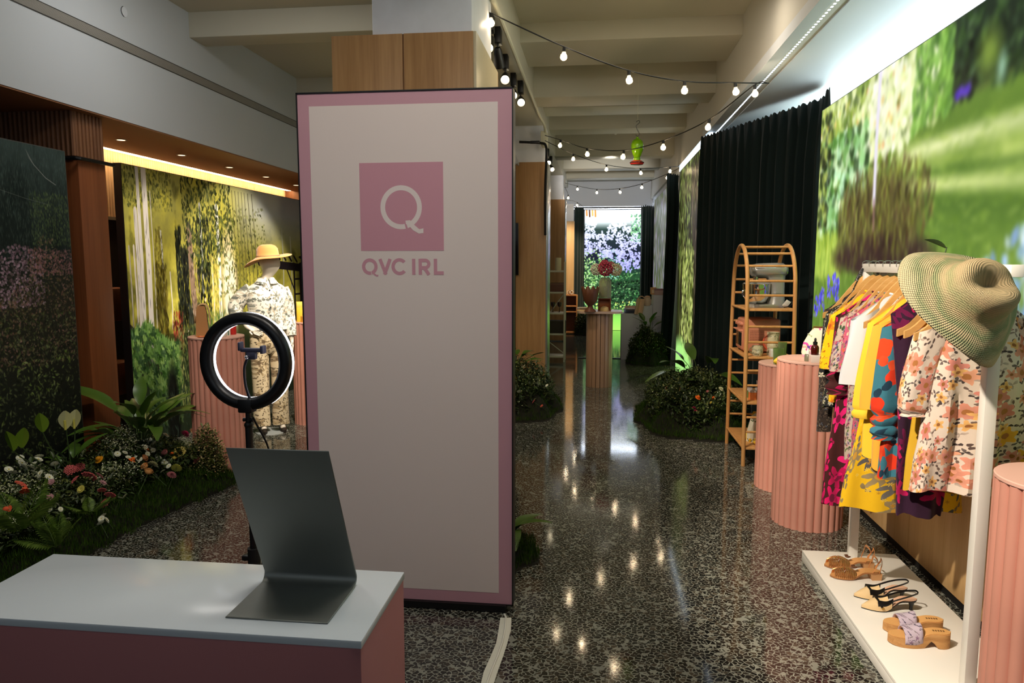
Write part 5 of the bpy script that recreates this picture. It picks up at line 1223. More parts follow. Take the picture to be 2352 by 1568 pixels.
U = [('dahlia', 'pale yellow', (232, 214, 120), 412, 1038, 14, 'large pale yellow dahlia, brightest in the left flower bed'), ('dahlia', 'lime', (206, 206, 96), 405, 1075, 11, 'yellow green dahlia above the moss edge'),
     ('dahlia', 'cream', (222, 220, 176), 351, 1067, 11, 'cream dahlia beside the two peach ranunculus'), ('mum', 'magenta', (206, 66, 112), 425, 997, 10, 'magenta chrysanthemum near the pink fluted pedestal'),
     ('ranunculus', 'dusty rose', (190, 120, 116), 381, 1041, 10, 'dusty rose ranunculus beside the pale yellow dahlia'), ('mum', 'dusky pink', (170, 104, 108), 394, 1091, 10, 'dusky pink chrysanthemum low at the moss edge'),
     ('mum', 'shell pink', (220, 168, 148), 472, 1025, 10, 'shell pink chrysanthemum at the right end of the left bed'), ('mum', 'rose brown', (170, 104, 96), 452, 1057, 8, 'rose brown chrysanthemum in the airy foliage at the bed end'),
     ('mum', 'apricot', (226, 176, 130), 445, 990, 9, 'apricot chrysanthemum topmost of the bed end'), ('ranunculus', 'peach', (222, 160, 98), 335, 1073, 11, 'peach ranunculus, upper of the two touching ones'),
     ('ranunculus', 'peach', (222, 160, 98), 340, 1086, 11, 'peach ranunculus, lower of the two touching ones'), ('ranunculus', 'tan', (186, 128, 84), 330, 1053, 9, 'brownish tan ranunculus beside the orange marigold'),
     ('cone', 'orange', (230, 104, 30), 303, 1057, 8, 'vivid orange marigold among white daisies'), ('cone', 'orange', (230, 104, 30), 394, 1043, 6, 'small orange marigold between the rose ranunculus and yellow dahlia'), ('cone', 'rust', (190, 96, 40), 339, 1034, 5, 'tiny rust marigold below the broad leaved plant'),
     ('cone', 'amber', (206, 140, 24), 228, 1055, 9, 'amber marigold at the back of the bed under the wooden pillar'), ('ranunculus', 'bud yellow', (214, 190, 90), 401, 1053, 6, 'yellow ranunculus bud below the pale yellow dahlia'),
     ('yarrow', 'pink', (196, 96, 96), 161, 1079, 11, 'pink yarrow head, left of the back row'), ('yarrow', 'pink', (196, 96, 96), 182, 1073, 10, 'pink yarrow head at the top of the back row'), ('yarrow', 'pink', (196, 96, 96), 205, 1094, 14, 'largest pink yarrow head in the middle of the bed'),
     ('yarrow', 'mauve', (130, 76, 80), 229, 1093, 9, 'dark mauve yarrow right of the largest pink yarrow'), ('yarrow', 'pink', (196, 96, 96), 172, 1102, 9, 'pink yarrow head left below the largest one'), ('yarrow', 'coral', (224, 104, 84), 48, 1112, 11, 'flat coral yarrow under the white daisy cluster'),
     ('cone', 'coral', (222, 92, 56), 57, 1128, 10, 'orange coral marigold just under the flat coral yarrow'), ('cone', 'coral', (222, 92, 56), 17, 1171, 10, 'orange coral marigold beside the fern at the frame edge'), ('yarrow', 'pink', (196, 96, 96), 234, 1126, 8, 'small pink yarrow at the right of the dark leaves'),
     ('yarrow', 'pink', (196, 96, 96), 253, 1137, 10, 'pink yarrow leaning towards the moss'), ('yarrow', 'pink', (196, 96, 96), 241, 1155, 9, 'pink yarrow lowest in the bed'), ('daisy', 'yellow', (206, 196, 96), 186, 1123, 8, 'pale yellow button daisy among the pink yarrow'),
     ('daisy', 'mauve', (176, 130, 134), 117, 1107, 7, 'mauve daisy left of the pink yarrow'), ('daisy', 'mauve', (176, 130, 134), 115, 1141, 7, 'mauve daisy above the fern'), ('daisy', 'mauve', (176, 130, 134), 237, 1108, 7, 'mauve daisy right of the largest yarrow')]
for k, cn, c, x, y, r, lab in U: fl(k, cn, c, x, y, r, lab, 'single blooms of the left bed')
# airy tuft in front of the fluted pedestal
c0 = aty(476, 1050, 4.86)
def tuft(c, rx, h, rnd):
    def f():
        while True:
            u = Vector((rnd.uniform(-1, 1), rnd.uniform(-1, 1), rnd.uniform(0, 1)))
            if u.x ** 2 + u.y ** 2 + u.z ** 2 < 1: return Vector((c.x + u.x * rx, c.y + u.y * rx, c.z - .12 + u.z * h)), None
    return f
put_stuff('airy_foliage', scatter(1500, tuft(c0, .135, .36, r6), .030, 'leaf', r6), leafolive, 'foliage', bed)
put_stuff('airy_foliage', scatter(700, tuft(c0, .15, .38, r6), .012, 'bloom', r6), leafmat('buff_bloom', [(196, 160, 110), (176, 170, 100), (206, 180, 140)]), 'foliage', bed)
# ferns
fernm = leafmat('fern_green', [(60, 84, 24), (84, 112, 36), (104, 128, 52)])
def frond_mesh(L):
    q = MB(); q.tube([(L * v, 0, .10 * L * math.sin(v * 2.2)) for v in [i / 8 for i in range(9)]], .002, 4)
    for i in range(2, 19):
        v = i / 19; w = .26 * L * math.sin(PI * (.12 + .86 * v)) * (1 if v > .1 else .4); z = .10 * L * math.sin(v * 2.2)
        for sgn in (-1, 1): q.quad((L * v - .008, 0, z), (L * v + .012 + w * .25, sgn * w * .5, z + .006), (L * v + w * .45, sgn * w, z - w * .15), (L * v + .006 + w * .1, sgn * w * .45, z - .004))
    return q.mesh('frond', fernm, False)
fme = frond_mesh(.30)
def fern(px, py, label, n=7, s=1.):
    p = bedp(px, py); t = thing('fern', label, 'fern', (p.x, p.y, p.z - .06))
    for k in range(n): put('frond', fme, t, (0, 0, .02), (random.uniform(-.3, .3), -random.uniform(.25, .9), 2 * PI * k / n + random.uniform(-.3, .3)), s * random.uniform(.75, 1.1))
fern(45, 1205, 'green fern at the left edge of the flower bed', 8, .9); fern(128, 1240, 'low green fern next to the white topped plinth', 7, .75); fern(205, 1165, 'small fern behind the lone daisy cluster', 5, .6)
# broad leaved plant and peace lily
broad = leafmat('broad_leaf', [(40, 66, 20), (72, 104, 34), (96, 130, 48), (52, 78, 26)], .3, .5)
bmeshes = [leaf_mesh('leaf', broad, L, Wd, bd, .22, 8, .004) for L, Wd, bd in ((.34, .066, .40), (.30, .062, .70), (.26, .056, .22))]
def leafy_plant(name, label, p, spec, stemcol=stemm, cat='plant'):
    t = thing(name, label, cat, p)
    for (az, el, s, h, k) in spec:
        d = Vector((math.cos(az), math.sin(az), 0)); b = d * (h * .5); z = h * math.sin(el) * .9
        tip = d * (h * math.cos(el) * .8) + Vector((0, 0, z)); l = put('leaf', bmeshes[k % 3], t, tip, (random.uniform(-.4, .4), -el * .75, az), s)
        MB().tube(bez((0, 0, 0), d * h * .15 + Vector((0, 0, z * .7)), tip, 5), .0035, 5).build('stalk', stemcol, t)
    return t
pp = atx(325, 1015, -3.22); r7 = random.Random(12)
sp_ = []
for k in range(30):
    az = 2 * PI * k / 30 * 2 + r7.uniform(-.2, .2); el = r7.uniform(.6, 1.45); sp_.append((az, el, r7.uniform(.75, 1.15), r7.uniform(.16, .42), k))
leafy_plant('broad_leaved_plant', 'lush broad leaved green plant between the wooden pillar and the mural', (pp.x, pp.y, pp.z - .10), sp_)
pp = atx(165, 1060, -3.30); t = leafy_plant('peace_lily', 'peace lily with two pale spathes in front of the dark weeping tree panel', (pp.x, pp.y, pp.z - .10), [(.6, 1.3, .6, .16, 0), (2.0, 1.2, .55, .14, 1), (4.4, 1.25, .6, .15, 2), (-.6, 1.0, .6, .12, 0), (3.2, .9, .55, .14, 1)])
spa = leafmat('spathe_cream', [(214, 216, 150), (232, 232, 186)]); grn = leafmat('spathe_green', [(120, 150, 40), (96, 130, 36)])
sme2 = leaf_mesh('spathe', spa, .13, .045, .1, .5, 8); gme2 = leaf_mesh('spathe', grn, .13, .042, .1, .4, 8)
for (px, py, me, rz) in ((152, 985, sme2, .2), (172, 982, sme2, .5), (98, 992, gme2, .0), (52, 1028, gme2, .6), (30, 1035, gme2, -.4)):
    q = atx(px, py, -3.27); lo = q - Vector(t.location); o = put('spathe', me, t, lo, (0, -1.35, rz - 1.1))
    if me is sme2: MB().tube([lo + Vector((.012, -.02, 0)), lo + Vector((.012, -.022, .06))], .007, 6).build('spadix', M('spadix_yellow', (206, 200, 90), .7), t)
    MB().tube(bez((0, 0, 0), (lo.x * .7, lo.y * .7, lo.z * .5), lo, 6), .0035, 5).build('stalk', stemm, t)

# ---- smaller beds of the corridor
def bed_at(name, label, cx, cy, rx, ry, hgt, nleaf, nbloom, seed, moss=.3, blades=6000, clipx=None):
    r = random.Random(seed)
    def fn(x, y):
        d = ((x - cx) / rx) ** 2 + ((y - cy) / ry) ** 2 + .12 * math.sin(7 * math.atan2(y - cy, x - cx) + seed)
        return -1 if d >= 1 or (clipx and not clipx(x, y)) else .02 + hgt * (.62 + .5 * noise.noise(Vector((x * 4.5 + seed, y * 4.5, 0))) + .25) * min(1, max(0, (1 - d - moss * .5)) * 1.3) ** .8
    t = thing(name, label, 'flower bed', (cx, cy, 0))
    def shift(me): 
        me.transform(Matrix.Translation((-cx, -cy, 0))); return me
    o = mound_mesh(lambda x, y: fn(x, y) - .015, cx - rx, cx + rx, cy - ry, cy + ry, 26, 26, 'soil', soil, '', t); shift(o.data)
    P = lambda h0, h1, c: place_on(fn, cx - rx, cx + rx, cy - ry, cy + ry, h0, h1, r, c)
    inner = lambda x, y: ((x - cx) / rx) ** 2 + ((y - cy) / ry) ** 2 < 1 - moss
    put_stuff('moss', shift(scatter(blades, P(-.005, .02, lambda x, y: not inner(x, y) or r.random() < .2), .035, 'blade', r)), mossm, 'moss', t)
    if nleaf:
        put_stuff('foliage', shift(scatter(nleaf, P(-.02, .16, inner), .05, 'leaf', r)), leafdark, 'foliage', t)
        put_stuff('filler_foliage', shift(scatter(nleaf // 2, P(.03, .22, inner), .026, 'leaf', r)), leafolive, 'foliage', t)
    if nbloom: put_stuff('filler_bloom', shift(scatter(nbloom, P(.06, .22, inner), .014, 'bloom', r)), whitefill, 'bloom', t)
    return t, fn
bed_at('flower_bed', 'flower bed at the foot of the second oak column, half hidden by the pink sign', -.92, 7.95, .56, .85, .38, 3600, 300, 5, .35)
bed_at('moss_mound', 'small moss mound at the foot of the sign beside the corridor', -.60, 3.86, .30, .30, .16, 300, 0, 6, .9, 5200)
bed_at('flower_bed', 'wide flower bed under the long dark curtain beside the arched shelf', 1.02, 7.55, .62, .98, .34, 6500, 300, 7, .35, 9000, lambda x, y: x < 1.74 - max(0, (y - 6.7)) * .36)
bed_at('flower_bed', 'flower bed in front of the white stepped plinth', .84, 11.78, .36, .32, .42, 2600, 260, 8, .25, 2500)
bed_at('flower_bed', 'white flowering bed at the far end beside the lilac screen', -.28, 16.5, .24, .36, .40, 1600, 420, 9, .2, 1200)
def vplane(Yp): return lambda x, y: aty(x, y, Yp)
for k, cn, c, x, y, r, Yp, lab in [('cone', 'red', (206, 50, 40), 1533, 892, 6, 7.3, 'red marigold in the bed beside the arched shelf'), ('cone', 'orange', (230, 104, 30), 1563, 894, 5, 7.2, 'orange marigold next to the red one in the shelf bed'), ('daisy', 'white', (226, 228, 206), 1571, 894, 4, 7.18, 'tiny white daisy beside the orange marigold of the shelf bed'),
    ('cone', 'orange', (230, 104, 30), 1603, 913, 7, 6.95, 'larger orange marigold in the middle of the shelf bed'), ('cone', 'orange', (230, 104, 30), 1640, 915, 6, 6.9, 'orange marigold close to the leg of the arched shelf'), ('dahlia', 'cream', (222, 220, 176), 1656, 893, 6, 7.0, 'cream dahlia close to the arched shelf'),
    ('mum', 'magenta', (206, 66, 112), 1594, 937, 5, 6.85, 'pink chrysanthemum low in the shelf bed, upper of two'), ('mum', 'magenta', (206, 66, 112), 1598, 944, 5, 6.83, 'pink chrysanthemum low in the shelf bed, lower of two'), ('ranunculus', 'dusty rose', (190, 120, 116), 1626, 900, 5, 6.95, 'dusty rose ranunculus in the shelf bed'), ('ranunculus', 'bud yellow', (214, 190, 90), 1634, 925, 4, 6.88, 'yellow bud below the orange marigolds of the shelf bed'),
    ('daisy', 'yellow', (206, 196, 96), 1184, 868, 4, 7.45, 'yellow daisy at the edge of the pink sign'), ('yarrow', 'pink', (196, 96, 96), 1226, 922, 5, 7.4, 'pink yarrow in the bed behind the sign'), ('yarrow', 'coral', (224, 104, 84), 1244, 932, 4, 7.4, 'coral yarrow at the corridor side of the bed behind the sign'),
    ('daisy', 'white', (226, 228, 206), 1204, 841, 5, 7.6, 'white daisy highest in the bed behind the sign'), ('daisy', 'white', (226, 228, 206), 1192, 899, 5, 7.35, 'white daisy at the left of the bed behind the sign'), ('daisy', 'white', (226, 228, 206), 1256, 885, 4, 7.5, 'white daisy at the right of the bed behind the sign')]:
    fl(k, cn, c, x, y, r, lab, 'single blooms of the corridor beds', fn=vplane(Yp))
pp = aty(1600, 890, 8.0); leafy_plant('anthurium_plant', 'large leaved plant rising before the tree bark screen', (pp.x + .02, 7.85, .22), [(2.9, .35, 1.25, .50, 0), (3.6, .65, 1.2, .45, 1), (2.3, .9, 1.1, .5, 2), (3.9, .8, 1.2, .5, 0), (5.2, .7, 1.1, .42, 1), (4.4, .5, 1.15, .46, 2), (1.9, 1.1, 1., .45, 0), (4.9, 1.0, 1.2, .5, 1)])
pp = aty(1490, 760, 11.75); leafy_plant('upright_plant', 'upright dark leaved plant in front of the white stepped plinth', (pp.x, 11.8, .42), [(k * 1.05, 1.1 + .2 * (k % 2), .8, .22 + .06 * (k % 3), k) for k in range(9)])
pp = aty(1183, 800, 8.1); leafy_plant('bushy_plant', 'leafy plant peeping out at the right edge of the pink sign', (pp.x + .02, 8.0, .42), [(k * .8, .7 + .3 * (k % 2), .6, .18 + .05 * (k % 3), k) for k in range(10)])
lf = thing('strap_leaf_plant', 'small strap leaved plant at the foot of the pink sign', 'plant', (-.47, 4.02, .06))
for k, az in enumerate((-.3, .9, -1.4)): put('leaf', bmeshes[1], lf, (0, 0, .02), (0, -1.0 + .2 * k, az), .75)
# ------------------------------------------------------------------ mannequin
mq0 = aty(617, 800, 6.55)
mq = thing('mannequin', 'pale faceless mannequin in botanical print shirt and trousers beside two fluted pedestals', 'mannequin', (mq0.x, 6.55, 0), math.radians(35)); mq.scale = (.90, .92, .99)
flesh = M('mannequin_ivory', (226, 216, 200), .45)
def skinned(name, verts, edges, mat, parent, sub=2):
    me = bpy.data.meshes.new(name); me.from_pydata([v[:3] for v in verts], edges, []); o = put(name, me, parent)
    md = o.modifiers.new('skin', 'SKIN'); md.use_smooth_shade = True
    sv = me.skin_vertices[0].data
    for q, v in zip(sv, verts): q.radius = (v[3], v[4] if len(v) > 4 else v[3]); q.use_root = False
    sv[0].use_root = True
    if sub: s = o.modifiers.new('sub', 'SUBSURF'); s.levels = s.render_levels = sub
    dg = bpy.context.evaluated_depsgraph_get(); nm = bpy.data.meshes.new_from_object(o.evaluated_get(dg)); nm.name = name
    o.modifiers.clear(); o.data = nm; nm.materials.clear(); nm.materials.append(mat)
    for f in nm.polygons: f.use_smooth = True
    return o
V = [(0, .0, .98, .11), (0, .0, 1.12, .10), (0, -.01, 1.28, .11), (0, 0, 1.42, .075), (0, -.005, 1.50, .05), (.022, -.018, 1.565, .062), (.05, -.045, 1.63, .118), (.03, -.025, 1.69, .120), (.02, -.012, 1.745, .07),
     (-.17, 0, 1.40, .05), (-.30, .05, 1.24, .038), (-.22, -.07, 1.05, .028), (.17, 0, 1.40, .05), (.225, .01, 1.14, .04), (.235, -.045, .93, .028),
     (-.09, 0, .86, .08), (-.09, 0, .48, .055), (-.09, .01, .09, .035), (-.09, -.10, .035, .03), (.09, 0, .86, .08), (.10, -.03, .48, .055), (.10, 0, .09, .035), (.11, -.11, .035, .03)]
E_ = [(0, 1), (1, 2), (2, 3), (3, 4), (4, 5), (5, 6), (6, 7), (7, 8), (3, 9), (9, 10), (10, 11), (3, 12), (12, 13), (13, 14), (0, 15), (15, 16), (16, 17), (17, 18), (0, 19), (19, 20), (20, 21), (21, 22)]
def hand(base, d, nrm, sgn):
    """palm and five fingers continuing from vertex index base"""
    p = Vector(V[base][:3]); d = Vector(d).normalized(); n = Vector(nrm).normalized(); s = d.cross(n)
    pi = len(V); pc = p + d * .055; V.append((*pc, .024, .014)); E_.append((base, pi))
    for k, (o, L) in enumerate(((-.024, .070), (-.008, .080), (.008, .075), (.023, .058))):
        a = pc + d * .035 + s * o; b = a + d * L * .55 + n * .008; c = b + d * L * .42 + n * .018
        i = len(V); V.extend([(*a, .009), (*b, .008), (*c, .006)]); E_.extend([(pi, i), (i, i + 1), (i + 1, i + 2)])
    a = pc + s * (-.034 * sgn) - d * .01 + n * .006; b = a + d * .035 + s * (-.012 * sgn) + n * .012
    i = len(V); V.extend([(*a, .010), (*b, .008)]); E_.extend([(pi, i), (i, i + 1)])
hand(14, (.05, -.12, -1), (-1, 0, 0), 1); hand(11, (.9, -.3, -.5), (0, -1, .2), -1)
skinned('body', V, E_, flesh, mq)
shm = print_mat('botanical_shirt', (232, 228, 216), [(15, 2, .5, .66, .85, 1, [(140, 142, 130), (168, 160, 142), (120, 124, 116)], None), (9, 6, .5, .35, .7, 1, [(196, 184, 164), (160, 160, 148), (206, 198, 180)], (110, 112, 106)), (34, 2, .42, .65, .6, 1, [(104, 108, 102), (150, 146, 132)], None)])
trm = print_mat('botanical_trousers', (216, 198, 164), [(9, 5, .52, .35, .85, 1, [(170, 148, 112), (150, 128, 98), (190, 168, 130)], (110, 92, 70)), (26, 2, .45, .66, .85, 1, [(104, 90, 68), (130, 112, 86)], None)])
def loft(rings, n=28, wr=0., seed=1):
    rows = []
    for z, rx, ry, cx, cy in rings:
        rows.append([(cx + rx * math.cos(a) * (1 + wr * math.sin(5 * a + z * 9 + seed)), cy + ry * math.sin(a) * (1 + wr * math.cos(4 * a - z * 11 + seed)), z + wr * .12 * math.sin(3 * a)) for a in [2 * PI * i / n for i in range(n)]])
    return rows
shirt = MB().grid(loft([(1.02, .205, .145, 0, 0), (1.08, .20, .14, 0, 0), (1.18, .188, .132, 0, 0), (1.28, .20, .135, 0, -.01), (1.36, .205, .125, 0, -.008), (1.41, .20, .11, 0, 0), (1.445, .16, .092, 0, 0), (1.475, .10, .078, 0, 0), (1.495, .072, .068, 0, 0)], 32, .035), True).build('shirt', shm, mq)
for pts, rr in (([(-.16, 0, 1.40), (-.24, .03, 1.335), (-.305, .05, 1.25), (-.31, .02, 1.17), (-.29, -.03, 1.13)], [.075, .078, .080, .070, .062]), ([(.16, 0, 1.40), (.205, .005, 1.30), (.225, .01, 1.14), (.232, -.02, 1.02), (.236, -.04, .945)], [.075, .072, .066, .062, .052])):
    MB().tube(spline(pts, 4), list(np.interp(np.linspace(0, 1, 17), np.linspace(0, 1, 5), rr)), 16).build('sleeve', shm, shirt)
for sgn in (-1, 1):
    MB().grid([[(sgn * (.068 * math.cos(a)), .066 * math.sin(a) - .004, 1.49), (sgn * (.078 * math.cos(a)), .078 * math.sin(a) - .006, 1.522), (sgn * (.112 * math.cos(a) + .012), .105 * math.sin(a) - .018, 1.462)] for a in [-1.45 + 2.9 * i / 12 for i in range(13)]]).build('collar', shm, shirt)
bme = MB().cyl((0, 0, 0), (0, -.004, 0), .0085, seg=10).mesh('button', M('button_dark', (60, 62, 60), .4))
for k, z in enumerate((1.40, 1.32, 1.24, 1.16, 1.08)): put('button', bme, shirt, (.012, -np.interp(z, [1.08, 1.18, 1.28, 1.36, 1.41], [.143, .136, .148, .138, .116]), z))
tr = MB().grid(loft([(1.06, .165, .115, 0, 0), (.98, .185, .125, 0, 0), (.90, .192, .128, 0, 0), (.82, .195, .115, 0, 0), (.78, .19, .08, 0, 0)], 32, .02), True, True, True).build('trousers', trm, mq)
for x, y in ((-.095, 0), (.10, -.02)): MB().grid(loft([(.86, .095, .11, x, 0), (.70, .093, .10, x, y * .6), (.48, .088, .09, x, y), (.25, .085, .088, x, y), (.075, .088, .092, x, y * .3)], 20, .04, x * 30), True).build('trouser_leg', trm, tr)
for x in (-.09, .11): MB().grid(loft([(0, .034, .10, x, -.05), (.03, .036, .10, x, -.05), (.055, .028, .07, x, -.03), (.075, .02, .03, x, 0)], 16), True, True, True).build('shoe', M('mannequin_shoe', (40, 34, 30), .4), mq)
MB().cyl((0, .0, 0), (0, .0, .008), .17, seg=32).build('base_plate', M('glass_base', (180, 186, 186), .1), mq)
fm_ = M('tan_felt', (206, 148, 84), .85, sheen=.4)
hat = thing('felt_hat', 'tan wide brimmed felt hat worn by the mannequin', 'hat', (mq0.x + .034, 6.55 - .014, 1.695), math.radians(20)); hat.rotation_euler = (math.radians(2), math.radians(-3), math.radians(20))
rows = []
for r, z in [(.222, -.004), (.205, .004), (.17, .006), (.13, .004), (.108, .006), (.104, .02), (.101, .05), (.096, .085), (.085, .112), (.065, .124), (.04, .122), (.0, .116)]:
    k = max(0, (r - .108) / .11)
    rows.append([(r * math.cos(a) * 1.0, r * math.sin(a) * (.92 if z < .01 else .86), z + k * (.018 * math.cos(a) * 1.2 - .055 * max(0, -math.cos(a)) ** 2 + .01 * math.sin(2 * a)) - (.030 * math.exp(-(r * math.sin(a) / .03) ** 2) if z > .11 else 0)) for a in [2 * PI * i / 48 for i in range(48)]])
o = MB().grid(rows, True).build('felt', fm_, hat, True, 80); md = o.modifiers.new('t', 'SOLIDIFY'); md.thickness = .004
MB().tube([(.105 * math.cos(a), .091 * math.sin(a), .016) for a in [2 * PI * i / 36 for i in range(37)]], .006, 6).build('hat_band', M('hat_band_tan', (150, 116, 84), .6), hat)

# ------------------------------------------------------------------ things on the left pedestals
PX, PY, PZ = -2.925, 5.20, 1.0852
leather = M('tan_leather', (206, 166, 116), .55); leather2 = M('brown_leather', (176, 124, 74), .5)
b = thing('shoulder_bag', 'tan leather bag with curved flap on the fluted pedestal behind the ring light', 'bag', (PX - .095, PY - .03, PZ), .5)
MB().grid([[(x * k, y, z) for x, y in ((-.035, -.085), (.035, -.085), (.035, .085), (-.035, .085))] for z, k in ((0, 1.3), (.10, 1.15), (.20, 1.0), (.235, .7))], True, True, True).build('bag_body', leather2, b, True, 30)
MB().strip(spline([(-.036, 0, .20), (-.020, 0, .235), (.02, 0, .245), (.048, 0, .215), (.056, 0, .14), (.058, 0, .09)], 5), (0, 1, 0), .165, .005).build('flap', leather, b)
MB().ball((-.046, -.0, .125), .028, .35, 1, 1).build('round_clasp', leather, b)
b = MB().box((-.05, -.012, 0), (.05, .012, .085), .002).build('striped_card', NTM := M('card_white', (232, 228, 214), .5), loc=(PX + .06, PY + .0, PZ)); b.rotation_euler = (0, 0, .4); tag(b, 'card with green and white stripes on the pedestal behind the ring light', 'card')
for k in range(6): MB().box((-.048 + .016 * k, -.0128, .004), (-.040 + .016 * k, -.012, .081)).build('stripe', M('stripe_green' if k != 3 else 'stripe_yellow', (60, 110, 84) if k != 3 else (240, 196, 40), .5), b)
b = MB().box((-.03, -.02, 0), (.03, .02, .05), .003).build('small_box', M('box_white', (228, 222, 210), .5), loc=(PX + .085, PY - .075, PZ)); tag(b, 'small white box in front of the striped card', 'box'); MB().box((-.031, -.021, .036), (.031, .021, .052), .002).build('lid', M('box_lid_white', (236, 232, 224), .5), b)
b = MB().lathe([(0, 0), (.026, 0), (.03, .02), (.03, .08), (.022, .10), (.022, .11), (0, .11)], 16).build('candle_jar', M('red_jar', (190, 44, 40), .3), loc=(PX + .08, PY + .10, PZ)); tag(b, 'red jar behind the striped card', 'jar'); MB().cyl((0, 0, .11), (0, 0, .125), .024).build('lid', M('jar_lid_pink', (220, 180, 180), .5), b)
b = thing('sunglasses', 'orange brown sunglasses lying at the pedestal edge', 'sunglasses', (PX - .0, PY - .15, PZ + .002), .3); om = M('amber_frame', (206, 110, 50), .25)
for sx in (-.032, .032): MB().tube([(sx + .026 * math.cos(a), .02 * math.sin(a), .006) for a in [2 * PI * i / 18 for i in range(19)]], .004, 6).build('rim', om, b); MB().cyl((sx, 0, .004), (sx, 0, .007), .023, seg=16).build('lens', M('amber_lens', (120, 60, 34), .1), b)
for sx in (-.058, .058): MB().tube([(sx, .0, .006), (sx * .95, .06, .006), (sx * .6, .11, .006)], .003, 5).build('temple', om, b)
MB().tube([(-.008, .004, .008), (0, .008, .010), (.008, .004, .008)], .003, 5).build('bridge', om, b)
QX, QY, QZ = -2.905, 7.02, 1.0502
b = MB().box((-.045, -.035, 0), (.045, .035, .20), .003).build('gift_box', M('yellow_box', (240, 200, 60), .5), loc=(-2.985, 6.95, QZ)); b.rotation_euler = (0, 0, .5); tag(b, 'yellow box on the fluted pedestal behind the mannequin', 'box'); MB().box((-.0455, -.0355, .145), (.0455, .0355, .201), .003).build('lid', M('yellow_lid', (246, 214, 96), .5), b)
b = thing('reed_diffuser', 'glass reed diffuser in front of the yellow box', 'diffuser', (-2.925, 6.875, QZ)); am = thin('amber_liquid_glass', (232, 184, 80), .45)
MB().lathe([(0, 0), (.03, 0), (.032, .006), (.032, .06), (.014, .072), (.012, .09), (.014, .092), (0, .092)], 18).build('bottle', am, b)
for k in range(5): MB().cyl((0, 0, .05), (.025 * math.cos(k * 1.3) + .02, .03 * math.sin(k * 1.3), .21), .0018, seg=5).build('reed', M('reed_tan', (190, 150, 96), .6), b)
b = MB().lathe([(0, 0), (.03, 0), (.04, .012), (.038, .014), (.028, .005), (0, .005)], 18).build('small_dish', M('dish_blush', (230, 186, 160), .4), loc=(-2.80, 6.95, QZ)); tag(b, 'small blush dish at the right of the reed diffuser', 'dish')

# ------------------------------------------------------------------ things on the right pedestals
TZ, SZ = 1.0502, .9252
def onto(px, py, z): p = atz(px, py, z); return (p.x, p.y, z)
glassg = thin('green_tumbler_glass', (196, 214, 164), .9); clear = thin('clear_glass', (232, 238, 232), .85)
def tumbler(loc, r, h, mt, label, nm='tumbler'):
    o = MB().lathe([(0, .002), (r * .8, .0), (r * .86, .004), (r, h), (r - .003, h), (r * .82, .012), (0, .010)], 20).build(nm, mt, loc=loc); return tag(o, label, 'glass')
tumbler(onto(1787, 836, SZ), .038, .115, glassg, 'green glass tumbler beside the lemon on the shorter pedestal')
tumbler(onto(1796, 823, SZ), .032, .125, glassg, 'paler green tumbler behind the front one on the shorter pedestal')
yl = M('lemon_peel', (244, 202, 52), .45, bump=.15, bscale=150)
LEM = MB().lathe([(0, -.047), (.006, -.045), (.013, -.038), (.026, -.022), (.031, 0), (.027, .022), (.014, .038), (.006, .045), (0, .046)], 18).mesh('lemon', yl)
def lemon(loc, rot, label, s=1.):
    o = put('lemon', LEM, None, loc, rot, s); tag(o, label, 'lemon', 'lemons'); MB().cyl((0, 0, .0455), (0, 0, .049), .003, seg=6).build('stem_end', M('lemon_stem', (120, 110, 40), .6), o); return o
p = onto(1786, 842, SZ); lemon((p[0] + (1.372 - p[0]) * .25, p[1] + (5.345 - p[1]) * .25, SZ + .0315), (0, PI / 2, .2), 'large lemon on the shorter pink pedestal')
p = onto(1822, 822, TZ); b = thing('glass_jug', 'clear glass with green mint leaves behind the tall pedestal top', 'glass', (1.40, 4.80, TZ))
MB().lathe([(0, .002), (.03, 0), (.034, .004), (.040, .14), (.037, .14), (.031, .012), (0, .010)], 20).build('glass_body', clear, b)
lmn = leaf_mesh('leaf', leafmat('mint', [(96, 150, 50), (140, 186, 80)]), .03, .011, .5)
for k in range(9): put('leaf', lmn, b, (.015 * math.cos(k * 2.1), .015 * math.sin(k * 2.1), .075 + .006 * k), (random.uniform(-1, 1), random.uniform(-1, .5), k * 2.1))
q = MB()
for k in range(6): q.box((-.012, -.012, -.012), (.012, .012, .012), .002, T3(.013 * math.cos(k * 2.3), .013 * math.sin(k * 2.3), .022 + .01 * k) @ R3(k, k * .7, k))
q.build('ice_cube', M('ice', (214, 224, 224), .1, spec=.6), b)
hbm = print_mat('floral_clutch', (226, 206, 184), [(16, 5, .5, .4, .45, 1, [(206, 70, 150), (96, 90, 180), (232, 150, 180)], (90, 60, 140)), (26, 2, .45, .66, .5, 1, [(190, 160, 140), (150, 170, 120)], None)])
b = thing('floral_clutch', 'cream floral frame handbag on the tall pink pedestal', 'bag', (1.425, 4.70, TZ), -.15)
MB().grid([[(x, y * k, z) for x, y in [(w * math.copysign(abs(math.cos(a)) ** .6, math.cos(a)), .035 * math.sin(a)) for a in [2 * PI * i / 28 for i in range(28)]]] for z, w, k in ((0, .115, 1.), (.03, .125, 1.15), (.09, .115, 1.1), (.15, .085, .8), (.185, .058, .45))], True, True, True).build('bag_body', hbm, b)
MB().tube([(-.06, 0, .182), (-.055, 0, .192), (.055, 0, .192), (.06, 0, .182)], .006, 6).build('clasp_frame', M('brass', (190, 150, 80), .3, 1.), b)
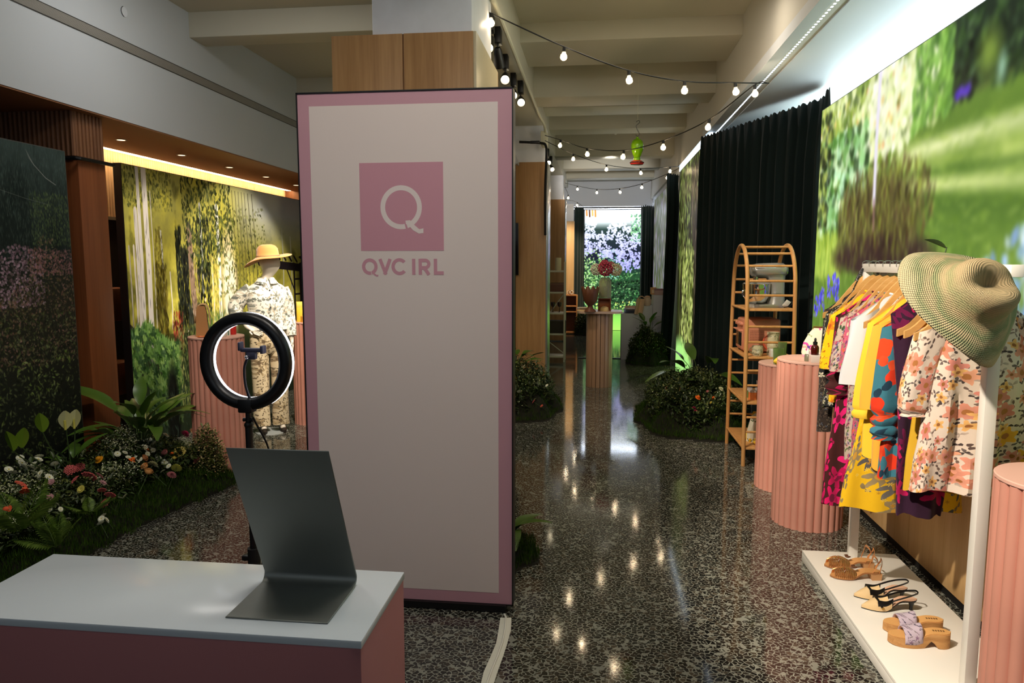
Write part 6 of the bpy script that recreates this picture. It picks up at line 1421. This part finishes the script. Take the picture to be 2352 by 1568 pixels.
b = MB().box((-.06, -.03, 0), (.06, .03, .045), .002).build('riser_box', M('box_white2', (222, 200, 190), .5), loc=onto(1884, 832, TZ)); tag(b, 'white box under the dark dropper bottle', 'box'); MB().box((-.0605, -.0305, .034), (.0605, .0305, .0455), .002).build('lid', M('box_lid_pale', (230, 212, 204), .5), b)
p = onto(1884, 832, TZ)
b = thing('dropper_bottle', 'dark amber dropper bottle standing on the white box', 'bottle', (p[0] - .034, p[1], TZ + .0457))
MB().lathe([(0, 0), (.021, 0), (.023, .003), (.023, .045), (.018, .056), (.011, .06), (.011, .066), (0, .066)], 18).build('bottle_glass', M('amber_dark_glass', (70, 16, 10), .08, spec=.7), b)
MB().lathe([(.013, .062), (.013, .078), (.007, .08), (.007, .094), (.004, .102), (0, .103)], 12).build('dropper_cap', black, b)
b = thing('serum_bottle', 'small grey serum bottle with a white pump on the tall pedestal', 'bottle', onto(1855, 829, TZ))
MB().lathe([(0, 0), (.019, 0), (.02, .003), (.02, .038), (.016, .043), (.009, .044), (0, .044)], 18).build('bottle_glass', M('grey_frosted', (112, 110, 90), .3), b)
MB().lathe([(.011, .044), (.011, .062), (.006, .064), (.006, .078), (0, .079)], 12).build('pump_cap', M('cap_white', (236, 232, 226), .4), b)
# shelf contents
Z1, Z2, Z3, Z4 = 1.2775, .8925, .5225, .1525
silver = M('mixer_silver', (176, 174, 168), .25, .55); chrome = M('chrome', (220, 220, 220), .06, 1.)
b = thing('stand_mixer', 'silver stand mixer with steel bowl on the top board of the arched shelf', 'mixer', (1.395, 6.16, Z1))
MB().prism([(.15 * math.copysign(abs(math.cos(a)) ** .6, math.cos(a)), .095 * math.copysign(abs(math.sin(a)) ** .6, math.sin(a))) for a in [2 * PI * i / 32 for i in range(32)]], 0, .028).build('base', silver, b)
MB().grid([[(cx + rx * math.copysign(abs(math.cos(a)) ** .7, math.cos(a)), ry * math.copysign(abs(math.sin(a)) ** .7, math.sin(a)), z) for a in [2 * PI * i / 24 for i in range(24)]] for z, cx, rx, ry in ((.02, .085, .07, .075), (.10, .09, .058, .06), (.20, .085, .06, .056), (.27, .065, .085, .06))], True, False, True).build('column', silver, b)
rows = []
for x, r in [(-.135, .0), (-.132, .036), (-.118, .054), (-.08, .062), (.0, .067), (.08, .069), (.125, .066), (.15, .052), (.158, .024), (.159, .0)]: rows.append([(x, r * math.cos(a), .305 + r * .92 * math.sin(a)) for a in [2 * PI * i / 24 for i in range(24)]])
MB().grid(rows, True).build('motor_head', silver, b)
MB().cyl((-.085, 0, .255), (-.085, 0, .18), .022, .014).build('beater_shaft', chrome, b); MB().cyl((.157, 0, .305), (.163, 0, .305), .04).build('end_cap', chrome, b); MB().tube([(.10 * math.cos(a) * .0 - .02 + .10 * (i / 16 - .5) * 1.6, -.0615, .325) for i, a in enumerate([0] * 17)], .004, 6).build('trim_band', chrome, b)
MB().lathe([(0, .028), (.055, .028), (.085, .05), (.108, .10), (.114, .19), (.117, .193), (.111, .19), (.10, .10), (.06, .05), (0, .045)], 28, (-.075, 0, 0)).build('bowl', chrome, b)
MB().tube(bez((-.172, -.02, .15), (-.225, -.05, .12), (-.165, -.03, .075), 8), .007, 6).build('bowl_handle', chrome, b)
MB().lathe([(.116, .195), (.10, .205), (.06, .208), (.06, .205), (.1, .20)], 24, (-.075, 0, 0)).build('splash_guard', thin('guard_plastic', (170, 170, 170), .5), b); MB().tube(spline([(.14, -.05, .06), (.19, -.09, .05), (.17, -.12, .02), (.12, -.12, .006)], 5), .004, 6).build('power_lead', black, b)
MB().box((-.022, -.002, -.03), (.022, .002, .03), .001, T3(.145, -.10, .035) @ R3(.4, .5, .3)).build('swing_tag', M('tag_white', (232, 230, 224), .6), b)
to = M('oven_pink', (206, 134, 104), .45)
b = thing('toaster_oven', 'salmon pink toaster oven on the second board of the arched shelf', 'oven', (1.37, 6.30, Z2))
MB().box((-.145, -.16, .012), (.155, .14, .285), .02, None, 3).build('body', to, b)
MB().box((-.153, -.145, .03), (-.146, .125, .195), .004).build('door', M('oven_pink_door', (214, 142, 112), .4), b); d = b.children[-1]
MB().box((-.156, -.115, .055), (-.152, .095, .165), .003).build('door_glass', M('dark_glass', (8, 9, 12), .08), d); MB().tube([(-.15, -.125, .186), (-.178, -.125, .19), (-.178, .105, .19), (-.15, .105, .186)], .006, 6).build('door_handle', to, d)
for k in range(4): MB().cyl((-.144, -.10 + .062 * k, .24), (-.168, -.10 + .062 * k, .24), .018, .015, 14).build('knob', to, b)
q = MB()
for i in range(9):
    for j in range(7): q.box((-.09 + .012 * i, -.1615, .10 + .014 * j), (-.084 + .012 * i, -.1598, .106 + .014 * j))
q.build('vent_slot', M('vent_dark', (120, 70, 50), .6), b, False)
for x in (-.12, .13):
    for y in (-.13, .11): MB().cyl((x, y, 0), (x, y, .014), .012).build('foot', blackm, b)
pearl = print_mat('pearl_check', (206, 196, 160), [(60, 4, .55, .1, .6, 1, [(150, 146, 116), (226, 220, 196), (176, 170, 140)], None)], .25)
b = MB().lathe([(0, 0), (.03, 0), (.04, .012), (.046, .04), (.042, .07), (.040, .085), (.037, .085), (.04, .05), (0, .02)], 20).build('pearl_mug', pearl, loc=(1.30, 5.955, Z2)); tag(b, 'checked mother of pearl mug on the second shelf board', 'mug'); MB().tube(bez((-.044, 0, .07), (-.08, 0, .05), (-.042, 0, .02), 8), .006, 6).build('handle', M('pearl_handle', (196, 186, 150), .3), b)
b = MB().lathe([(0, 0), (.042, 0), (.046, .01), (.044, .14), (.05, .19), (.047, .19), (.041, .14), (.04, .015), (0, .012)], 20).build('glass_pitcher', pearl, loc=(1.435, 6.02, Z2)); tag(b, 'tall checked pitcher with pink handle beside the toaster oven', 'pitcher'); MB().tube(bez((-.044, 0, .16), (-.11, 0, .12), (-.044, 0, .05), 8), .006, 6).build('handle', M('coral_handle', (226, 90, 60), .4), b)
b = MB().box((-.032, -.032, 0), (.032, .032, .062), .002).build('small_box', M('box_white', (228, 222, 210), .5), loc=(1.425, 5.93, Z2)); tag(b, 'small white box in front of the tall checked pitcher', 'box'); MB().box((-.0325, -.0325, .048), (.0325, .0325, .063), .002).build('lid', M('box_lid_white', (236, 232, 224), .5), b)
def tin(x, y, z, c, lab):
    o = MB().cyl((0, 0, 0), (0, 0, .062), .034, seg=20).build('candle_tin', M('tin_' + lab.split()[0], c, .4), loc=(x, y, z)); tag(o, lab, 'candle'); MB().cyl((0, 0, .062), (0, 0, .078), .035, seg=20).build('lid', M('tin_lid', (206, 196, 190), .3), o)
tin(1.275, 6.12, Z3, (110, 130, 70), 'green candle tin on the third shelf board'); tin(1.29, 6.02, Z3, (226, 130, 70), 'orange candle tin on the third shelf board'); tin(1.365, 6.12, Z3, (206, 120, 120), 'pink candle tin at the back of the third shelf board')
b = MB().lathe([(0, 0), (.036, 0), (.034, .003), (.005, .008), (.004, .08), (.02, .095), (.042, .13), (.046, .17), (.044, .17), (.04, .13), (.018, .10), (0, .095)], 18).build('wine_glass', thin('tinted_glass', (220, 190, 180), .78), loc=(1.345, 5.945, Z3)); tag(b, 'tinted stem glass at the front of the third shelf board', 'glass')
b = thing('tea_towel', 'white kitchen towel with lemon print standing folded on the lowest shelf board', 'towel', (1.37, 6.10, Z4), .3)
twm = print_mat('lemon_print', (226, 218, 196), [(13, 2, .42, .25, .7, 1, [(236, 186, 50), (240, 200, 80), (226, 176, 40)], None), (24, 2, .36, .68, .6, 1, [(110, 120, 60), (90, 100, 56)], None)])
MB().grid([[(.10 * k * x, .03 * y, z) for x, y in ((-1, -1), (0, -1.4), (1, -1), (1, 1), (0, .8), (-1, 1))] for z, k in ((0, 1.0), (.10, .9), (.20, .62), (.25, .42))], True, True, True).build('cloth', twm, b, True, 30)
MB().box((.0, -.055, 0), (.055, -.045, .15), .002).build('recipe_card', M('card_cream', (232, 222, 196), .6), b)
lemon((1.285, 6.13, Z4 + .032), (PI / 2, 0, .6), 'lemon left of the lemon print towel'); lemon((1.33, 5.955, Z4 + .032), (0, PI / 2, .5), 'lemon in front of the lemon print towel')

# ------------------------------------------------------------------ things on the pillar table
zt = 1.0125
b = MB().lathe([(0, 0), (.075, 0), (.07, .015), (.035, .05), (.03, .075), (.05, .095), (.085, .14), (.10, .22), (.118, .30)], 40, wob=lambda a, r, z: 1 + .02 * math.cos(16 * a)).build('scalloped_vase', M('terracotta_brown', (110, 66, 44), .5), loc=(-.085, 9.33, zt)); md = b.modifiers.new('t', 'SOLIDIFY'); md.thickness = .006
for v in b.data.vertices:
    if v.co.z > .29: a = math.atan2(v.co.y, v.co.x); v.co.z += .05 * abs(math.cos(5 * a)) - .02
tag(b, 'brown fluted vase with scalloped rim on the pillar table', 'vase'); MB().cyl((0, 0, .072), (0, 0, .08), .034, seg=20).build('collar', M('terracotta_dark', (90, 52, 34), .5), b)
b = thing('jar_stand', 'small brown arched stand under the flower jar', 'stand', (.10, 9.50, zt)); jm = M('stand_brown', (110, 56, 34), .4)
for x in (-.085, .07): MB().box((x, -.06, 0), (x + .016, .06, .155), .002).build('side', jm, b)
MB().box((-.085, -.06, .155), (.086, .06, .168), .002).build('top_board', jm, b); MB().box((-.085, .05, 0), (.086, .06, .155), .002).build('back', M('stand_amber', (190, 110, 56), .4), b)
o = MB().lathe([(0, 0), (.055, 0), (.06, .01), (.055, .045), (.02, .062), (0, .065)], 16).build('glass_dome', M('candle_cream', (226, 196, 130), .4), loc=(.10, 9.46, zt)); tag(o, 'cream domed candle inside the small brown stand', 'candle'); MB().cyl((0, 0, .064), (0, 0, .075), .002, seg=5).build('wick', blackm, o)
b = thing('flower_jar', 'ribbed glass jar of hydrangeas on the brown stand', 'vase', (.105, 9.50, zt + .1685))
MB().lathe([(0, .003), (.075, 0), (.083, .008), (.083, .215), (.062, .245), (.062, .27), (.056, .27), (.056, .245), (.076, .212), (.076, .015), (0, .012)], 28).build('jar', thin('ribbed_glass', (222, 222, 196), .8, .12), b); MB().cyl((0, 0, .012), (0, 0, .15), .074, seg=20).build('water', thin('water_tint', (206, 204, 160), .8), b)
def hydrangea(c, r, mt, lab, seed):
    rr = random.Random(seed); q = MB()
    for k in range(90):
        z = 1 - 2 * (k + .5) / 90; a = k * 2.4; s = math.sqrt(1 - z * z); p = Vector((s * math.cos(a), s * math.sin(a), z)); q.ball(p * r * rr.uniform(.86, 1.0), r * .17, 1, 1, .8, 5, 4)
    o = q.build('hydrangea', mt, b, loc=c); MB().tube([(0, 0, -r * .5), (-c[0] * .6, -c[1] * .6, -(c[2] - .2))], .004, 5).build('stem', stemm, o)
hydrangea((-.115, -.03, .375), .075, fmat('hydrangea_white', (240, 228, 206), .2), '', 1); hydrangea((.0, -.06, .385), .095, fmat('hydrangea_pink', (190, 76, 96), .3), '', 2); hydrangea((.135, -.02, .37), .08, fmat('hydrangea_cream', (232, 214, 176), .2), '', 3); hydrangea((.07, .05, .42), .06, fmat('hydrangea_blush', (206, 120, 110), .3), '', 4); hydrangea((-.01, .04, .44), .06, fmat('hydrangea_pink', (190, 76, 96), .3), '', 5)
for k, (x, y, z, c, lab) in enumerate([(-.17, 9.62, 0, (226, 206, 170), 'lower of two cream plates on the pillar table'), (-.165, 9.62, .018, (236, 220, 190), 'upper of two cream plates on the pillar table')]):
    o = MB().lathe([(0, 0), (.06, 0), (.10, .014), (.104, .018), (.098, .018), (.06, .006), (0, .006)], 22).build('plate', M('plate_cream%d' % k, c, .35), loc=(x, y, zt + z)); tag(o, lab, 'plate')
o = MB().box((-.05, -.06, 0), (.05, .06, .014), .002).build('notebook', M('notebook_cream', (226, 200, 150), .6), loc=(-.20, 9.43, zt)); tag(o, 'thin cream notebook at the left edge of the pillar table', 'book'); MB().box((-.0505, -.06, .0125), (.0505, .06, .0145), .001).build('cover', M('notebook_cover', (214, 176, 120), .6), o)

# ------------------------------------------------------------------ string lights
bulbglass = emis('bulb_glow', (255, 232, 184), 9); cordm = M('black_cord', (14, 14, 14), .6)
SOCK = MB().cyl((0, 0, 0), (0, 0, -.032), .011, .013, 8).mesh('socket', cordm)
bg = NT('bulb_glass_clear'); _tr = bg.n('ShaderNodeBsdfTransparent'); _mx = bg.n('ShaderNodeMixShader'); _mx.inputs[0].default_value = .82; bg.l(bg.b.outputs[0], _mx.inputs[1]); bg.l(_tr.outputs[0], _mx.inputs[2]); bg.l(_mx.outputs[0], bg.out.inputs[0])
bg.b.inputs['Base Color'].default_value = (.9, .85, .7, 1); bg.b.inputs['Roughness'].default_value = .08; bg.b.inputs['Emission Color'].default_value = (1, .85, .6, 1); bg.b.inputs['Emission Strength'].default_value = 2.5
BULB = MB().lathe([(0, -.090), (.010, -.0885), (.020, -.081), (.0245, -.068), (.022, -.054), (.014, -.044), (.0105, -.030), (0, -.028)], 12).mesh('bulb', bg.m)
FIL = MB().ball((0, 0, -.066), .013, 1, 1, 1.2, 8, 6).mesh('filament', emis('filament_glow', (255, 226, 184), 250))
def onplan(px, py, A, B):
    d = ray(px, py); ax, ay = A; bx, by = B[0] - ax, B[1] - ay
    t = -(ax * d.y - ay * d.x) / (bx * d.y - by * d.x); y = ay + by * t; return aty(px, py, y)
def string_light(label, A, B, ends, bulbs, drop=.067, extra=()):
    P = [onplan(*ends[0], A, B)]; t = thing('string_light', label, 'string light', (0, 0, 0)); bp = []
    for px, py in bulbs:
        b = onplan(px, py, A, B); b.z += drop; bp.append(b); P.append(b)
    P.append(onplan(*ends[1], A, B))
    c = P[0].copy(); t.location = c
    MB().tube([p - c for p in spline(P, 8)], .0045, 6).build('cord', cordm, t)
    for b in bp:
        s = put('socket', SOCK, t, b - c, (random.uniform(-.15, .15), random.uniform(-.15, .15), 0)); put('bulb', BULB, s); put('filament', FIL, s)
    return t
string_light('string light nearest the camera, from the first column to the soffit', (-.60, 4.95), (1.225, 5.56), ((1086, 16), (1764, 191)), [(1127, 55), (1296, 131), (1444, 185), (1572, 209), (1688, 212)])
string_light('string light swinging back from the soffit to the second column, behind the green feeder', (1.225, 5.60), (-.69, 9.0), ((1766, 191), (1252, 311)), [(1733, 216), (1629, 293), (1523, 340), (1433, 361), (1348, 355), (1288, 335)])
string_light('third string light, sagging from the second column to the bark screen', (-.69, 9.05), (1.23, 11.3), ((1252, 323), (1562, 381)), [(1317, 365), (1393, 389), (1471, 397), (1539, 393)], .062)
string_light('fourth string light, farthest across the corridor', (1.23, 11.4), (-.69, 15.0), ((1562, 385), (1298, 420)), [(1533, 408), (1475, 430), (1423, 441), (1371, 442), (1326, 434)], .06)
string_light('short string light ahead of the lilac screen', (-.69, 15.1), (-.35, 17.2), ((1298, 430), (1348, 482)), [(1305, 453), (1300, 463), (1326, 470)], .05)

# ------------------------------------------------------------------ track spots, conduit, sprinklers, feeder, wall bits
def spot(loc, aim, label, lit=8.):
    t = thing('track_spotlight', label, 'spotlight', loc, 0, 'black track spotlights')
    d = (Vector(aim) - Vector(loc)).normalized(); h = Vector((0, 0, -.17))
    MB().box((-.026, -.05, -.115), (.026, .05, .0), .003).build('adapter', black, t); MB().cyl((0, 0, -.11), (0, 0, -.165), .007).build('stem', black, t)
    hd = MB().lathe([(0, -.03), (.02, -.03), (.03, -.01), (.042, .09), (.044, .12), (.038, .12), (.034, .10), (0, .10)], 18, mat=d.to_track_quat('Z', 'Y').to_matrix().to_4x4()).build('lamp_head', black, t); hd.location = h
    l = MB().cyl((0, 0, .101), (0, 0, .106), .033, seg=16).build('lens', emis('spot_lens', (255, 236, 196), lit), hd); l.rotation_euler = d.to_track_quat('Z', 'Y').to_euler()
    return t
spot((-.79, 5.33, 3.42), (-.9, 3.4, 1.6), 'black track spotlight nearest the first column, lamp facing the viewer', 14)
spot((-.775, 5.62, 3.42), (-.70, 8.0, .2), 'black track spotlight with its back turned, beside the first column')
spot((-.81, 6.34, 3.42), (-.5, 3.2, 1.6), 'second glowing track spotlight along the girder', 14); spot((-.81, 6.95, 3.42), (-.5, 3.4, 1.6), 'third glowing track spotlight along the girder', 14)
spot((-.775, 7.25, 3.42), (-.1, 3.0, 1.2), 'track spotlight above the knotted black cable', 10); spot((-.80, 11.5, 3.42), (.2, 7.5, 1.0), 'far track spotlight, upper of the two by the second column', 10); spot((-.80, 12.3, 3.42), (.5, 8.5, 1.0), 'far track spotlight, lower of the two by the second column', 10)
cm = M('conduit_paint', (206, 204, 180), .5)
t = tag(MB().tube(spline([(-.712, 3.0, 3.39), (-.712, 5.5, 3.39), (-.712, 8.0, 3.39), (-.70, 8.6, 3.365), (-.67, 9.0, 3.33), (-.67, 9.2, 3.28)], 6), .017, 8).build('conduit', cm), 'pale conduit pipe along the girder edge', 'pipe')
MB().box((-.73, 9.2, 3.12), (-.655, 9.48, 3.29), .006).build('junction_box', cm, t)
t = tag(MB().tube(spline([(-1.0, 9.2, 3.16), (-.90, 9.2, 3.155), (-.72, 9.2, 3.14), (-.665, 9.2, 3.11), (-.655, 9.22, 2.98), (-.675, 9.3, 2.6), (-.68, 9.4, 2.0)], 6), .016, 8).build('cable', cordm), 'thick black cable hanging down beside the second column', 'cable')
MB().box((-.86, 9.18, 3.135), (-.74, 9.22, 3.17), .006).build('turnbuckle', black, t)
t = thing('wall_speaker', 'flat grey speaker panel tilted beside the second column', 'speaker', (-.98, 8.1, 2.72)); MB().box((-.12, 0, 0), (.10, .05, .36), .006, R3(0, -.35, 0)).build('case', M('speaker_grey', (150, 150, 148), .5), t); MB().box((-.02, .04, .12), (.0, .9, .16)).build('bracket', M('speaker_grey', (150, 150, 148), .5), t)
def sprinkler(x, y, z, x1, label):
    t = thing('sprinkler_pipe', label, 'sprinkler', (x, y, z)); 
    MB().tube([(0, 0, -.02), (x1 - x, 0, -.02)], .013, 8).build('pipe', cm, t); MB().box((-.05, -.04, -.10), (.05, .04, .012), .006).build('fitting', M('fitting_white', (226, 222, 204), .4), t)
    for k in (-.045, 0, .045): MB().box((k - .016, -.05, -.15 + .02 * abs(k) * 20), (k + .016, .02, -.09), .003).build('spray_head', M('fitting_white', (226, 222, 204), .4), t)
sprinkler(.27, 7.56, 3.80, 1.24, 'sprinkler fitting with pipe on the ceiling above the green feeder'); sprinkler(.25, 11.2, 3.72, 1.24, 'farther sprinkler fitting with pipe behind the green feeder')
fz = 2.754
t = thing('hummingbird_feeder', 'green glass hummingbird feeder with red base hanging from the ceiling', 'feeder', (.385, 7.5, fz - .125))
MB().cyl((0, 0, .44), (0, 0, 3.79 - fz + .125), .0018, seg=5).build('hanging_wire', M('wire_pale', (196, 190, 160), .5), t)
MB().tube(spline([(-.015, 0, .425), (.01, 0, .44), (.02, 0, .42), (-.012, 0, .39), (-.006, 0, .36), (.012, 0, .325), (.018, 0, .30), (0, 0, .285), (-.016, 0, .30)], 5), .0035, 6).build('hook', M('hook_grey', (70, 70, 64), .4, .6), t)
MB().lathe([(0, .278), (.012, .278), (.014, .262), (.03, .255), (.052, .235), (.062, .20), (.058, .15), (.042, .10), (.03, .075), (.036, .055), (.03, .04), (0, .04)], 20, wob=lambda a, r, z: 1 + .03 * math.cos(10 * a + z * 40)).build('green_bottle', thin('green_feeder_glass', (140, 196, 20), .45), t)
MB().lathe([(0, .045), (.05, .042), (.066, .03), (.07, .018), (.06, .004), (.04, 0), (0, 0)], 24).build('red_base', M('feeder_red', (190, 44, 40), .25), t); MB().tube([(.068 * math.cos(a), .068 * math.sin(a), .024) for a in [2 * PI * i / 24 for i in range(25)]], .006, 6).build('silver_rim', chrome, t)
# left bulkhead: slot diffuser and round cover
t = thing('slot_diffuser', 'long grey slot diffuser along the white bulkhead', 'vent', (-3.53, 0, 0)); gm_ = M('diffuser_grey', (170, 168, 160), .45)
MB().box((.0004, 0, 3.222), (.003, 8.28, 3.288)).build('back_plate', M('diffuser_dark', (70, 70, 66), .5), t)
for k in range(9): MB().box((.0, 0, 3.2235 + k * .0072), (.006, 8.28, 3.2235 + k * .0072 + .0042)).build('blade', gm_, t)
for z in (3.217, 3.288): MB().box((.0, 0, z), (.005, 8.28, z + .005)).build('edge_trim', M('diffuser_edge', (60, 60, 56), .5), t)
p = atx(284, 27, -3.53); t = tag(MB().cyl((0, 0, 0), (.006, 0, 0), .036, seg=32).build('round_cover', m_cool, loc=(-3.53, p.y, p.z)), 'small round white cover on the bulkhead', 'cover'); MB().tube([(.006, .036 * math.cos(a), .036 * math.sin(a)) for a in [1.9 + 2.6 * i / 20 for i in range(21)]], .0025, 6).build('shadow_rim', M('dark_rim', (50, 50, 46), .6), t)
# downlights of the brown ceiling
for k, (px, py) in enumerate([(278, 321), (417, 356), (527, 384), (611, 406), (680, 425)]):
    p = atz(px, py, 2.689); t = thing('downlight', ['first', 'second', 'third', 'fourth', 'fifth'][k] + ' recessed downlight of the brown ceiling, counting from the wooden pillar', 'downlight', (p.x, p.y, 2.6895), 0, 'downlights of the lowered ceiling')
    MB().lathe([(.045, 0), (.045, -.004), (.034, -.004), (.034, 0)], 20).build('trim_ring', m_cool, t); MB().cyl((0, 0, -.001), (0, 0, -.003), .033, seg=16).build('lens', emis('downlight_lens', (255, 222, 170), 7 if k else 3), t)
# taped floor cable
t = thing('floor_cable', 'white cable taped flat to the floor in front of the sign', 'cable', (-.40, 2.8, 0)); a, b = atz(1162, 1420, 0), atz(1126, 1566, 0); tp = M('gaffer_white', (222, 220, 206), .6, bump=.2, bscale=30)
o = Vector((-.40, 2.8, 0)); d = (b - a)
MB().strip([a - o + Vector((.01 * math.sin(i), 0, .0035 + .001 * math.sin(i * 2))) + d * (i / 10 * 2.2) for i in range(11)], (1, .1, 0), [.052 + .004 * math.sin(i * 2.1) for i in range(11)], .002).build('tape', tp, t)
MB().tube([Vector((a.x - .01, 3.16, .012)) - o] + [a - o + Vector((.012 * math.sin(i * .9), 0, .007)) + d * (i / 10 * 2.2) for i in range(11)], .0045, 6).build('cord', M('cable_white', (226, 224, 214), .5), t)
